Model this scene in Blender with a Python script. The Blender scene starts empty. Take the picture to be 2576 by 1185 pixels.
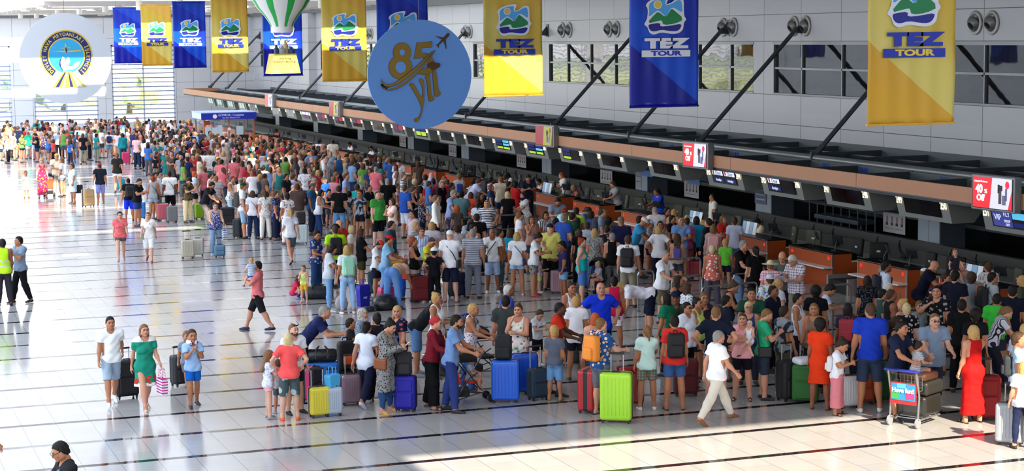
import bpy, bmesh, math, random
import numpy as np
from mathutils import Vector, Matrix, Euler
random.seed(5)
rng = np.random.default_rng(5)
PI = math.pi
S = bpy.context.scene
COL = S.collection

# ------------------------------------------------------------------ camera, sky, sun, exposure
FPX, IW, IH = 4679.123, 2576, 1185
CAM = np.array([0.0, 0.0, 6.808])
CR = np.array([0.9377064853589621, -0.3472603871844862, -0.010806054239326299])
CU = np.array([0.04725897551265255, 0.09667598784486202, 0.9941933124939609])
CF = np.array([0.3441992686645877, 0.9327721998787811, -0.10706487091507717])
cam = bpy.data.cameras.new('camera'); camo = bpy.data.objects.new('camera', cam); COL.objects.link(camo)
M4 = Matrix.Identity(4)
for i in range(3):
    M4[i][0] = CR[i]; M4[i][1] = CU[i]; M4[i][2] = -CF[i]; M4[i][3] = CAM[i]
camo.matrix_world = M4
cam.sensor_fit = 'HORIZONTAL'; cam.sensor_width = 36.0; cam.lens = FPX / IW * 36.0
cam.clip_start = 0.5; cam.clip_end = 900
S.camera = camo

S.view_settings.view_transform = 'Standard'; S.view_settings.look = 'None'
S.view_settings.gamma = 1.0; S.view_settings.use_curve_mapping = False
S.view_settings.exposure = -0.12
S.cycles.use_denoising = True
S.cycles.max_bounces = 6; S.cycles.diffuse_bounces = 4; S.cycles.glossy_bounces = 3
S.cycles.transmission_bounces = 4; S.cycles.transparent_max_bounces = 6
S.cycles.sample_clamp_indirect = 6.0; S.cycles.caustics_reflective = False; S.cycles.caustics_refractive = False

W = bpy.data.worlds.new('sky'); S.world = W; W.use_nodes = True
_n = W.node_tree; _bg = _n.nodes['Background']
_g = _n.nodes.new('ShaderNodeTexCoord'); _sx = _n.nodes.new('ShaderNodeSeparateXYZ'); _rmp = _n.nodes.new('ShaderNodeValToRGB')
_n.links.new(_g.outputs['Generated'], _sx.inputs[0]); _n.links.new(_sx.outputs['Z'], _rmp.inputs[0]); _n.links.new(_rmp.outputs[0], _bg.inputs[0])
_rmp.color_ramp.elements[0].position = 0.0; _rmp.color_ramp.elements[0].color = (1.0, 1.0, 1.0, 1)
_rmp.color_ramp.elements[1].position = 0.7; _rmp.color_ramp.elements[1].color = (0.62, 0.78, 1.0, 1)
_bg.inputs[1].default_value = 5.0

SUN_TAN = 0.80
sun = bpy.data.lights.new('sun', 'SUN'); suno = bpy.data.objects.new('sun', sun); COL.objects.link(suno)
sun.energy = 14.0; sun.angle = math.radians(0.9); sun.color = (1.0, 0.87, 0.66)
suno.rotation_euler = Vector((-0.08, 1.0, -SUN_TAN)).to_track_quat('-Z', 'Y').to_euler()

# ------------------------------------------------------------------ pixel -> place
def ray(x, y):
    return CF + CR * (x - IW / 2) / FPX - CU * (y - IH / 2) / FPX
def onz(x, y, z=0.0):
    d = ray(x, y); return CAM + d * (z - CAM[2]) / d[2]
def onx(x, y, X):
    d = ray(x, y); return CAM + d * X / d[0]
def ony(x, y, Y):
    d = ray(x, y); return CAM + d * Y / d[1]
def px(P):
    v = np.array(P, float) - CAM; d = v @ CF
    return IW / 2 + FPX * (v @ CR) / d, IH / 2 - FPX * (v @ CU) / d

# ------------------------------------------------------------------ materials
def s2l(c):
    if isinstance(c, str):
        c = c.lstrip('#')
        if len(c) == 3: c = ''.join(k * 2 for k in c)
        c = tuple(int(c[i:i + 2], 16) / 255 for i in (0, 2, 4))
    return tuple(k / 12.92 if k <= 0.04045 else ((k + 0.055) / 1.055) ** 2.4 for k in c)
MATS = {}
def mat(col, rough=0.6, metal=0.0, spec=0.5, emit=0.0, key=None, noise=0.0, nscale=8.0, bump=0.0, coat=0.0, sheen=0.0):
    k = ('m', col, rough, metal, spec, emit, noise, nscale, bump, coat)
    if k in MATS: return MATS[k]
    m = bpy.data.materials.new(key or ('m_' + str(col).strip('#'))); m.use_nodes = True
    nt = m.node_tree; b = nt.nodes['Principled BSDF']
    c = s2l(col)
    b.inputs['Base Color'].default_value = (*c, 1); b.inputs['Roughness'].default_value = rough
    b.inputs['Metallic'].default_value = metal; b.inputs['Specular IOR Level'].default_value = spec
    if coat: b.inputs['Coat Weight'].default_value = coat; b.inputs['Coat Roughness'].default_value = 0.05
    if emit:
        b.inputs['Emission Color'].default_value = (*c, 1); b.inputs['Emission Strength'].default_value = emit
    if noise or bump:
        tc = nt.nodes.new('ShaderNodeTexCoord'); nz = nt.nodes.new('ShaderNodeTexNoise'); nz.inputs['Scale'].default_value = nscale
        nt.links.new(tc.outputs['Object'], nz.inputs['Vector'])
        if noise:
            mx = nt.nodes.new('ShaderNodeMix'); mx.data_type = 'RGBA'
            mx.inputs[6].default_value = (*[min(1, v * (1 + noise)) for v in c], 1); mx.inputs[7].default_value = (*[v * (1 - noise) for v in c], 1)
            nt.links.new(nz.outputs['Fac'], mx.inputs[0]); nt.links.new(mx.outputs[2], b.inputs['Base Color'])
        if bump:
            bp = nt.nodes.new('ShaderNodeBump'); bp.inputs['Strength'].default_value = bump; bp.inputs['Distance'].default_value = 0.02
            nt.links.new(nz.outputs['Fac'], bp.inputs['Height']); nt.links.new(bp.outputs[0], b.inputs['Normal'])
    MATS[k] = m
    return m

def nodemat(name):
    m = bpy.data.materials.new(name); m.use_nodes = True
    return m, m.node_tree, m.node_tree.nodes['Principled BSDF']
def N(nt, typ, **kw):
    n = nt.nodes.new('ShaderNode' + typ)
    for k, v in kw.items(): setattr(n, k, v)
    return n
def mth(nt, op, a, b=None, c=None):
    n = nt.nodes.new('ShaderNodeMath'); n.operation = op
    for i, v in enumerate((a, b, c)):
        if v is None: continue
        if isinstance(v, (int, float)): n.inputs[i].default_value = v
        else: nt.links.new(v, n.inputs[i])
    return n.outputs[0]
def mixc(nt, f, a, b):
    n = nt.nodes.new('ShaderNodeMix'); n.data_type = 'RGBA'
    for i, v in ((0, f), (6, a), (7, b)):
        if isinstance(v, tuple): n.inputs[i].default_value = (*v, 1)
        elif isinstance(v, (int, float)): n.inputs[i].default_value = v
        else: nt.links.new(v, n.inputs[i])
    return n.outputs[2]

# fabric patterns: stripes, check, floral, print
def fabric(spec):
    """'c80000' plain, 'stripe:fff:223', 'vstripe:..', 'check:a:b', 'floral:a:b:c', 'camo:..'"""
    if spec in MATS: return MATS[spec]
    p = spec.split(':')
    if len(p) == 1:
        m = mat(spec, rough=0.85, spec=0.15, noise=0.10, nscale=6.0, bump=0.35, key='fabric_' + spec)
        MATS[spec] = m; return m
    kind, cs = p[0], [s2l(c) for c in p[1:]]
    m, nt, b = nodemat('fabric_' + kind)
    b.inputs['Roughness'].default_value = 0.85; b.inputs['Specular IOR Level'].default_value = 0.15
    tc = N(nt, 'TexCoord'); sp = N(nt, 'SeparateXYZ'); nt.links.new(tc.outputs['Object'], sp.inputs[0])
    def band(o, period, duty):
        return mth(nt, 'LESS_THAN', mth(nt, 'FRACT', mth(nt, 'MULTIPLY', o, 1 / period)), duty)
    if kind == 'stripe': col = mixc(nt, band(sp.outputs['Z'], 0.055, 0.45), cs[0], cs[1])
    elif kind == 'fine': col = mixc(nt, band(sp.outputs['Z'], 0.03, 0.4), cs[0], cs[1])
    elif kind == 'vstripe': col = mixc(nt, band(sp.outputs['X'], 0.05, 0.4), cs[0], cs[1])
    elif kind == 'bands':
        Z = sp.outputs['Z']; f1 = mth(nt, 'LESS_THAN', mth(nt, 'ABSOLUTE', mth(nt, 'SUBTRACT', Z, 1.06)), 0.022); f2 = mth(nt, 'LESS_THAN', mth(nt, 'ABSOLUTE', mth(nt, 'SUBTRACT', mth(nt, 'ADD', Z, mth(nt, 'MULTIPLY', mth(nt, 'ABSOLUTE', sp.outputs['X']), -0.5)), 1.16)), 0.022)
        col = mixc(nt, mth(nt, 'MAXIMUM', f1, f2), cs[0], cs[1])
    elif kind == 'hem':
        v = N(nt, 'TexVoronoi'); v.inputs['Scale'].default_value = 11; nt.links.new(tc.outputs['Object'], v.inputs['Vector'])
        Z = sp.outputs['Z']; fl = mth(nt, 'MULTIPLY', mth(nt, 'LESS_THAN', v.outputs['Distance'], 0.52), mth(nt, 'LESS_THAN', Z, 0.74))
        fl = mth(nt, 'MULTIPLY', fl, mth(nt, 'GREATER_THAN', Z, 0.58))
        edge = mth(nt, 'MAXIMUM', mth(nt, 'LESS_THAN', Z, 0.60), mth(nt, 'GREATER_THAN', Z, 1.40))
        col = mixc(nt, fl, mixc(nt, edge, cs[0], cs[2]), cs[1])
    elif kind == 'check':
        a = band(sp.outputs['Z'], 0.06, 0.35); c = band(sp.outputs['X'], 0.06, 0.35)
        col = mixc(nt, mth(nt, 'MULTIPLY', mth(nt, 'ADD', a, c), 0.5), cs[0], cs[1])
    else:
        v = N(nt, 'TexVoronoi'); v.inputs['Scale'].default_value = {'floral': 16, 'print': 34, 'camo': 10, 'blot': 7}.get(kind, 16)
        nt.links.new(tc.outputs['Object'], v.inputs['Vector'])
        s2 = N(nt, 'SeparateColor'); nt.links.new(v.outputs['Color'], s2.inputs[0])
        if kind == 'camo': f = mth(nt, 'GREATER_THAN', s2.outputs[0], 0.5)
        else: f = mth(nt, 'MULTIPLY', mth(nt, 'GREATER_THAN', s2.outputs[0], 0.45), mth(nt, 'LESS_THAN', v.outputs['Distance'], 0.45))
        col = mixc(nt, f, cs[0], cs[1])
        if len(cs) > 2: col = mixc(nt, mth(nt, 'MULTIPLY', f, mth(nt, 'GREATER_THAN', s2.outputs[1], 0.5)), col, cs[2])
    nt.links.new(col, b.inputs['Base Color'])
    MATS[spec] = m
    return m

# ------------------------------------------------------------------ mesh helpers
class MB:
    def __init__(s): s.v = []; s.f = []; s.m = []
    def add(s, vs, fs, mi=0):
        o = len(s.v); s.v += [tuple(map(float, v)) for v in vs]; s.f += [tuple(i + o for i in f) for f in fs]; s.m += [mi] * len(fs); return s
    def box(s, x0, x1, y0, y1, z0, z1, mi=0, M=None):
        vs = [(x, y, z) for z in (z0, z1) for y in (y0, y1) for x in (x0, x1)]
        if M is not None: vs = [tuple(M @ Vector(v)) for v in vs]
        return s.add(vs, [(0, 2, 3, 1), (4, 5, 7, 6), (0, 1, 5, 4), (2, 6, 7, 3), (0, 4, 6, 2), (1, 3, 7, 5)], mi)
    def prism(s, pts, d, mi=0, M=None):
        """pts: 2D outline (x,z), extruded along y from 0 to d"""
        n = len(pts)
        vs = [(p[0], 0, p[1]) for p in pts] + [(p[0], d, p[1]) for p in pts]
        if M is not None: vs = [tuple(M @ Vector(v)) for v in vs]
        fs = [tuple(range(n)), tuple(range(2 * n - 1, n - 1, -1))] + [(i, i + n, (i + 1) % n + n, (i + 1) % n) for i in range(n)]
        return s.add(vs, fs, mi)
    def tube(s, pts, r, n=8, mi=0, cap=True, rs=None):
        P = [Vector(p) for p in pts]; rings = []
        prev = None
        for i, p in enumerate(P):
            t = (P[min(i + 1, len(P) - 1)] - P[max(i - 1, 0)]).normalized()
            if prev is None:
                a = Vector((0, 0, 1)) if abs(t.z) < 0.9 else Vector((1, 0, 0))
                u = t.cross(a).normalized()
            else: u = (prev - t * prev.dot(t)).normalized()
            w = t.cross(u); prev = u
            rr = rs[i] if rs else r
            rings.append([p + u * rr * math.cos(2 * PI * k / n) + w * rr * math.sin(2 * PI * k / n) for k in range(n)])
        vs = [v for R in rings for v in R]; fs = []
        for i in range(len(P) - 1):
            for k in range(n):
                a = i * n + k; b = i * n + (k + 1) % n; fs.append((a, b, b + n, a + n))
        if cap: fs += [tuple(range(n - 1, -1, -1)), tuple(range((len(P) - 1) * n, len(P) * n))]
        return s.add(vs, fs, mi)
    def lathe(s, prof, n=16, mi=0, M=None):
        """prof: (r,z) list"""
        vs = []; fs = []
        for r, z in prof:
            for k in range(n): vs.append((r * math.cos(2 * PI * k / n), r * math.sin(2 * PI * k / n), z))
        if M is not None: vs = [tuple(M @ Vector(v)) for v in vs]
        for i in range(len(prof) - 1):
            for k in range(n):
                a = i * n + k; b = i * n + (k + 1) % n; fs.append((a, b, b + n, a + n))
        fs += [tuple(range(n - 1, -1, -1)), tuple(range((len(prof) - 1) * n, len(prof) * n))]
        return s.add(vs, fs, mi)
    def rbox(s, x0, x1, y0, y1, z0, z1, r, mi=0, M=None, k=3):
        """box with rounded edges (superellipsoid corners) via bmesh bevel"""
        bm = bmesh.new()
        mm = Matrix.Translation(((x0 + x1) / 2, (y0 + y1) / 2, (z0 + z1) / 2)) @ Matrix.Diagonal((x1 - x0, y1 - y0, z1 - z0, 1))
        bmesh.ops.create_cube(bm, size=1, matrix=mm)
        bmesh.ops.bevel(bm, geom=bm.edges[:], offset=r, segments=k, profile=0.5, affect='EDGES')
        bm.verts.ensure_lookup_table()
        vs = [tuple((M @ v.co) if M is not None else v.co) for v in bm.verts]; fs = [tuple(v.index for v in f.verts) for f in bm.faces]
        bm.free(); return s.add(vs, fs, mi)
    def mesh(s, name, mats, smooth=False):
        me = bpy.data.meshes.new(name); me.from_pydata(s.v, [], s.f)
        for m in (mats if isinstance(mats, (list, tuple)) else [mats]): me.materials.append(m)
        if any(s.m): me.polygons.foreach_set('material_index', s.m)
        if smooth: me.polygons.foreach_set('use_smooth', [True] * len(s.f))
        me.update(); return me
    def build(s, name, mats, parent=None, smooth=False, loc=None):
        o = bpy.data.objects.new(name, s.mesh(name, mats, smooth)); COL.objects.link(o)
        if smooth == 'auto':
            pass
        if parent is not None: o.parent = parent
        if loc is not None: o.location = loc
        return o
def smooth_angle(o, deg=35):
    me = o.data; me.polygons.foreach_set('use_smooth', [True] * len(me.polygons))
    bm = bmesh.new(); bm.from_mesh(me); 
    for e in bm.edges:
        if len(e.link_faces) == 2 and e.calc_face_angle(0) > math.radians(deg): e.smooth = False
    bm.to_mesh(me); bm.free()
    return o
def tag(o, label=None, cat=None, group=None, kind=None):
    if label: o['label'] = label
    if cat: o['category'] = cat
    if group: o['group'] = group
    if kind: o['kind'] = kind
    return o
def thing(name, label, cat, loc=(0, 0, 0), rz=0.0, group=None):
    o = bpy.data.objects.new(name, None); COL.objects.link(o); o.location = loc; o.rotation_euler = (0, 0, rz)
    o.empty_display_size = 0.1
    return tag(o, label, cat, group)
def copy_tree(o, parent=None):
    c = o.copy(); COL.objects.link(c); c.parent = parent
    for ch in list(o.children): copy_tree(ch, c)
    return c
def struct(o): o['kind'] = 'structure'; return o
def text(body, name, size, material, parent=None, M=None, ext=0.004, align='CENTER', sx=1.0, bold=0.0):
    cu = bpy.data.curves.new(name, 'FONT'); cu.body = body; cu.size = size; cu.extrude = ext; cu.align_x = align; cu.align_y = 'CENTER'
    cu.offset = bold; cu.resolution_u = 3
    cu.materials.append(material)
    t_ = bpy.data.objects.new('t', cu); COL.objects.link(t_)
    me = bpy.data.meshes.new_from_object(t_.evaluated_get(bpy.context.evaluated_depsgraph_get())); bpy.data.objects.remove(t_); me.name = name
    if not me.materials: me.materials.append(material)
    o = bpy.data.objects.new(name, me); COL.objects.link(o)
    if parent is not None: o.parent = parent
    mm = M if M is not None else Matrix.Identity(4)
    o.matrix_local = mm @ Matrix.Diagonal((sx, 1, 1, 1))
    return o
def face_m(origin, right, up):
    """matrix whose local x=right, y=up, z=right x up (towards viewer)"""
    r = Vector(right).normalized(); u = Vector(up).normalized(); n = r.cross(u)
    m = Matrix.Identity(4)
    for i in range(3): m[i][0] = r[i]; m[i][1] = u[i]; m[i][2] = n[i]; m[i][3] = origin[i]
    return m
# ================================================================== THE HALL
XR, XL, YE, ZC = 32.0, -14.0, 145.0, 8.9
STEEL = mat('#5b6063', 0.4, 0.6); DARK = mat('#17191c', 0.35); ALU = mat('#b9bcbd', 0.35, 0.7)
GREYP = mat('#4b5157', 0.55); LGREY = mat('#8b9196', 0.5)

# floor --------------------------------------------------------
def floor_mat():
    m, nt, b = nodemat('floor_tiles')
    g = N(nt, 'NewGeometry'); sp = N(nt, 'SeparateXYZ'); nt.links.new(g.outputs['Position'], sp.inputs[0])
    X, Y = sp.outputs['X'], sp.outputs['Y']
    v = mth(nt, 'FRACT', mth(nt, 'MULTIPLY', mth(nt, 'SUBTRACT', Y, 35.306 - 0.08 - 1.8055 * 40), 1 / 1.8055))
    strip = mth(nt, 'LESS_THAN', v, 0.088)
    t = mth(nt, 'MULTIPLY', mth(nt, 'SUBTRACT', v, 0.088), 3 / 0.912)
    ft = mth(nt, 'FRACT', t)
    thin = mth(nt, 'LESS_THAN', ft, 0.014)
    xf = mth(nt, 'FRACT', mth(nt, 'MULTIPLY', mth(nt, 'SUBTRACT', X, 3.038 - 0.6 * 60), 1 / 0.6))
    xj = mth(nt, 'LESS_THAN', mth(nt, 'ABSOLUTE', mth(nt, 'SUBTRACT', xf, 0.5)), 2.0)
    xj = mth(nt, 'LESS_THAN', xf, 0.017)
    # per tile tone
    wn = N(nt, 'TexWhiteNoise'); cv = N(nt, 'CombineXYZ')
    nt.links.new(mth(nt, 'FLOOR', mth(nt, 'MULTIPLY', mth(nt, 'SUBTRACT', X, 3.038), 1 / 0.6)), cv.inputs[0])
    nt.links.new(mth(nt, 'FLOOR', mth(nt, 'ADD', mth(nt, 'MULTIPLY', Y, 3 / 1.8055), 0.2)), cv.inputs[1]); nt.links.new(cv.outputs[0], wn.inputs['Vector'])
    tone = mixc(nt, wn.outputs['Value'], s2l('#aeacac'), s2l('#b6b4b4'))
    nz = N(nt, 'TexNoise'); nz.inputs['Scale'].default_value = 0.35; nt.links.new(g.outputs['Position'], nz.inputs['Vector'])
    tone = mixc(nt, mth(nt, 'MULTIPLY', nz.outputs['Fac'], 0.25), tone, s2l('#a9a5a3'))
    col = mixc(nt, thin, tone, s2l('#9c9a9a')); col = mixc(nt, xj, col, s2l('#77747a')); col = mixc(nt, strip, col, s2l('#241d20'))
    nt.links.new(col, b.inputs['Base Color'])
    nt.links.new(mth(nt, 'MULTIPLY', mth(nt, 'ADD', mth(nt, 'MULTIPLY', nz.outputs['Fac'], 0.10), 0.09), mth(nt, 'SUBTRACT', 1.0, mth(nt, 'MULTIPLY', strip, 0.6))), b.inputs['Roughness'])
    b.inputs['Specular IOR Level'].default_value = 0.55
    n2 = N(nt, 'TexNoise'); n2.inputs['Scale'].default_value = 1.6; nt.links.new(g.outputs['Position'], n2.inputs['Vector'])
    bp = N(nt, 'Bump'); bp.inputs['Strength'].default_value = 0.06; bp.inputs['Distance'].default_value = 0.02
    nt.links.new(n2.outputs['Fac'], bp.inputs['Height']); nt.links.new(bp.outputs[0], b.inputs['Normal'])
    return m
struct(MB().box(XL - 1, XR + 3, -6, YE + 2, -0.3, 0.0).build('floor', floor_mat()))
# outside ground, trees and hills beyond the end windows
struct(MB().box(-260, 260, YE + 2, 520, -0.6, -0.3).build('outside_ground', mat('#b9c09c', 0.9, noise=0.3, nscale=0.05)))
struct(MB().box(-120, 120, YE + 14, YE + 26, -0.3, -0.25).build('outside_street', mat('#8f8f92', 0.9)))

# wall panels: joints along Y at 2.72 pitch and at given heights ----
def panel_mat(name, base, seam, axis='Y', off=46.6, pitch=2.72, zs=(1.2, 2.37, 3.55, 4.59, 6.49, 7.44), rough=0.35):
    m, nt, b = nodemat(name)
    g = N(nt, 'NewGeometry'); sp = N(nt, 'SeparateXYZ'); nt.links.new(g.outputs['Position'], sp.inputs[0])
    A = sp.outputs[axis]; Z = sp.outputs['Z']
    f = mth(nt, 'FRACT', mth(nt, 'MULTIPLY', mth(nt, 'SUBTRACT', A, off - pitch * 60 - 0.013), 1 / pitch))
    j = mth(nt, 'LESS_THAN', f, 0.026 / pitch)
    for z in zs: j = mth(nt, 'MAXIMUM', j, mth(nt, 'LESS_THAN', mth(nt, 'ABSOLUTE', mth(nt, 'SUBTRACT', Z, z)), 0.012))
    wn = N(nt, 'TexWhiteNoise'); cv = N(nt, 'CombineXYZ')
    nt.links.new(mth(nt, 'FLOOR', mth(nt, 'MULTIPLY', mth(nt, 'SUBTRACT', A, off), 1 / pitch)), cv.inputs[0])
    nt.links.new(mth(nt, 'FLOOR', Z), cv.inputs[1]); nt.links.new(cv.outputs[0], wn.inputs['Vector'])
    c = s2l(base); c2 = tuple(k * 0.94 for k in c)
    col = mixc(nt, j, mixc(nt, wn.outputs['Value'], c, c2), s2l(seam))
    nt.links.new(col, b.inputs['Base Color']); b.inputs['Roughness'].default_value = rough
    return m
PAN = panel_mat('wall_panels', '#d2d4d9', '#55585c')
PANE = panel_mat('end_wall_panels', '#dcdee2', '#777', axis='X', off=0.0, pitch=1.36, zs=(1.15, 2.3, 3.45, 4.6, 5.75, 6.9))
glass_wall, ntg, bg_ = nodemat('dark_mirror_glass')
bg_.inputs['Base Color'].default_value = (0.012, 0.013, 0.015, 1); bg_.inputs['Roughness'].default_value = 0.03
bg_.inputs['Specular IOR Level'].default_value = 0.5
_g2 = N(ntg, 'NewGeometry'); _w = N(ntg, 'TexNoise'); _w.inputs['Scale'].default_value = 0.8; ntg.links.new(_g2.outputs['Position'], _w.inputs['Vector'])
_b2 = N(ntg, 'Bump'); _b2.inputs['Strength'].default_value = 0.12; _b2.inputs['Distance'].default_value = 0.05
ntg.links.new(_w.outputs['Fac'], _b2.inputs['Height']); ntg.links.new(_b2.outputs[0], bg_.inputs['Normal'])

WINS = [(34.0, 59.5), (61.0, 81.5), (83.2, 92.3), (94.6, 124.0), (131.0, 142.5)]
ZW0, ZW1 = 4.60, 6.47
def side_wall(name, X, sgn):
    w = MB(); x0, x1 = (X, X + 0.5) if sgn > 0 else (X - 0.5, X)
    if sgn < 0:     # the entrance side: closed below, unseen opening between posts added to light the opposite wall
        w.box(x0, x1, 20, YE, 0, 5.6)
        w.box(x0, x1, 92, YE, 5.6, 8.46)
        for yy in np.arange(20, 92, 8.4): w.box(x0, x1, yy - .3, yy + .3, 5.6, 8.46)
        return struct(w.build(name, PAN))
    w.box(x0, x1, 20, YE, 0, ZW0); w.box(x0, x1, 20, YE, ZW1, 8.46)
    y = 20
    for a, b in WINS + [(YE, YE)]:
        if a > y: w.box(x0, x1, y, a, ZW0, ZW1)
        y = b
    # pilaster
    xp = (X - 0.55, X) if sgn > 0 else (X, X + 0.55)
    w.box(xp[0], xp[1], 125.2, 130.0, 3.2, 8.46)
    return struct(w.build(name, PAN))
side_wall('wall_right', XR, 1); side_wall('wall_left', XL, -1)
FRW = mat('#8d9093', 0.35, 0.5); FRD = mat('#3a3d40', 0.4, 0.4)
wi = 0
for X, sgn in ((XR, 1),):
    for a, b in WINS:
        wi += 1
        e = thing('window_%d' % wi, None, None, (X, a, ZW0)); struct(e)
        L, Hh = b - a, ZW1 - ZW0; s = sgn
        fr = MB()
        def bx(y0, y1, z0, z1, d0=0.03, d1=0.16): fr.box(min(s * d0, s * d1), max(s * d0, s * d1), y0, y1, z0, z1)
        bx(0, L, 0, 0.06, -0.02); bx(0, L, Hh - 0.10, Hh, -0.02); bx(0, 0.05, 0, Hh, 0.0); bx(L - 0.05, L, 0, Hh, 0.0)
        bx(0, L, Hh / 2 - 0.035, Hh / 2 + 0.035)
        k0 = math.ceil((a - 46.6) / 2.72)
        yy = 46.6 + 2.72 * k0 - a
        while yy < L - 0.3:
            if yy > 0.3: bx(yy - 0.03, yy + 0.03, 0, Hh)
            yy += 2.72
        fr.build('window_frame', FRW, e)
        MB().box(min(s * .10, s * .12), max(s * .10, s * .12), 0, L, 0, Hh).build('pane', glass_wall, e)
        # room behind the pane is dark: a shallow lining
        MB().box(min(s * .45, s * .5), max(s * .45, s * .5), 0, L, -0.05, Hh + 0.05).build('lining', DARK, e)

# wall behind the gallery, put in to cut light from there, open near the top; side walls towards it
gw = MB(); gw.box(XL - .5, XR + .5, -6.5, -6, 0, 7.6); gw.box(XL - .5, XR + .5, -6.5, -6, 8.6, 9.1); struct(gw.build('wall_near', PAN))
struct(MB().box(XR, XR + .5, -6, 20, 0, 8.9).build('wall_right_near', PAN)); struct(MB().box(XL - .5, XL, -6, 20, 0, 8.9).build('wall_left_near', PAN))
# band between wall top and ceiling, ceiling, beams ----------------
struct(MB().box(XR - 0.35, XR + 0.5, 20, YE, 8.46, ZC + .3).build('trim_1', mat('#6d6f70', 0.6)))
struct(MB().box(XL - 0.5, XL + 0.35, 20, YE, 8.46, ZC + .3).build('trim_2', mat('#6d6f70', 0.6)))
CEIL = mat('#c9c4bd', 0.7)
# unseen roof openings, shaped so sun patches land on chosen spots; each entry: y0,y1,x0,x1
def slot(Yt, z0, z1): return Yt - (ZC - z0) / SUN_TAN, Yt - (ZC - z1) / SUN_TAN
SLOTS = []
BAN_Y = [23.9, 33.8, 42.0, 50.2, 58.5, 68.4, 75.0, 85.5, 93.5, 102.5]
SLOTS.append((*slot(42.05, 5.0, 6.3), 14.6, 17.0))
for Yt, z0, z1, xa, xb in ((52.73, 5.35, 6.3, 3.5, 8.6), (58.5, 6.15, 7.1, 2, 18), (68.4, 6.15, 7.05, 2, 19.5), (75.0, 6.2, 7.1, 0, 22), (85.5, 6.2, 7.15, -4, 22), (93.5, 6.3, 7.2, -4, 24), (102.5, 6.4, 7.4, -6, 24), (112, 6.0, 7.4, -6, 24), (121, 6.0, 7.4, -6, 24), (145, 2.3, 3.2, 13, 21), (145, 5.2, 7.0, 8, 16)):
    SLOTS.append((*slot(Yt, z0, z1), xa, xb))
SLOTS.append((22.3 - ZC / SUN_TAN, 28.5 - ZC / SUN_TAN, 9.5, 24.0))
SLOTS.sort()
co = MB(); cd = MB(); y = -6.0
# open strip added in the unseen roof to brighten the entrance side
def roof(x0, x1, y0, y1):
    if y1 > 88 >= y0 and y1 - y0 > .01 and y0 < 88: roof(x0, x1, y0, 88.0); roof(x0, x1, 88.0, y1); return
    if y0 < 58 < y1: roof(x0, x1, y0, 58.0); roof(x0, x1, 58.0, y1); return
    xm = 7.0 if y1 <= 58 else 14.0
    if y0 < 88 and x0 < xm < x1: roof(x0, xm, y0, y1); roof(xm, x1, y0, y1); return
    ce = cd if x1 <= xm or y0 >= 88 else co
    if y0 < 96 < y1: roof(x0, x1, y0, 96.0); roof(x0, x1, 96.0, y1); return
    xe = -.5 if y1 <= 58 else 2.5 if y1 <= 96 else 11.5
    ya, yb = max(y0, 4.0), min(y1, 143.0)
    if ya >= yb: ce.box(x0, x1, y0, y1, ZC, ZC + .25); return
    if y0 < ya: ce.box(x0, x1, y0, ya, ZC, ZC + .25)
    if y1 > yb: ce.box(x0, x1, yb, y1, ZC, ZC + .25)
    if x0 < -13: ce.box(x0, -13, ya, yb, ZC, ZC + .25)
    if x1 > xe: ce.box(max(x0, xe), x1, ya, yb, ZC, ZC + .25)
for y0, y1, xa, xb in SLOTS:
    if y0 > y: roof(XL - .5, XR + .5, y, y0)
    roof(XL - .5, xa, y0, y1); roof(xb, XR + .5, y0, y1)
    y = y1
roof(XL - .5, XR + .5, y, YE + .5)
struct(co.build('ceiling', CEIL))
# milky ceiling panels, added to brighten the hall and its floor reflections
dm, ntd, bd_ = nodemat('added_milky_panels'); ntd.nodes.remove(bd_)
_t = N(ntd, 'BsdfTranslucent'); _d = N(ntd, 'BsdfDiffuse'); _a = N(ntd, 'MixShader'); _t.inputs[0].default_value = (.38, .38, .39, 1); _d.inputs[0].default_value = (.6, .6, .6, 1); _a.inputs[0].default_value = .45
ntd.links.new(_d.outputs[0], _a.inputs[1]); ntd.links.new(_t.outputs[0], _a.inputs[2]); ntd.links.new(_a.outputs[0], ntd.nodes['Material Output'].inputs[0])
cd.f = cd.f[::6]; cd.m = cd.m[::6]; struct(cd.build('ceiling_panels', dm))
k = 0
for y in np.arange(104, 144.5, 3.0):
    k += 1
    b = MB(); b.box(XL, XR - .4, y - .07, y + .07, ZC - .22, ZC)
    for xx in np.arange(XL + 2, XR, 4): b.box(xx - .25, xx + .25, y - .22, y + .22, ZC - .3, ZC - .2)
    struct(b.build('ceiling_beam', mat('#b9b4ad', 0.6)))
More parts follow.
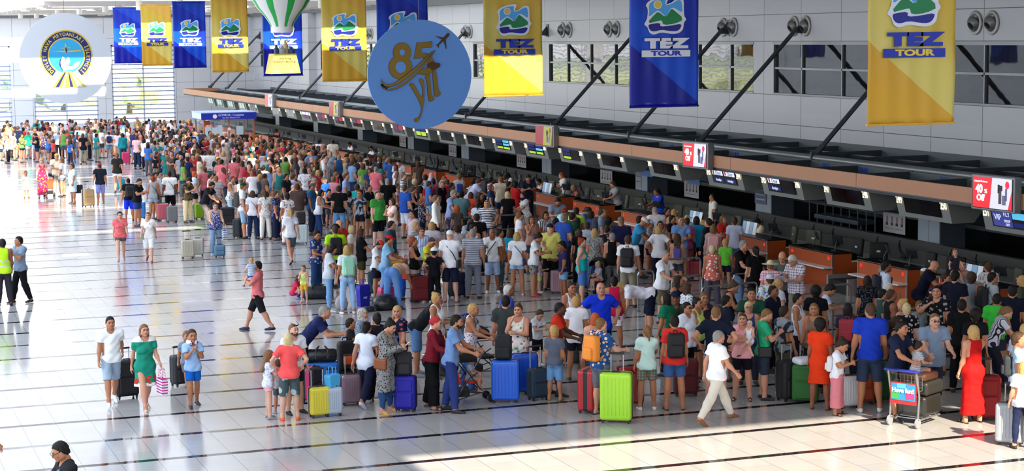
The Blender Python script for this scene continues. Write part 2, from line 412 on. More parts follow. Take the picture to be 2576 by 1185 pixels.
# downlights
dl = MB(); dl.lathe([(0.0, 0), (0.17, 0), (0.17, 0.5), (0.15, 0.52), (0.0, .52)], 20)
dlr = thing('ceiling_downlight', 'x', 'ceiling light', (0, 0, 0))
smooth_angle(dl.build('housing', mat('#d8d2c8', 0.5), dlr)); MB().lathe([(0.0, -.01), (0.14, -.01), (0.14, 0.02), (0, .02)], 16).build('lens', mat('#fff2dd', 0.4, emit=0.6), dlr)
first = True
DLP = [(52, 46), (92, 45), (145, 38), (200, 36), (265, 30), (350, 25), (452, 18), (522, 36), (582, 7), (670, 40 - 38), (808, 20), (1352, -4)]
for i, (x, y) in enumerate(DLP):
    p = onz(x, y, ZC - .52) if y > 8 else ony(x, y, 100)
    if i == 7: p = onz(522, 30, ZC - .52)
    if p[1] > 143: p = ony(x, y, 141.5)
    if p[0] > XR - 1: p[0] = XR - 1.2
    o = dlr if first else copy_tree(dlr); first = False
    o.location = (p[0], p[1], ZC - .52)
    where = ['at the end of the hall, nearest its side edge', 'second from the edge of the end window ceiling', 'just above the large airport emblem disc', 'above and beside the large emblem disc', 'between emblem disc and first blue banner', 'above the gap between first blue and yellow banners', 'in front of the second dark blue banner top', 'beside the narrow gap after the second blue banner', 'over the second small yellow banner', 'beside the balloon top', 'next to the wider yellow banner by the balloon', 'high by the wall over the yellow banner'][i]
    tag(o, 'cream cylindrical downlight ' + where, 'ceiling light', 'cylindrical downlights under the ceiling')

# end wall with three louvred windows -------------------------------
EW = [(-13.0, -6.0), (-4.5, 2.5), (4.0, 13.4), (15.05, 19.85), (20.9, 25.75)]
w = MB(); x = XL
for a, b in EW:
    w.box(x, a, YE, YE + .5, 0, 8.5); x = b
    w.box(a, b, YE, YE + .5, 6.4, 8.5); w.box(a, b, YE, YE + .5, 0, 0.35)
w.box(x, XR, YE, YE + .5, 0, 8.5)
struct(w.build('wall_end', PANE))
struct(MB().box(XL, XR, YE - .1, YE + .5, 8.5, ZC + .2).build('trim_3', mat('#6d6f70', 0.6)))
for i, (a, b) in enumerate(EW):
    e = struct(thing('window_%d' % (wi + 1 + i), None, None, (a, YE + .1, 0)))
    f = MB(); L = b - a
    for xx in (0, L / 2 - .05, L - .12): f.box(xx, xx + .12, 0, .12, .35, 6.4)
    f.box(0, L, 0, .12, .35, .45); f.box(0, L, 0, .12, 6.3, 6.4)
    f.build('window_frame', mat('#c8ccd6', 0.4), e)
    l = MB(); z = 0.7
    while z < 6.3:
        l.box(0, L, -.02, .16, z, z + .085, M=Matrix.Translation((0, 0, 0))); z += 0.345
    l.build('louvre', mat('#8490bb', 0.5), e)
# outside trees
def tree(x, y, h, r, colr, label):
    t = thing('tree', label, 'tree', (x, y, -.3))
    MB().tube([(0, 0, 0), (0.1, 0, h * .3), (0, .1, h * .6)], .3, 8, rs=[.3, .22, .12]).build('trunk', mat('#6b5a45', .9), t)
    c = MB()
    for k in range(26):
        a = rng.uniform(0, 2 * PI); q = rng.uniform(0, 1) ** .5 * r; zz = h * rng.uniform(.35, .95); rr = rng.uniform(.5, 1.0) * r * .42 * (1.2 - zz / h * .5)
        prof = [(rr * math.sin(PI * j / 5) * rng.uniform(.8, 1.1), -rr * math.cos(PI * j / 5)) for j in range(6)]
        c.lathe(prof, 8, M=Matrix.Translation((q * math.cos(a), q * math.sin(a), zz)))
    c.build('crown', mat(colr, .9, noise=.35, nscale=1.5, bump=.6), t)
for (X, Yo, h, r, c, l) in [(17.0, 168, 4.6, 3.2, '#a8b89a', 'round bluish green tree outside the louvred window under the emblem disc'),
                            (12.0, 175, 5.5, 3.5, '#c3cd90', 'yellow green tree outside the window at the hall corner'),
                            (27.5, 180, 5.0, 3.6, '#cdd59a', 'pale lime tree outside the window beside the check-in wall'),
                            (22.5, 190, 4.0, 3.0, '#d0d6a6', 'low pale tree outside behind the middle louvres')]:
    tree(X, Yo, h, r, c, l)
hb = MB()
for k in range(60):
    hb.lathe([(3.2 * math.sin(PI * j / 5), -2.4 * math.cos(PI * j / 5)) for j in range(6)], 8, M=Matrix.Translation((-60 + k * 2.6 + rng.uniform(-.6, .6), 205 + rng.uniform(-2, 2), rng.uniform(0, .8))))
tag(hb.build('hedge', mat('#cfd4a4', .9, noise=.4, nscale=.6)), 'long pale green hedge outside beyond the louvred windows', 'hedge', kind='stuff')

# struts and vents on the check-in wall -------------------------------
ys = [40.2, 49.4, 57.2, 63.0, 70.8, 76.6, 84.4, 92.2, 103.0, 113.6, 121.4, 125.7 - 1.0, 136.3, 143.5]
YSTR = [(49.4, 0), (57.3, 0), (63.0, 0), (70.8, 0), (81.6, 0), (93.1, 0), (103.0, 0), (113.6, 0), (121.4, 0), (136.3, 0), (142.5, 0)]
sr = thing('steel_strut', 'x', 'strut', (0, 0, 0))
sb = MB(); sb.tube([(28.0, 0, 3.12), (31.75, 0, 6.95)], .075, 10); sb.build('rod', STEEL, sr)
cl = MB(); cl.tube([(28.25, 0, 3.37), (28.05, 0, 3.17)], .1, 8); cl.box(27.85, 28.15, -.04, .04, 2.98, 3.22); cl.build('clevis', STEEL, sr)
bk = MB(); bk.prism([(31.62, 6.8), (31.8, 7.05), (32.0, 7.25), (32.0, 6.75)], .05, M=Matrix.Translation((0, -.025, 0))); bk.box(31.96, 32.0, -.14, .14, 6.7, 7.3); bk.build('bracket', STEEL, sr)
strut_lab = ['between last blue and last yellow banner', 'first beyond the large blue banner', 'whose foot stands above the 40% off screen', 'rising behind the large blue banner', 'just beyond the bright yellow banner', 'beside the sky-blue anniversary disc', 'rising from the canopy by the disc', 'beyond the wide yellow banner', 'in the gap behind the balloon', 'near the end of the canopy', 'last at the end of the canopy']
strut_lab = ['running up behind the nearest yellow banner', 'whose foot is nearest above the second red screen', 'passing beside the largest blue banner', 'crossing the mirrored window behind the big blue banner', 'just beyond the sun-bleached yellow banner', 'ending above the rim of the anniversary disc', 'between anniversary disc and wide yellow banner', 'between wide yellow banner and balloon banner', 'rising behind the balloon basket', 'below the yellow banner near the end wall', 'closest to the louvred end windows']
for i, (y, _) in enumerate(YSTR):
    o = sr if i == 0 else copy_tree(sr); o.location = (0, y, 0)
    tag(o, 'grey steel strut holding the canopy, ' + strut_lab[i], 'strut', 'steel struts between canopy and wall')
vt = thing('air_vent', 'x', 'air vent', (0, 0, 0))
VM = Matrix.Rotation(-PI / 2, 4, 'Y')
ring = MB(); ring.lathe([(.15, 0), (.34, 0), (.36, .02), (.34, .05), (.27, .06), (.24, .03), (.2, -.02)], 24, M=VM); smooth_angle(ring.build('rim', mat('#b6b5b1', .4, .3), vt))
nz = MB(); nz.lathe([(.23, 0), (.25, .06), (.22, .13), (.14, .2), (.12, .2), (.11, .12), (0.0, .12)], 20, M=Matrix.Rotation(-.5, 4, 'Y') @ VM); smooth_angle(nz.build('nozzle', mat('#8c8d8b', .4, .4), vt))
MB().lathe([(0, .13), (.112, .13), (.112, .15), (0, .15)], 14, M=Matrix.Rotation(-.5, 4, 'Y') @ VM).build('opening', mat('#0c0c0d', .8), vt)
VP = [46.6, 57.55, 63.0, 71.1, 73.9, 79.3, 84.8, 93.1, 101.3, 111.8, 119.5, 139]
first = True
vlab = ['beyond the nearest yellow banner', 'flanking the strut head next to the nearest yellow banner', 'by the strut head beside the largest blue banner', 'behind the largest blue banner', 'just before the largest blue banner', 'beside the sun-bleached yellow banner', 'behind the sun-bleached yellow banner', 'above the anniversary disc', 'peeking behind the anniversary disc', 'between wide yellow banner and disc', 'hidden by the wide yellow banner', 'near the second small yellow banner']
vpos = []
for i, y in enumerate(VP):
    for j, dy in enumerate((-.42, .42)):
        o = vt if first else copy_tree(vt); first = False
        o.location = (XR - .005, y + dy, 7.02)
        tag(o, '%s round air nozzle %s' % (('nearer', 'further')[j], vlab[i]), 'air vent', 'paired round air nozzles on the wall')

# the canopy over the counters ------------------------------------------
cp = thing('counter_canopy', 'long grey steel canopy with peach fascia running above the check-in counters', 'canopy', (0, 0, 0))
YC0, YC1 = 28.0, 139.0
fs = MB(); y = YC0
while y < YC1:
    fs.box(25.26, 25.32, y + .01, min(y + 7.2, YC1) - .01, 2.76, 3.12); y += 7.2
fs.box(25.27, 27.9, YC1 - .06, YC1, 2.76, 3.12)
fs.build('fascia', mat('#c28c68', .55, noise=.05, nscale=2), cp)
tb = MB(); tb.tube([(28.0, YC0, 3.02), (28.0, YC1, 3.02)], .11, 12); tb.build('tube_beam', mat('#8f9597', .35, .5), cp, smooth=True)
bd = MB(); bd.box(27.8, 27.86, YC0, YC1, 2.72, 2.98); bd.box(31.9, 31.99, YC0, YC1, 2.7, 3.1); bd.box(25.32, 25.4, YC0, YC1, 2.72, 3.0)
bd.build('edge_board', mat('#59626a', .5), cp)
FIN = mat('#3c444b', .5)
yy = 46.6 - 2.72 * 7
while yy < YC1:
    MB().box(27.86, 31.9, yy - .04, yy + .04, 2.72, 3.0).build('cross_beam', FIN, cp)
    MB().box(25.4, 27.8, yy - .03, yy + .03, 2.74, 2.98).build('short_beam', FIN, cp)
    yy += 2.72
MB().box(25.3, 31.95, YC0, YC1, 2.66, 2.72).build('soffit', mat('#2f353b', .6), cp)
BLUE = mat('#1d4fae', .5)
for nm, (x, y) in {'B40': (1407, 335), 'B41': (1623, 362), 'B42': (1690, 370), 'B46': (1853, 388), 'B47': (2077, 412), 'B48': (2173, 428), 'B49': (2255, 436), 'B50': (2374, 449)}.items():
    p = onx(x, y, 27.79)
    text(nm, 'bay_mark', .24, BLUE, cp, face_m((27.79, p[1], 2.85), (0, -1, 0), (0, 0, 1)), bold=.008)

# back wall behind the belt, pillars ---------------------------------------
struct(MB().box(30.6, 30.9, 28, YE, 1.3, 2.9).build('wall_back', mat('#2d343b', .35)))
bw = thing('belt_screen', 'long black glass screen with a grey top rail behind the baggage belt', 'screen', (0, 0, 0))
MB().box(30.35, 30.42, 28, YE - .2, 0.35, 1.22).build('glass', mat('#08090a', .08), bw)
MB().box(30.3, 30.5, 28, YE - .2, 1.22, 1.34).build('rail', mat('#3d4449', .4), bw)
PP = [35.5, 45.5, 55.5, 65.45, 75.5, 86.5, 95.5, 105.5, 116.0, 126.7]
plab = ['nearest the camera under the canopy', 'carrying the notice with four bottle pictures', 'beside the open baggage gate and counter 245', 'with two rows of pictograms by counter 240', 'under the sign of counter 237', 'between counters 233 and 234', 'seen below the anniversary disc', 'just beyond the anniversary disc', 'short of the customs booth', 'closest to the customs booth']
pil = thing('pillar', 'x', 'pillar', (0, 0, 0))
q = MB(); q.box(0, 1.25, 0, 1.15, 0, 1.72); q.box(0, 1.25, 0, 1.15, 1.74, 2.66); q.box(.02, 1.25, .02, 1.13, 0, 2.66); q.build('cladding', mat('#626c76', .35), pil)
MB().box(-.012, 0, 0.03, .565, 0.02, 1.7).box(-.012, 0, .585, 1.12, 0.02, 1.7).build('facing', mat('#a5b0bb', .3), pil)
no = MB(); no.box(-.03, -.013, .12, 1.05, 1.8, 2.55, 0)
for j in range(4): no.box(-.034, -.03, .22 + j * .2, .30 + j * .2, 2.2, 2.4, 1)
for j in range(3): no.box(-.034, -.03, .2, .98, 1.9 + j * .06, 1.915 + j * .06, 1)
no.build('notice', [mat('#98a3ad', .4), mat('#30343a', .5)], pil)
for i, y in enumerate(PP):
    o = pil if i == 0 else copy_tree(pil); o.location = (29.52, y - .55, 0)
    tag(o, 'grey panelled pillar ' + plab[i], 'pillar', 'grey pillars behind the counters')

# pictogram notices hanging on the black screen
nt_ = MB(); nt_.box(-.01, 0, -.62, .62, -.3, .3, 0)
for j in range(4):
    nt_.box(-.014, -.01, -.5 + j * .28, -.38 + j * .28, -.08, .0, 1); nt_.box(-.014, -.01, -.48 + j * .28, -.42 + j * .28, 0, .2, 2)
nt_.box(-.014, -.01, -.5, .5, -.18, -.165, 2)
nl = ['under displays 247 and 248', 'between displays 241 and 242', 'below display 239', 'under display 235', 'below display 232', 'under display 229']
for i, (x, y) in enumerate([(2244, 562), (1735, 477), (1521, 447), (1308, 405), (1135, 380), (1010, 356)]):
    p = onx(x, y, 30.2)
    o = nt_.build('pictogram_notice', [mat('#b9bcbe', .4), mat('#26282b', .5), mat('#a23a3a', .5)], loc=(30.28, p[1], max(p[2], 1.45 if False else p[2])))
    tag(o, 'white notice with four pictograms ' + nl[i], 'notice', 'white pictogram notices')

# baggage belt -----------------------------------------------------------------
bl = thing('baggage_belt', 'long grey baggage belt with sloping metal back behind all the desks', 'conveyor belt', (0, 0, 0))
MB().box(28.05, 29.3, 28, 142, .05, .42).build('belt', mat('#1b1c1e', .6), bl)
MB().prism([(27.7, .05), (27.75, .5), (28.0, .8), (28.06, .8), (28.06, .05)], 114, M=Matrix.Translation((0, 28, 0))).build('side_guard', mat('#62625f', .4, .3), bl)
MB().prism([(29.3, .05), (29.3, .8), (29.40, .82), (29.46, .05)], 114, M=Matrix.Translation((0, 28, 0))).build('rear_guard', mat('#50504e', .4, .3), bl)
# ================================================================== COUNTERS
ORG = mat('#b4521f', .45, noise=.08, nscale=1.5); BLK = mat('#141416', .3); CREAM = mat('#d8cfae', .5); CH = mat('#5b5b4c', .8); CHB = mat('#1c1d1b', .8)
NUMM = mat('#fff0d2', .5, emit=1.1, key='lit_number')
LY = [36.83, 40.59, 44.23, 47.84, 51.42, 55.76, 60.04, 63.71, 67.3, 70.94, 74.56, 78.19, 81.84, 85.36, 88.82, 92.65, 96.14, 99.77, 103.34, 107.0, 110.64, 117.0, 120.3, 123.9, 127.5, 130.6]
HOUS = mat('#8a8d88', .45, .1); SCR = mat('#07080b', .12); SNAV = mat('#101c62', .4, emit=.9); SLIME = mat('#a6c832', .4, emit=.8); SWHT = mat('#dfe6f5', .4, emit=.9)
SPUR = mat('#5a2b68', .4, emit=.5); SRED = mat('#a81e32', .4, emit=.7); SCYA = mat('#57b6dd', .4, emit=.9); SGRY = mat('#9fb6a8', .4, emit=.6); SIND = mat('#3b3f86', .4, emit=.8)
hm = MB().prism([(25.42, 2.72), (25.57, 2.14), (26.2, 2.14), (26.7, 2.72)], 2.36).mesh('housing', HOUS)
def tilt(y, s, t=0.0):   # point on the tilted display face; s = 0 top .. 1 bottom
    return Vector((25.42 + .15 * s - .012 - t, y, 2.72 - .58 * s))
def quad_on(mb, y0, y1, s0, s1, mi, t=0.0):
    P = [tilt(y1, s0, t), tilt(y0, s0, t), tilt(y0, s1, t), tilt(y1, s1, t)]
    B = [p + Vector((.02, 0, 0)) for p in P]
    mb.add(P + B, [(0, 1, 2, 3), (7, 6, 5, 4), (0, 4, 5, 1), (1, 5, 6, 2), (2, 6, 7, 3), (3, 7, 4, 0)], mi)
upv = Vector((-.15, 0, .58)).normalized()
def screen_text(body, y, s, size, mtl, par, y0):
    P = tilt(y, s, .012)
    return text(body, 'screen_text', size, mtl, par, face_m(P, (0, -1, 0), upv), ext=.002)
for i, y in enumerate(LY):
    n = 251 - 2 * i if i else 251
    n1 = 251 - 2 * i; n2 = n1 + 1
    y0 = y - 2.16
    t = thing('counter_display', 'hanging display box of counters %d and %d under the peach fascia' % (n1, n2), 'display', (0, y0, 0), group='counter displays under the canopy')
    o = bpy.data.objects.new('housing', hm); COL.objects.link(o); o.parent = t
    b = MB(); quad_on(b, .36, 2.0, .06, .80, 0); b.build('screen_bay', SCR, t)
    for k, (ya, yb) in enumerate(((1.20, 1.94), (.42, 1.16))):
        sc = MB(); quad_on(sc, ya, yb, .10, .76, 0, .006)
        if n1 == 243 or (n1 == 245 and k == 0):
            quad_on(sc, ya + .03, yb - .03, .12, .36, 1, .01); quad_on(sc, ya + .03, yb - .03, .52, .70, 2, .01)
            sc.build('screen', [SCR, SWHT, SNAV], t)
            screen_text('Onur', (ya + yb) / 2 - .06, .25, .17, SNAV, t, y0); screen_text('Antalya', (ya + yb) / 2, .61, .12, SWHT, t, y0)
            r = MB(); quad_on(r, yb - .16, yb - .08, .14, .33, 0, .014); r.build('screen_mark', SRED, t)
        elif n1 == 251:
            if k == 0:
                quad_on(sc, ya, yb, .1, .76, 1, .01); sc.build('screen', [SCR, SIND], t)
                screen_text('VIP', yb - .2, .4, .2, SWHT, t, y0); screen_text('FLY', ya + .17, .25, .16, SWHT, t, y0); screen_text('DROP\nOFF', ya + .19, .6, .09, SWHT, t, y0)
            else:
                quad_on(sc, ya, yb, .1, .4, 1, .01); quad_on(sc, ya, yb, .55, .72, 2, .01); sc.build('screen', [SCR, SCYA, SNAV], t)
        elif n1 in (235, 233, 237, 239):
            if n1 == 239 or (n1 == 237 and k == 1): sc.build('screen', SCR, t); continue
            quad_on(sc, ya + .03, yb - .03, .14, .3, 1, .01); quad_on(sc, ya + .03, yb - .03, .36, .5, 2, .01); quad_on(sc, ya + .03, yb - .03, .6, .74, 3, .01)
            sc.build('screen', [SCR, SCYA if (n1 == 233 and k == 1) else SNAV, SCYA if k else SNAV, SLIME], t)
        elif n1 in (225, 219, 221, 217):
            quad_on(sc, ya + .03, yb - .03, .12, .5, 1, .01); sc.build('screen', [SCR, SRED if k else SPUR], t)
        elif n1 in (215, 227):
            quad_on(sc, ya + .03, yb - .03, .12, .4, 1, .01); quad_on(sc, ya + .03, yb - .03, .4, .7, 2, .01); sc.build('screen', [SCR, SWHT if n1 == 215 else SNAV, SPUR if n1 == 215 else SLIME], t)
        elif n1 <= 207:
            quad_on(sc, ya + .03, yb - .03, .12, .74, 1, .01); sc.build('screen', [SCR, SGRY], t)
        else: sc.build('screen', SCR, t)
    if n1 > 207:
        for yy, nn in ((2.17, n1), (.18, n2)):
            if nn == 252: continue
            P = tilt(yy, .26, .02)
            text(str(nn), 'number', .30, NUMM, t, face_m(P, (0, -1, 0), upv), ext=.004, sx=.62, bold=.006)

# advertising screens on the fascia
def tv(y, kind, label):
    t = thing('advertising_screen', label, 'screen', (25.06, y, 0), 0.10, group='advertising screens on the canopy fascia')
    b = MB(); b.rbox(-.08, .14, -.74, .74, 2.68, 3.50, .03); b.box(.05, .3, -.5, .5, 2.8, 3.4); b.build('casing', mat('#8e9396', .35, .4), t)
    MB().box(-.09, -.079, -.69, .69, 2.73, 3.45).build('bezel', BLK, t)
    on = kind == 'ad'
    RED_ = mat('#d81a28', .3, emit=1.0 if on else .25); WHT_ = mat('#c9c8ee', .3, emit=1.0 if on else .2)
    if kind == 'olive': WHT_ = mat('#a8a43a', .3, emit=.4); RED_ = mat('#a02536', .3, emit=.35)
    p = MB()
    p.prism([(0.0, 0), (.62, 0), (.45, .68), (0, .68)], .004, 0, face_m((-.095, .66, 2.75), (0, -1, 0), (0, 0, 1)) @ Matrix.Rotation(PI / 2, 4, 'X') @ Matrix.Scale(-1, 4, (0, 1, 0)))
    p = MB(); M = face_m((-.092, .66, 2.75), (0, -1, 0), (0, 0, 1))
    def poly(pts, mi, d=0.0):
        vs = [tuple(M @ Vector((a, b, d))) for a, b in pts]; p.add(vs, [tuple(range(len(vs)))], mi)
    poly([(0, 0), (1.32, 0), (1.32, .7), (0, .7)], 1)
    poly([(0, 0), (.58, 0), (.66, .7), (0, .7)], 0, .002)
    if kind != 'dim': poly([(1.2, 0), (1.32, 0), (1.32, .45)], 0, .002)
    bot = [(.88, .12, .1, .3, 2), (.92, .42, .09, .12, 3), (1.0, .1, .13, .22, 4), (.85, .36, .07, .2, 3), (1.1, .2, .07, .28, 4)]
    for x, y_, w, h, mi in bot: poly([(x, y_), (x + w, y_), (x + w, y_ + h), (x, y_ + h)], mi, .004)
    poly([(1.17 + .07 * math.cos(a), .56 + .09 * math.sin(a)) for a in np.linspace(0, 2 * PI, 14)[:-1]], 0, .004)
    p.build('picture', [RED_, WHT_, mat('#5a5140', .3), mat('#101016', .3), mat('#8f93b4', .3)], t)
    if kind == 'ad':
        WT = mat('#ffffff', .3, emit=1.1)
        text('40', 'picture_text', .26, WT, t, M @ Matrix.Translation((.22, .42, .006)), bold=.01, sx=.9); text('%', 'picture_text', .13, WT, t, M @ Matrix.Translation((.45, .38, .006)), bold=.005)
        text('Off', 'picture_text', .20, WT, t, M @ Matrix.Translation((.27, .22, .006)), bold=.008)
        text('Selected Perfumes', 'picture_text', .06, WT, t, M @ Matrix.Translation((.28, .6, .006)))
tv(35.95, 'ad', 'wide red and white advertising screen reading 40% Off, hiding part of counter number 251')
tv(51.45, 'ad', 'red and white 40% Off screen between the numbers 242 and 243')
tv(64.15, 'olive', 'advertising screen with dark red and olive picture above counter 237')
tv(94.3, 'olive', 'small reddish advertising screen on the fascia short of the anniversary disc')
tv(109.4, 'dim', 'small pale advertising screen nearest the customs booth')

# desks -----------------------------------------------------------------------
REDL = mat('#e01c14', .4, emit=1.2)
dk = MB(); dk.box(24.9, 24.93, 0, 2.3, .10, .93); dk.box(24.93, 25.5, 0, .03, .10, .93); dk.box(24.93, 25.5, 2.27, 2.3, .10, .93); dk.box(25.5, 26.15, 0, .03, .1, .70); dk.box(25.5, 26.15, 2.27, 2.3, .1, .7); dk.box(24.95, 26.1, .05, 2.25, 0, .1)
body_m = dk.mesh('body', ORG)
top_m = MB().rbox(24.87, 25.52, -.02, 2.32, .93, .97, .012).mesh('top', BLK)
wk = MB(); wk.box(25.5, 26.18, 0, 2.3, .70, .74, 0); wk.box(25.6, 26.05, .1, 2.2, .74, .745, 1); wk_m = wk.mesh('work_surface', [CREAM, DARK])
ld_m = MB().rbox(24.62, 24.9, -.05, 2.35, .56, .60, .01).mesh('ledge', mat('#e4e6e8', .3))
al = MB()
for yy in (.0, 2.3): al.box(24.885, 24.92, yy - .02, yy + .02, .1, .96)
edge_m = al.mesh('edge_trim', ALU)
rl = MB()
for yy in (.12, 2.1): rl.box(24.885, 24.9, yy, yy + .08, .78, .86)
lamp_m = rl.mesh('signal_light', REDL)
def monitor_mb():
    m = MB(); m.tube([(0, 0, 0), (.02, 0, .12), (.08, 0, .24)], .018, 8); m.rbox(-.1, .1, -.08, .08, 0, .015, .005)
    m.rbox(-.018, .018, -.15, .15, -.12, .12, .01, M=Matrix.Translation((.1, 0, .28)) @ Matrix.Rotation(-.35, 4, 'Y')); return m
mon_m = monitor_mb().mesh('monitor', mat('#202327', .35))
def prt_mb():
    m = MB(); m.rbox(-.14, .14, -.17, .17, 0, .11, .03); m.box(-.05, .1, -.12, .12, .11, .125); return m
prt_m = prt_mb().mesh('ticket_printer', mat('#1d2023', .4))
def chair(fab, label, x, y, rz, sc=1.0):
    t = thing('office_chair', label, 'chair', (x, y, 0), rz, group='office chairs behind the check-in desks')
    if sc is None: sc = 1
    if 'back' not in chair.__dict__:
        b = MB(); b.rbox(-.05, .05, -.25, .25, .52, 1.12, .045, M=Matrix.Rotation(.12, 4, 'Y')); chair.back = b
        s = MB(); s.rbox(-.26, .26, -.26, .26, .42, .52, .04, M=Matrix.Translation((-.22, 0, 0))); chair.seat = s
        l = MB(); l.tube([(-.22, 0, .08), (-.22, 0, .42)], .03, 8); 
        for k in range(5):
            a = k * 2 * PI / 5; l.tube([(-.22, 0, .1), (-.22 + .3 * math.cos(a), .3 * math.sin(a), .06)], .02, 6); l.tube([(-.22 + .3 * math.cos(a), .3 * math.sin(a) - .02, .03), (-.22 + .3 * math.cos(a), .3 * math.sin(a) + .02, .03)], .03, 8)
        chair.base = l
        a = MB()
        for s_ in (-1, 1): a.tube([(-.05, s_ * .29, .5), (-.05, s_ * .3, .68), (-.32, s_ * .3, .70)], .02, 6)
        chair.arm = a
        chair.me = {}
    if fab not in chair.me: chair.me[fab] = (chair.back.mesh('backrest', fab, True), chair.seat.mesh('seat', fab, True), chair.base.mesh('base', BLK), chair.arm.mesh('armrest', BLK))
    for nm, me in zip(('backrest', 'seat', 'base', 'armrest'), chair.me[fab]):
        o = bpy.data.objects.new(nm, me); COL.objects.link(o); o.parent = t
    o = MB().box(.052, .058, -.05, .05, .85, .9).build('label_tag', mat('#dadad4', .5), t)
    return t
for i, y in enumerate(LY):
    n1 = 251 - 2 * i; y0 = y - 1.23
    t = thing('check_in_desk', 'orange wood check-in desk with black top standing below display %d' % n1, 'desk', (0, y0, 0), group='check-in desks')
    for nm, me in (('body', body_m), ('top', top_m), ('work_surface', wk_m), ('ledge', ld_m), ('edge_trim', edge_m), ('signal_light', lamp_m)):
        o = bpy.data.objects.new(nm, me); COL.objects.link(o); o.parent = t
    for k, yy in enumerate((.55, 1.75)):
        o = bpy.data.objects.new('desk_monitor', mon_m); COL.objects.link(o); o.location = (25.32, y0 + yy, .97); o.rotation_euler = (0, 0, .5 - .8 * k)
        tag(o, '%s dark monitor on its stand on the desk below display %d' % (('nearer', 'further')[k], n1), 'monitor', 'desk monitors')
        if i < 14:
            o = bpy.data.objects.new('ticket_printer', prt_m); COL.objects.link(o); o.location = (25.82, y0 + yy + .1, .745)
            tag(o, '%s black ticket printer on the work surface below display %d' % (('nearer', 'further')[k], n1), 'printer', 'ticket printers')
    wb = MB(); wb.box(24.7, 27.6, 2.5, 3.45, .0, .32, 0); wb.box(24.68, 27.6, 2.42, 2.5, 0, .42, 1); wb.box(24.68, 27.6, 3.45, 3.53, 0, .42, 1)
    if i and i < 21:
        o = wb.build('weighing_belt', [mat('#1b1c1e', .6), mat('#a9abab', .4, .4)], loc=(0, y0, 0)); tag(o, 'low weighing belt with steel edges beyond the desk below display %d' % n1, 'conveyor belt', 'weighing belts between desks')
    for k, yy in enumerate((.5, 1.75)):
        if i < 16:
            fab = CHB if (n1 in (247, 249, 229) or (n1 == 227 and k)) else CH
            chair(fab, '%s office chair, %s, behind the desk below display %d' % (('nearer', 'further')[k], 'black' if fab is CHB else 'olive grey', n1), 26.62, y0 + yy, (.5, -.3)[k] + .2 * (i % 3))
# leaning black monitor backs standing on the belt guard
arm = MB(); arm.tube([(0, 0, 0), (.12, 0, .16), (.16, .02, .34), (.12, .04, .42)], .03, 8, rs=[.035, .03, .03, .02]); arm.rbox(-.03, .12, -.1, .1, 0, .03, .01)
arm_m = arm.mesh('boom_microphone', mat('#2a2d30', .35))
for i, y in enumerate(LY[:14]):
    for k, dy in enumerate((-.2, .95)):
        o = bpy.data.objects.new('scanner_arm', arm_m); COL.objects.link(o); o.location = (27.8, y + dy, .58); o.rotation_euler = (0, 0, 2.2); o.scale = (1.15,) * 3
        tag(o, 'curved dark scanner arm on the belt side behind desk %d, %s one' % (251 - 2 * i, ('nearer', 'further')[k]), 'scanner', 'scanner arms')

# blue hanging boards beside 241/242, grey text boards by 240 and 245
def board(nm, x, y, w, h, c, c2, lines, label):
    p = onx(x, y, 26.6)
    b = MB(); b.box(-.01, .01, -w / 2, w / 2, -h / 2, h / 2, 0)
    for k in range(lines):
        z = h / 2 - (k + 1) * h / (lines + 1); b.box(-.014, -.01, -w * .38, w * .38, z - .02, z + .02, 1)
    for s in (-1, 1): b.box(-.004, .004, s * w * .4 - .006, s * w * .4 + .006, h / 2, max(h / 2 + .02, 2.68 - p[2]), 1)
    o = b.build(nm, [mat(c, .5), mat(c2, .5)], loc=tuple(p)); tag(o, label, 'sign')
board('hanging_board', 1627, 421, .95, .62, '#3c7ac0', '#8fb8e4', 3, 'bright blue hanging board beside the grey rules board')
board('hanging_board', 1745, 440, .95, .62, '#3568a8', '#7fa8d8', 3, 'darker blue hanging board under the red 40% off screen')
board('hanging_board', 1914, 472, .75, 1.0, '#2a3550', '#7c869c', 6, 'dark navy text board beside display 245')
board('hanging_board', 1606, 430, .45, 1.1, '#737a80', '#33383d', 5, 'grey rules board beside display 240')

# baggage gate with vertical bars behind 247
g = thing('baggage_gate', 'dark barred baggage gate with blue lit parts behind displays 245 and 247', 'gate', (29.8, 50.9, 0))
b = MB()
for k in range(9): b.tube([(0, -2.0 + k * .5, 0), (0, -2.0 + k * .5, 2.5)], .02, 6)
b.tube([(0, -2, 1.4), (0, 2, 1.4)], .03, 6); b.build('bars', mat('#56616e', .4, .5), g)
b = MB(); b.rbox(-.3, .3, -1.5, 1.2, .9, 1.05, .03); b.tube([(0, -1.2, 0), (0, -1.2, .9)], .04, 8); b.tube([(0, 1.0, 0), (0, 1.0, .9)], .04, 8); b.build('table', mat('#2e3a4a', .4), g)

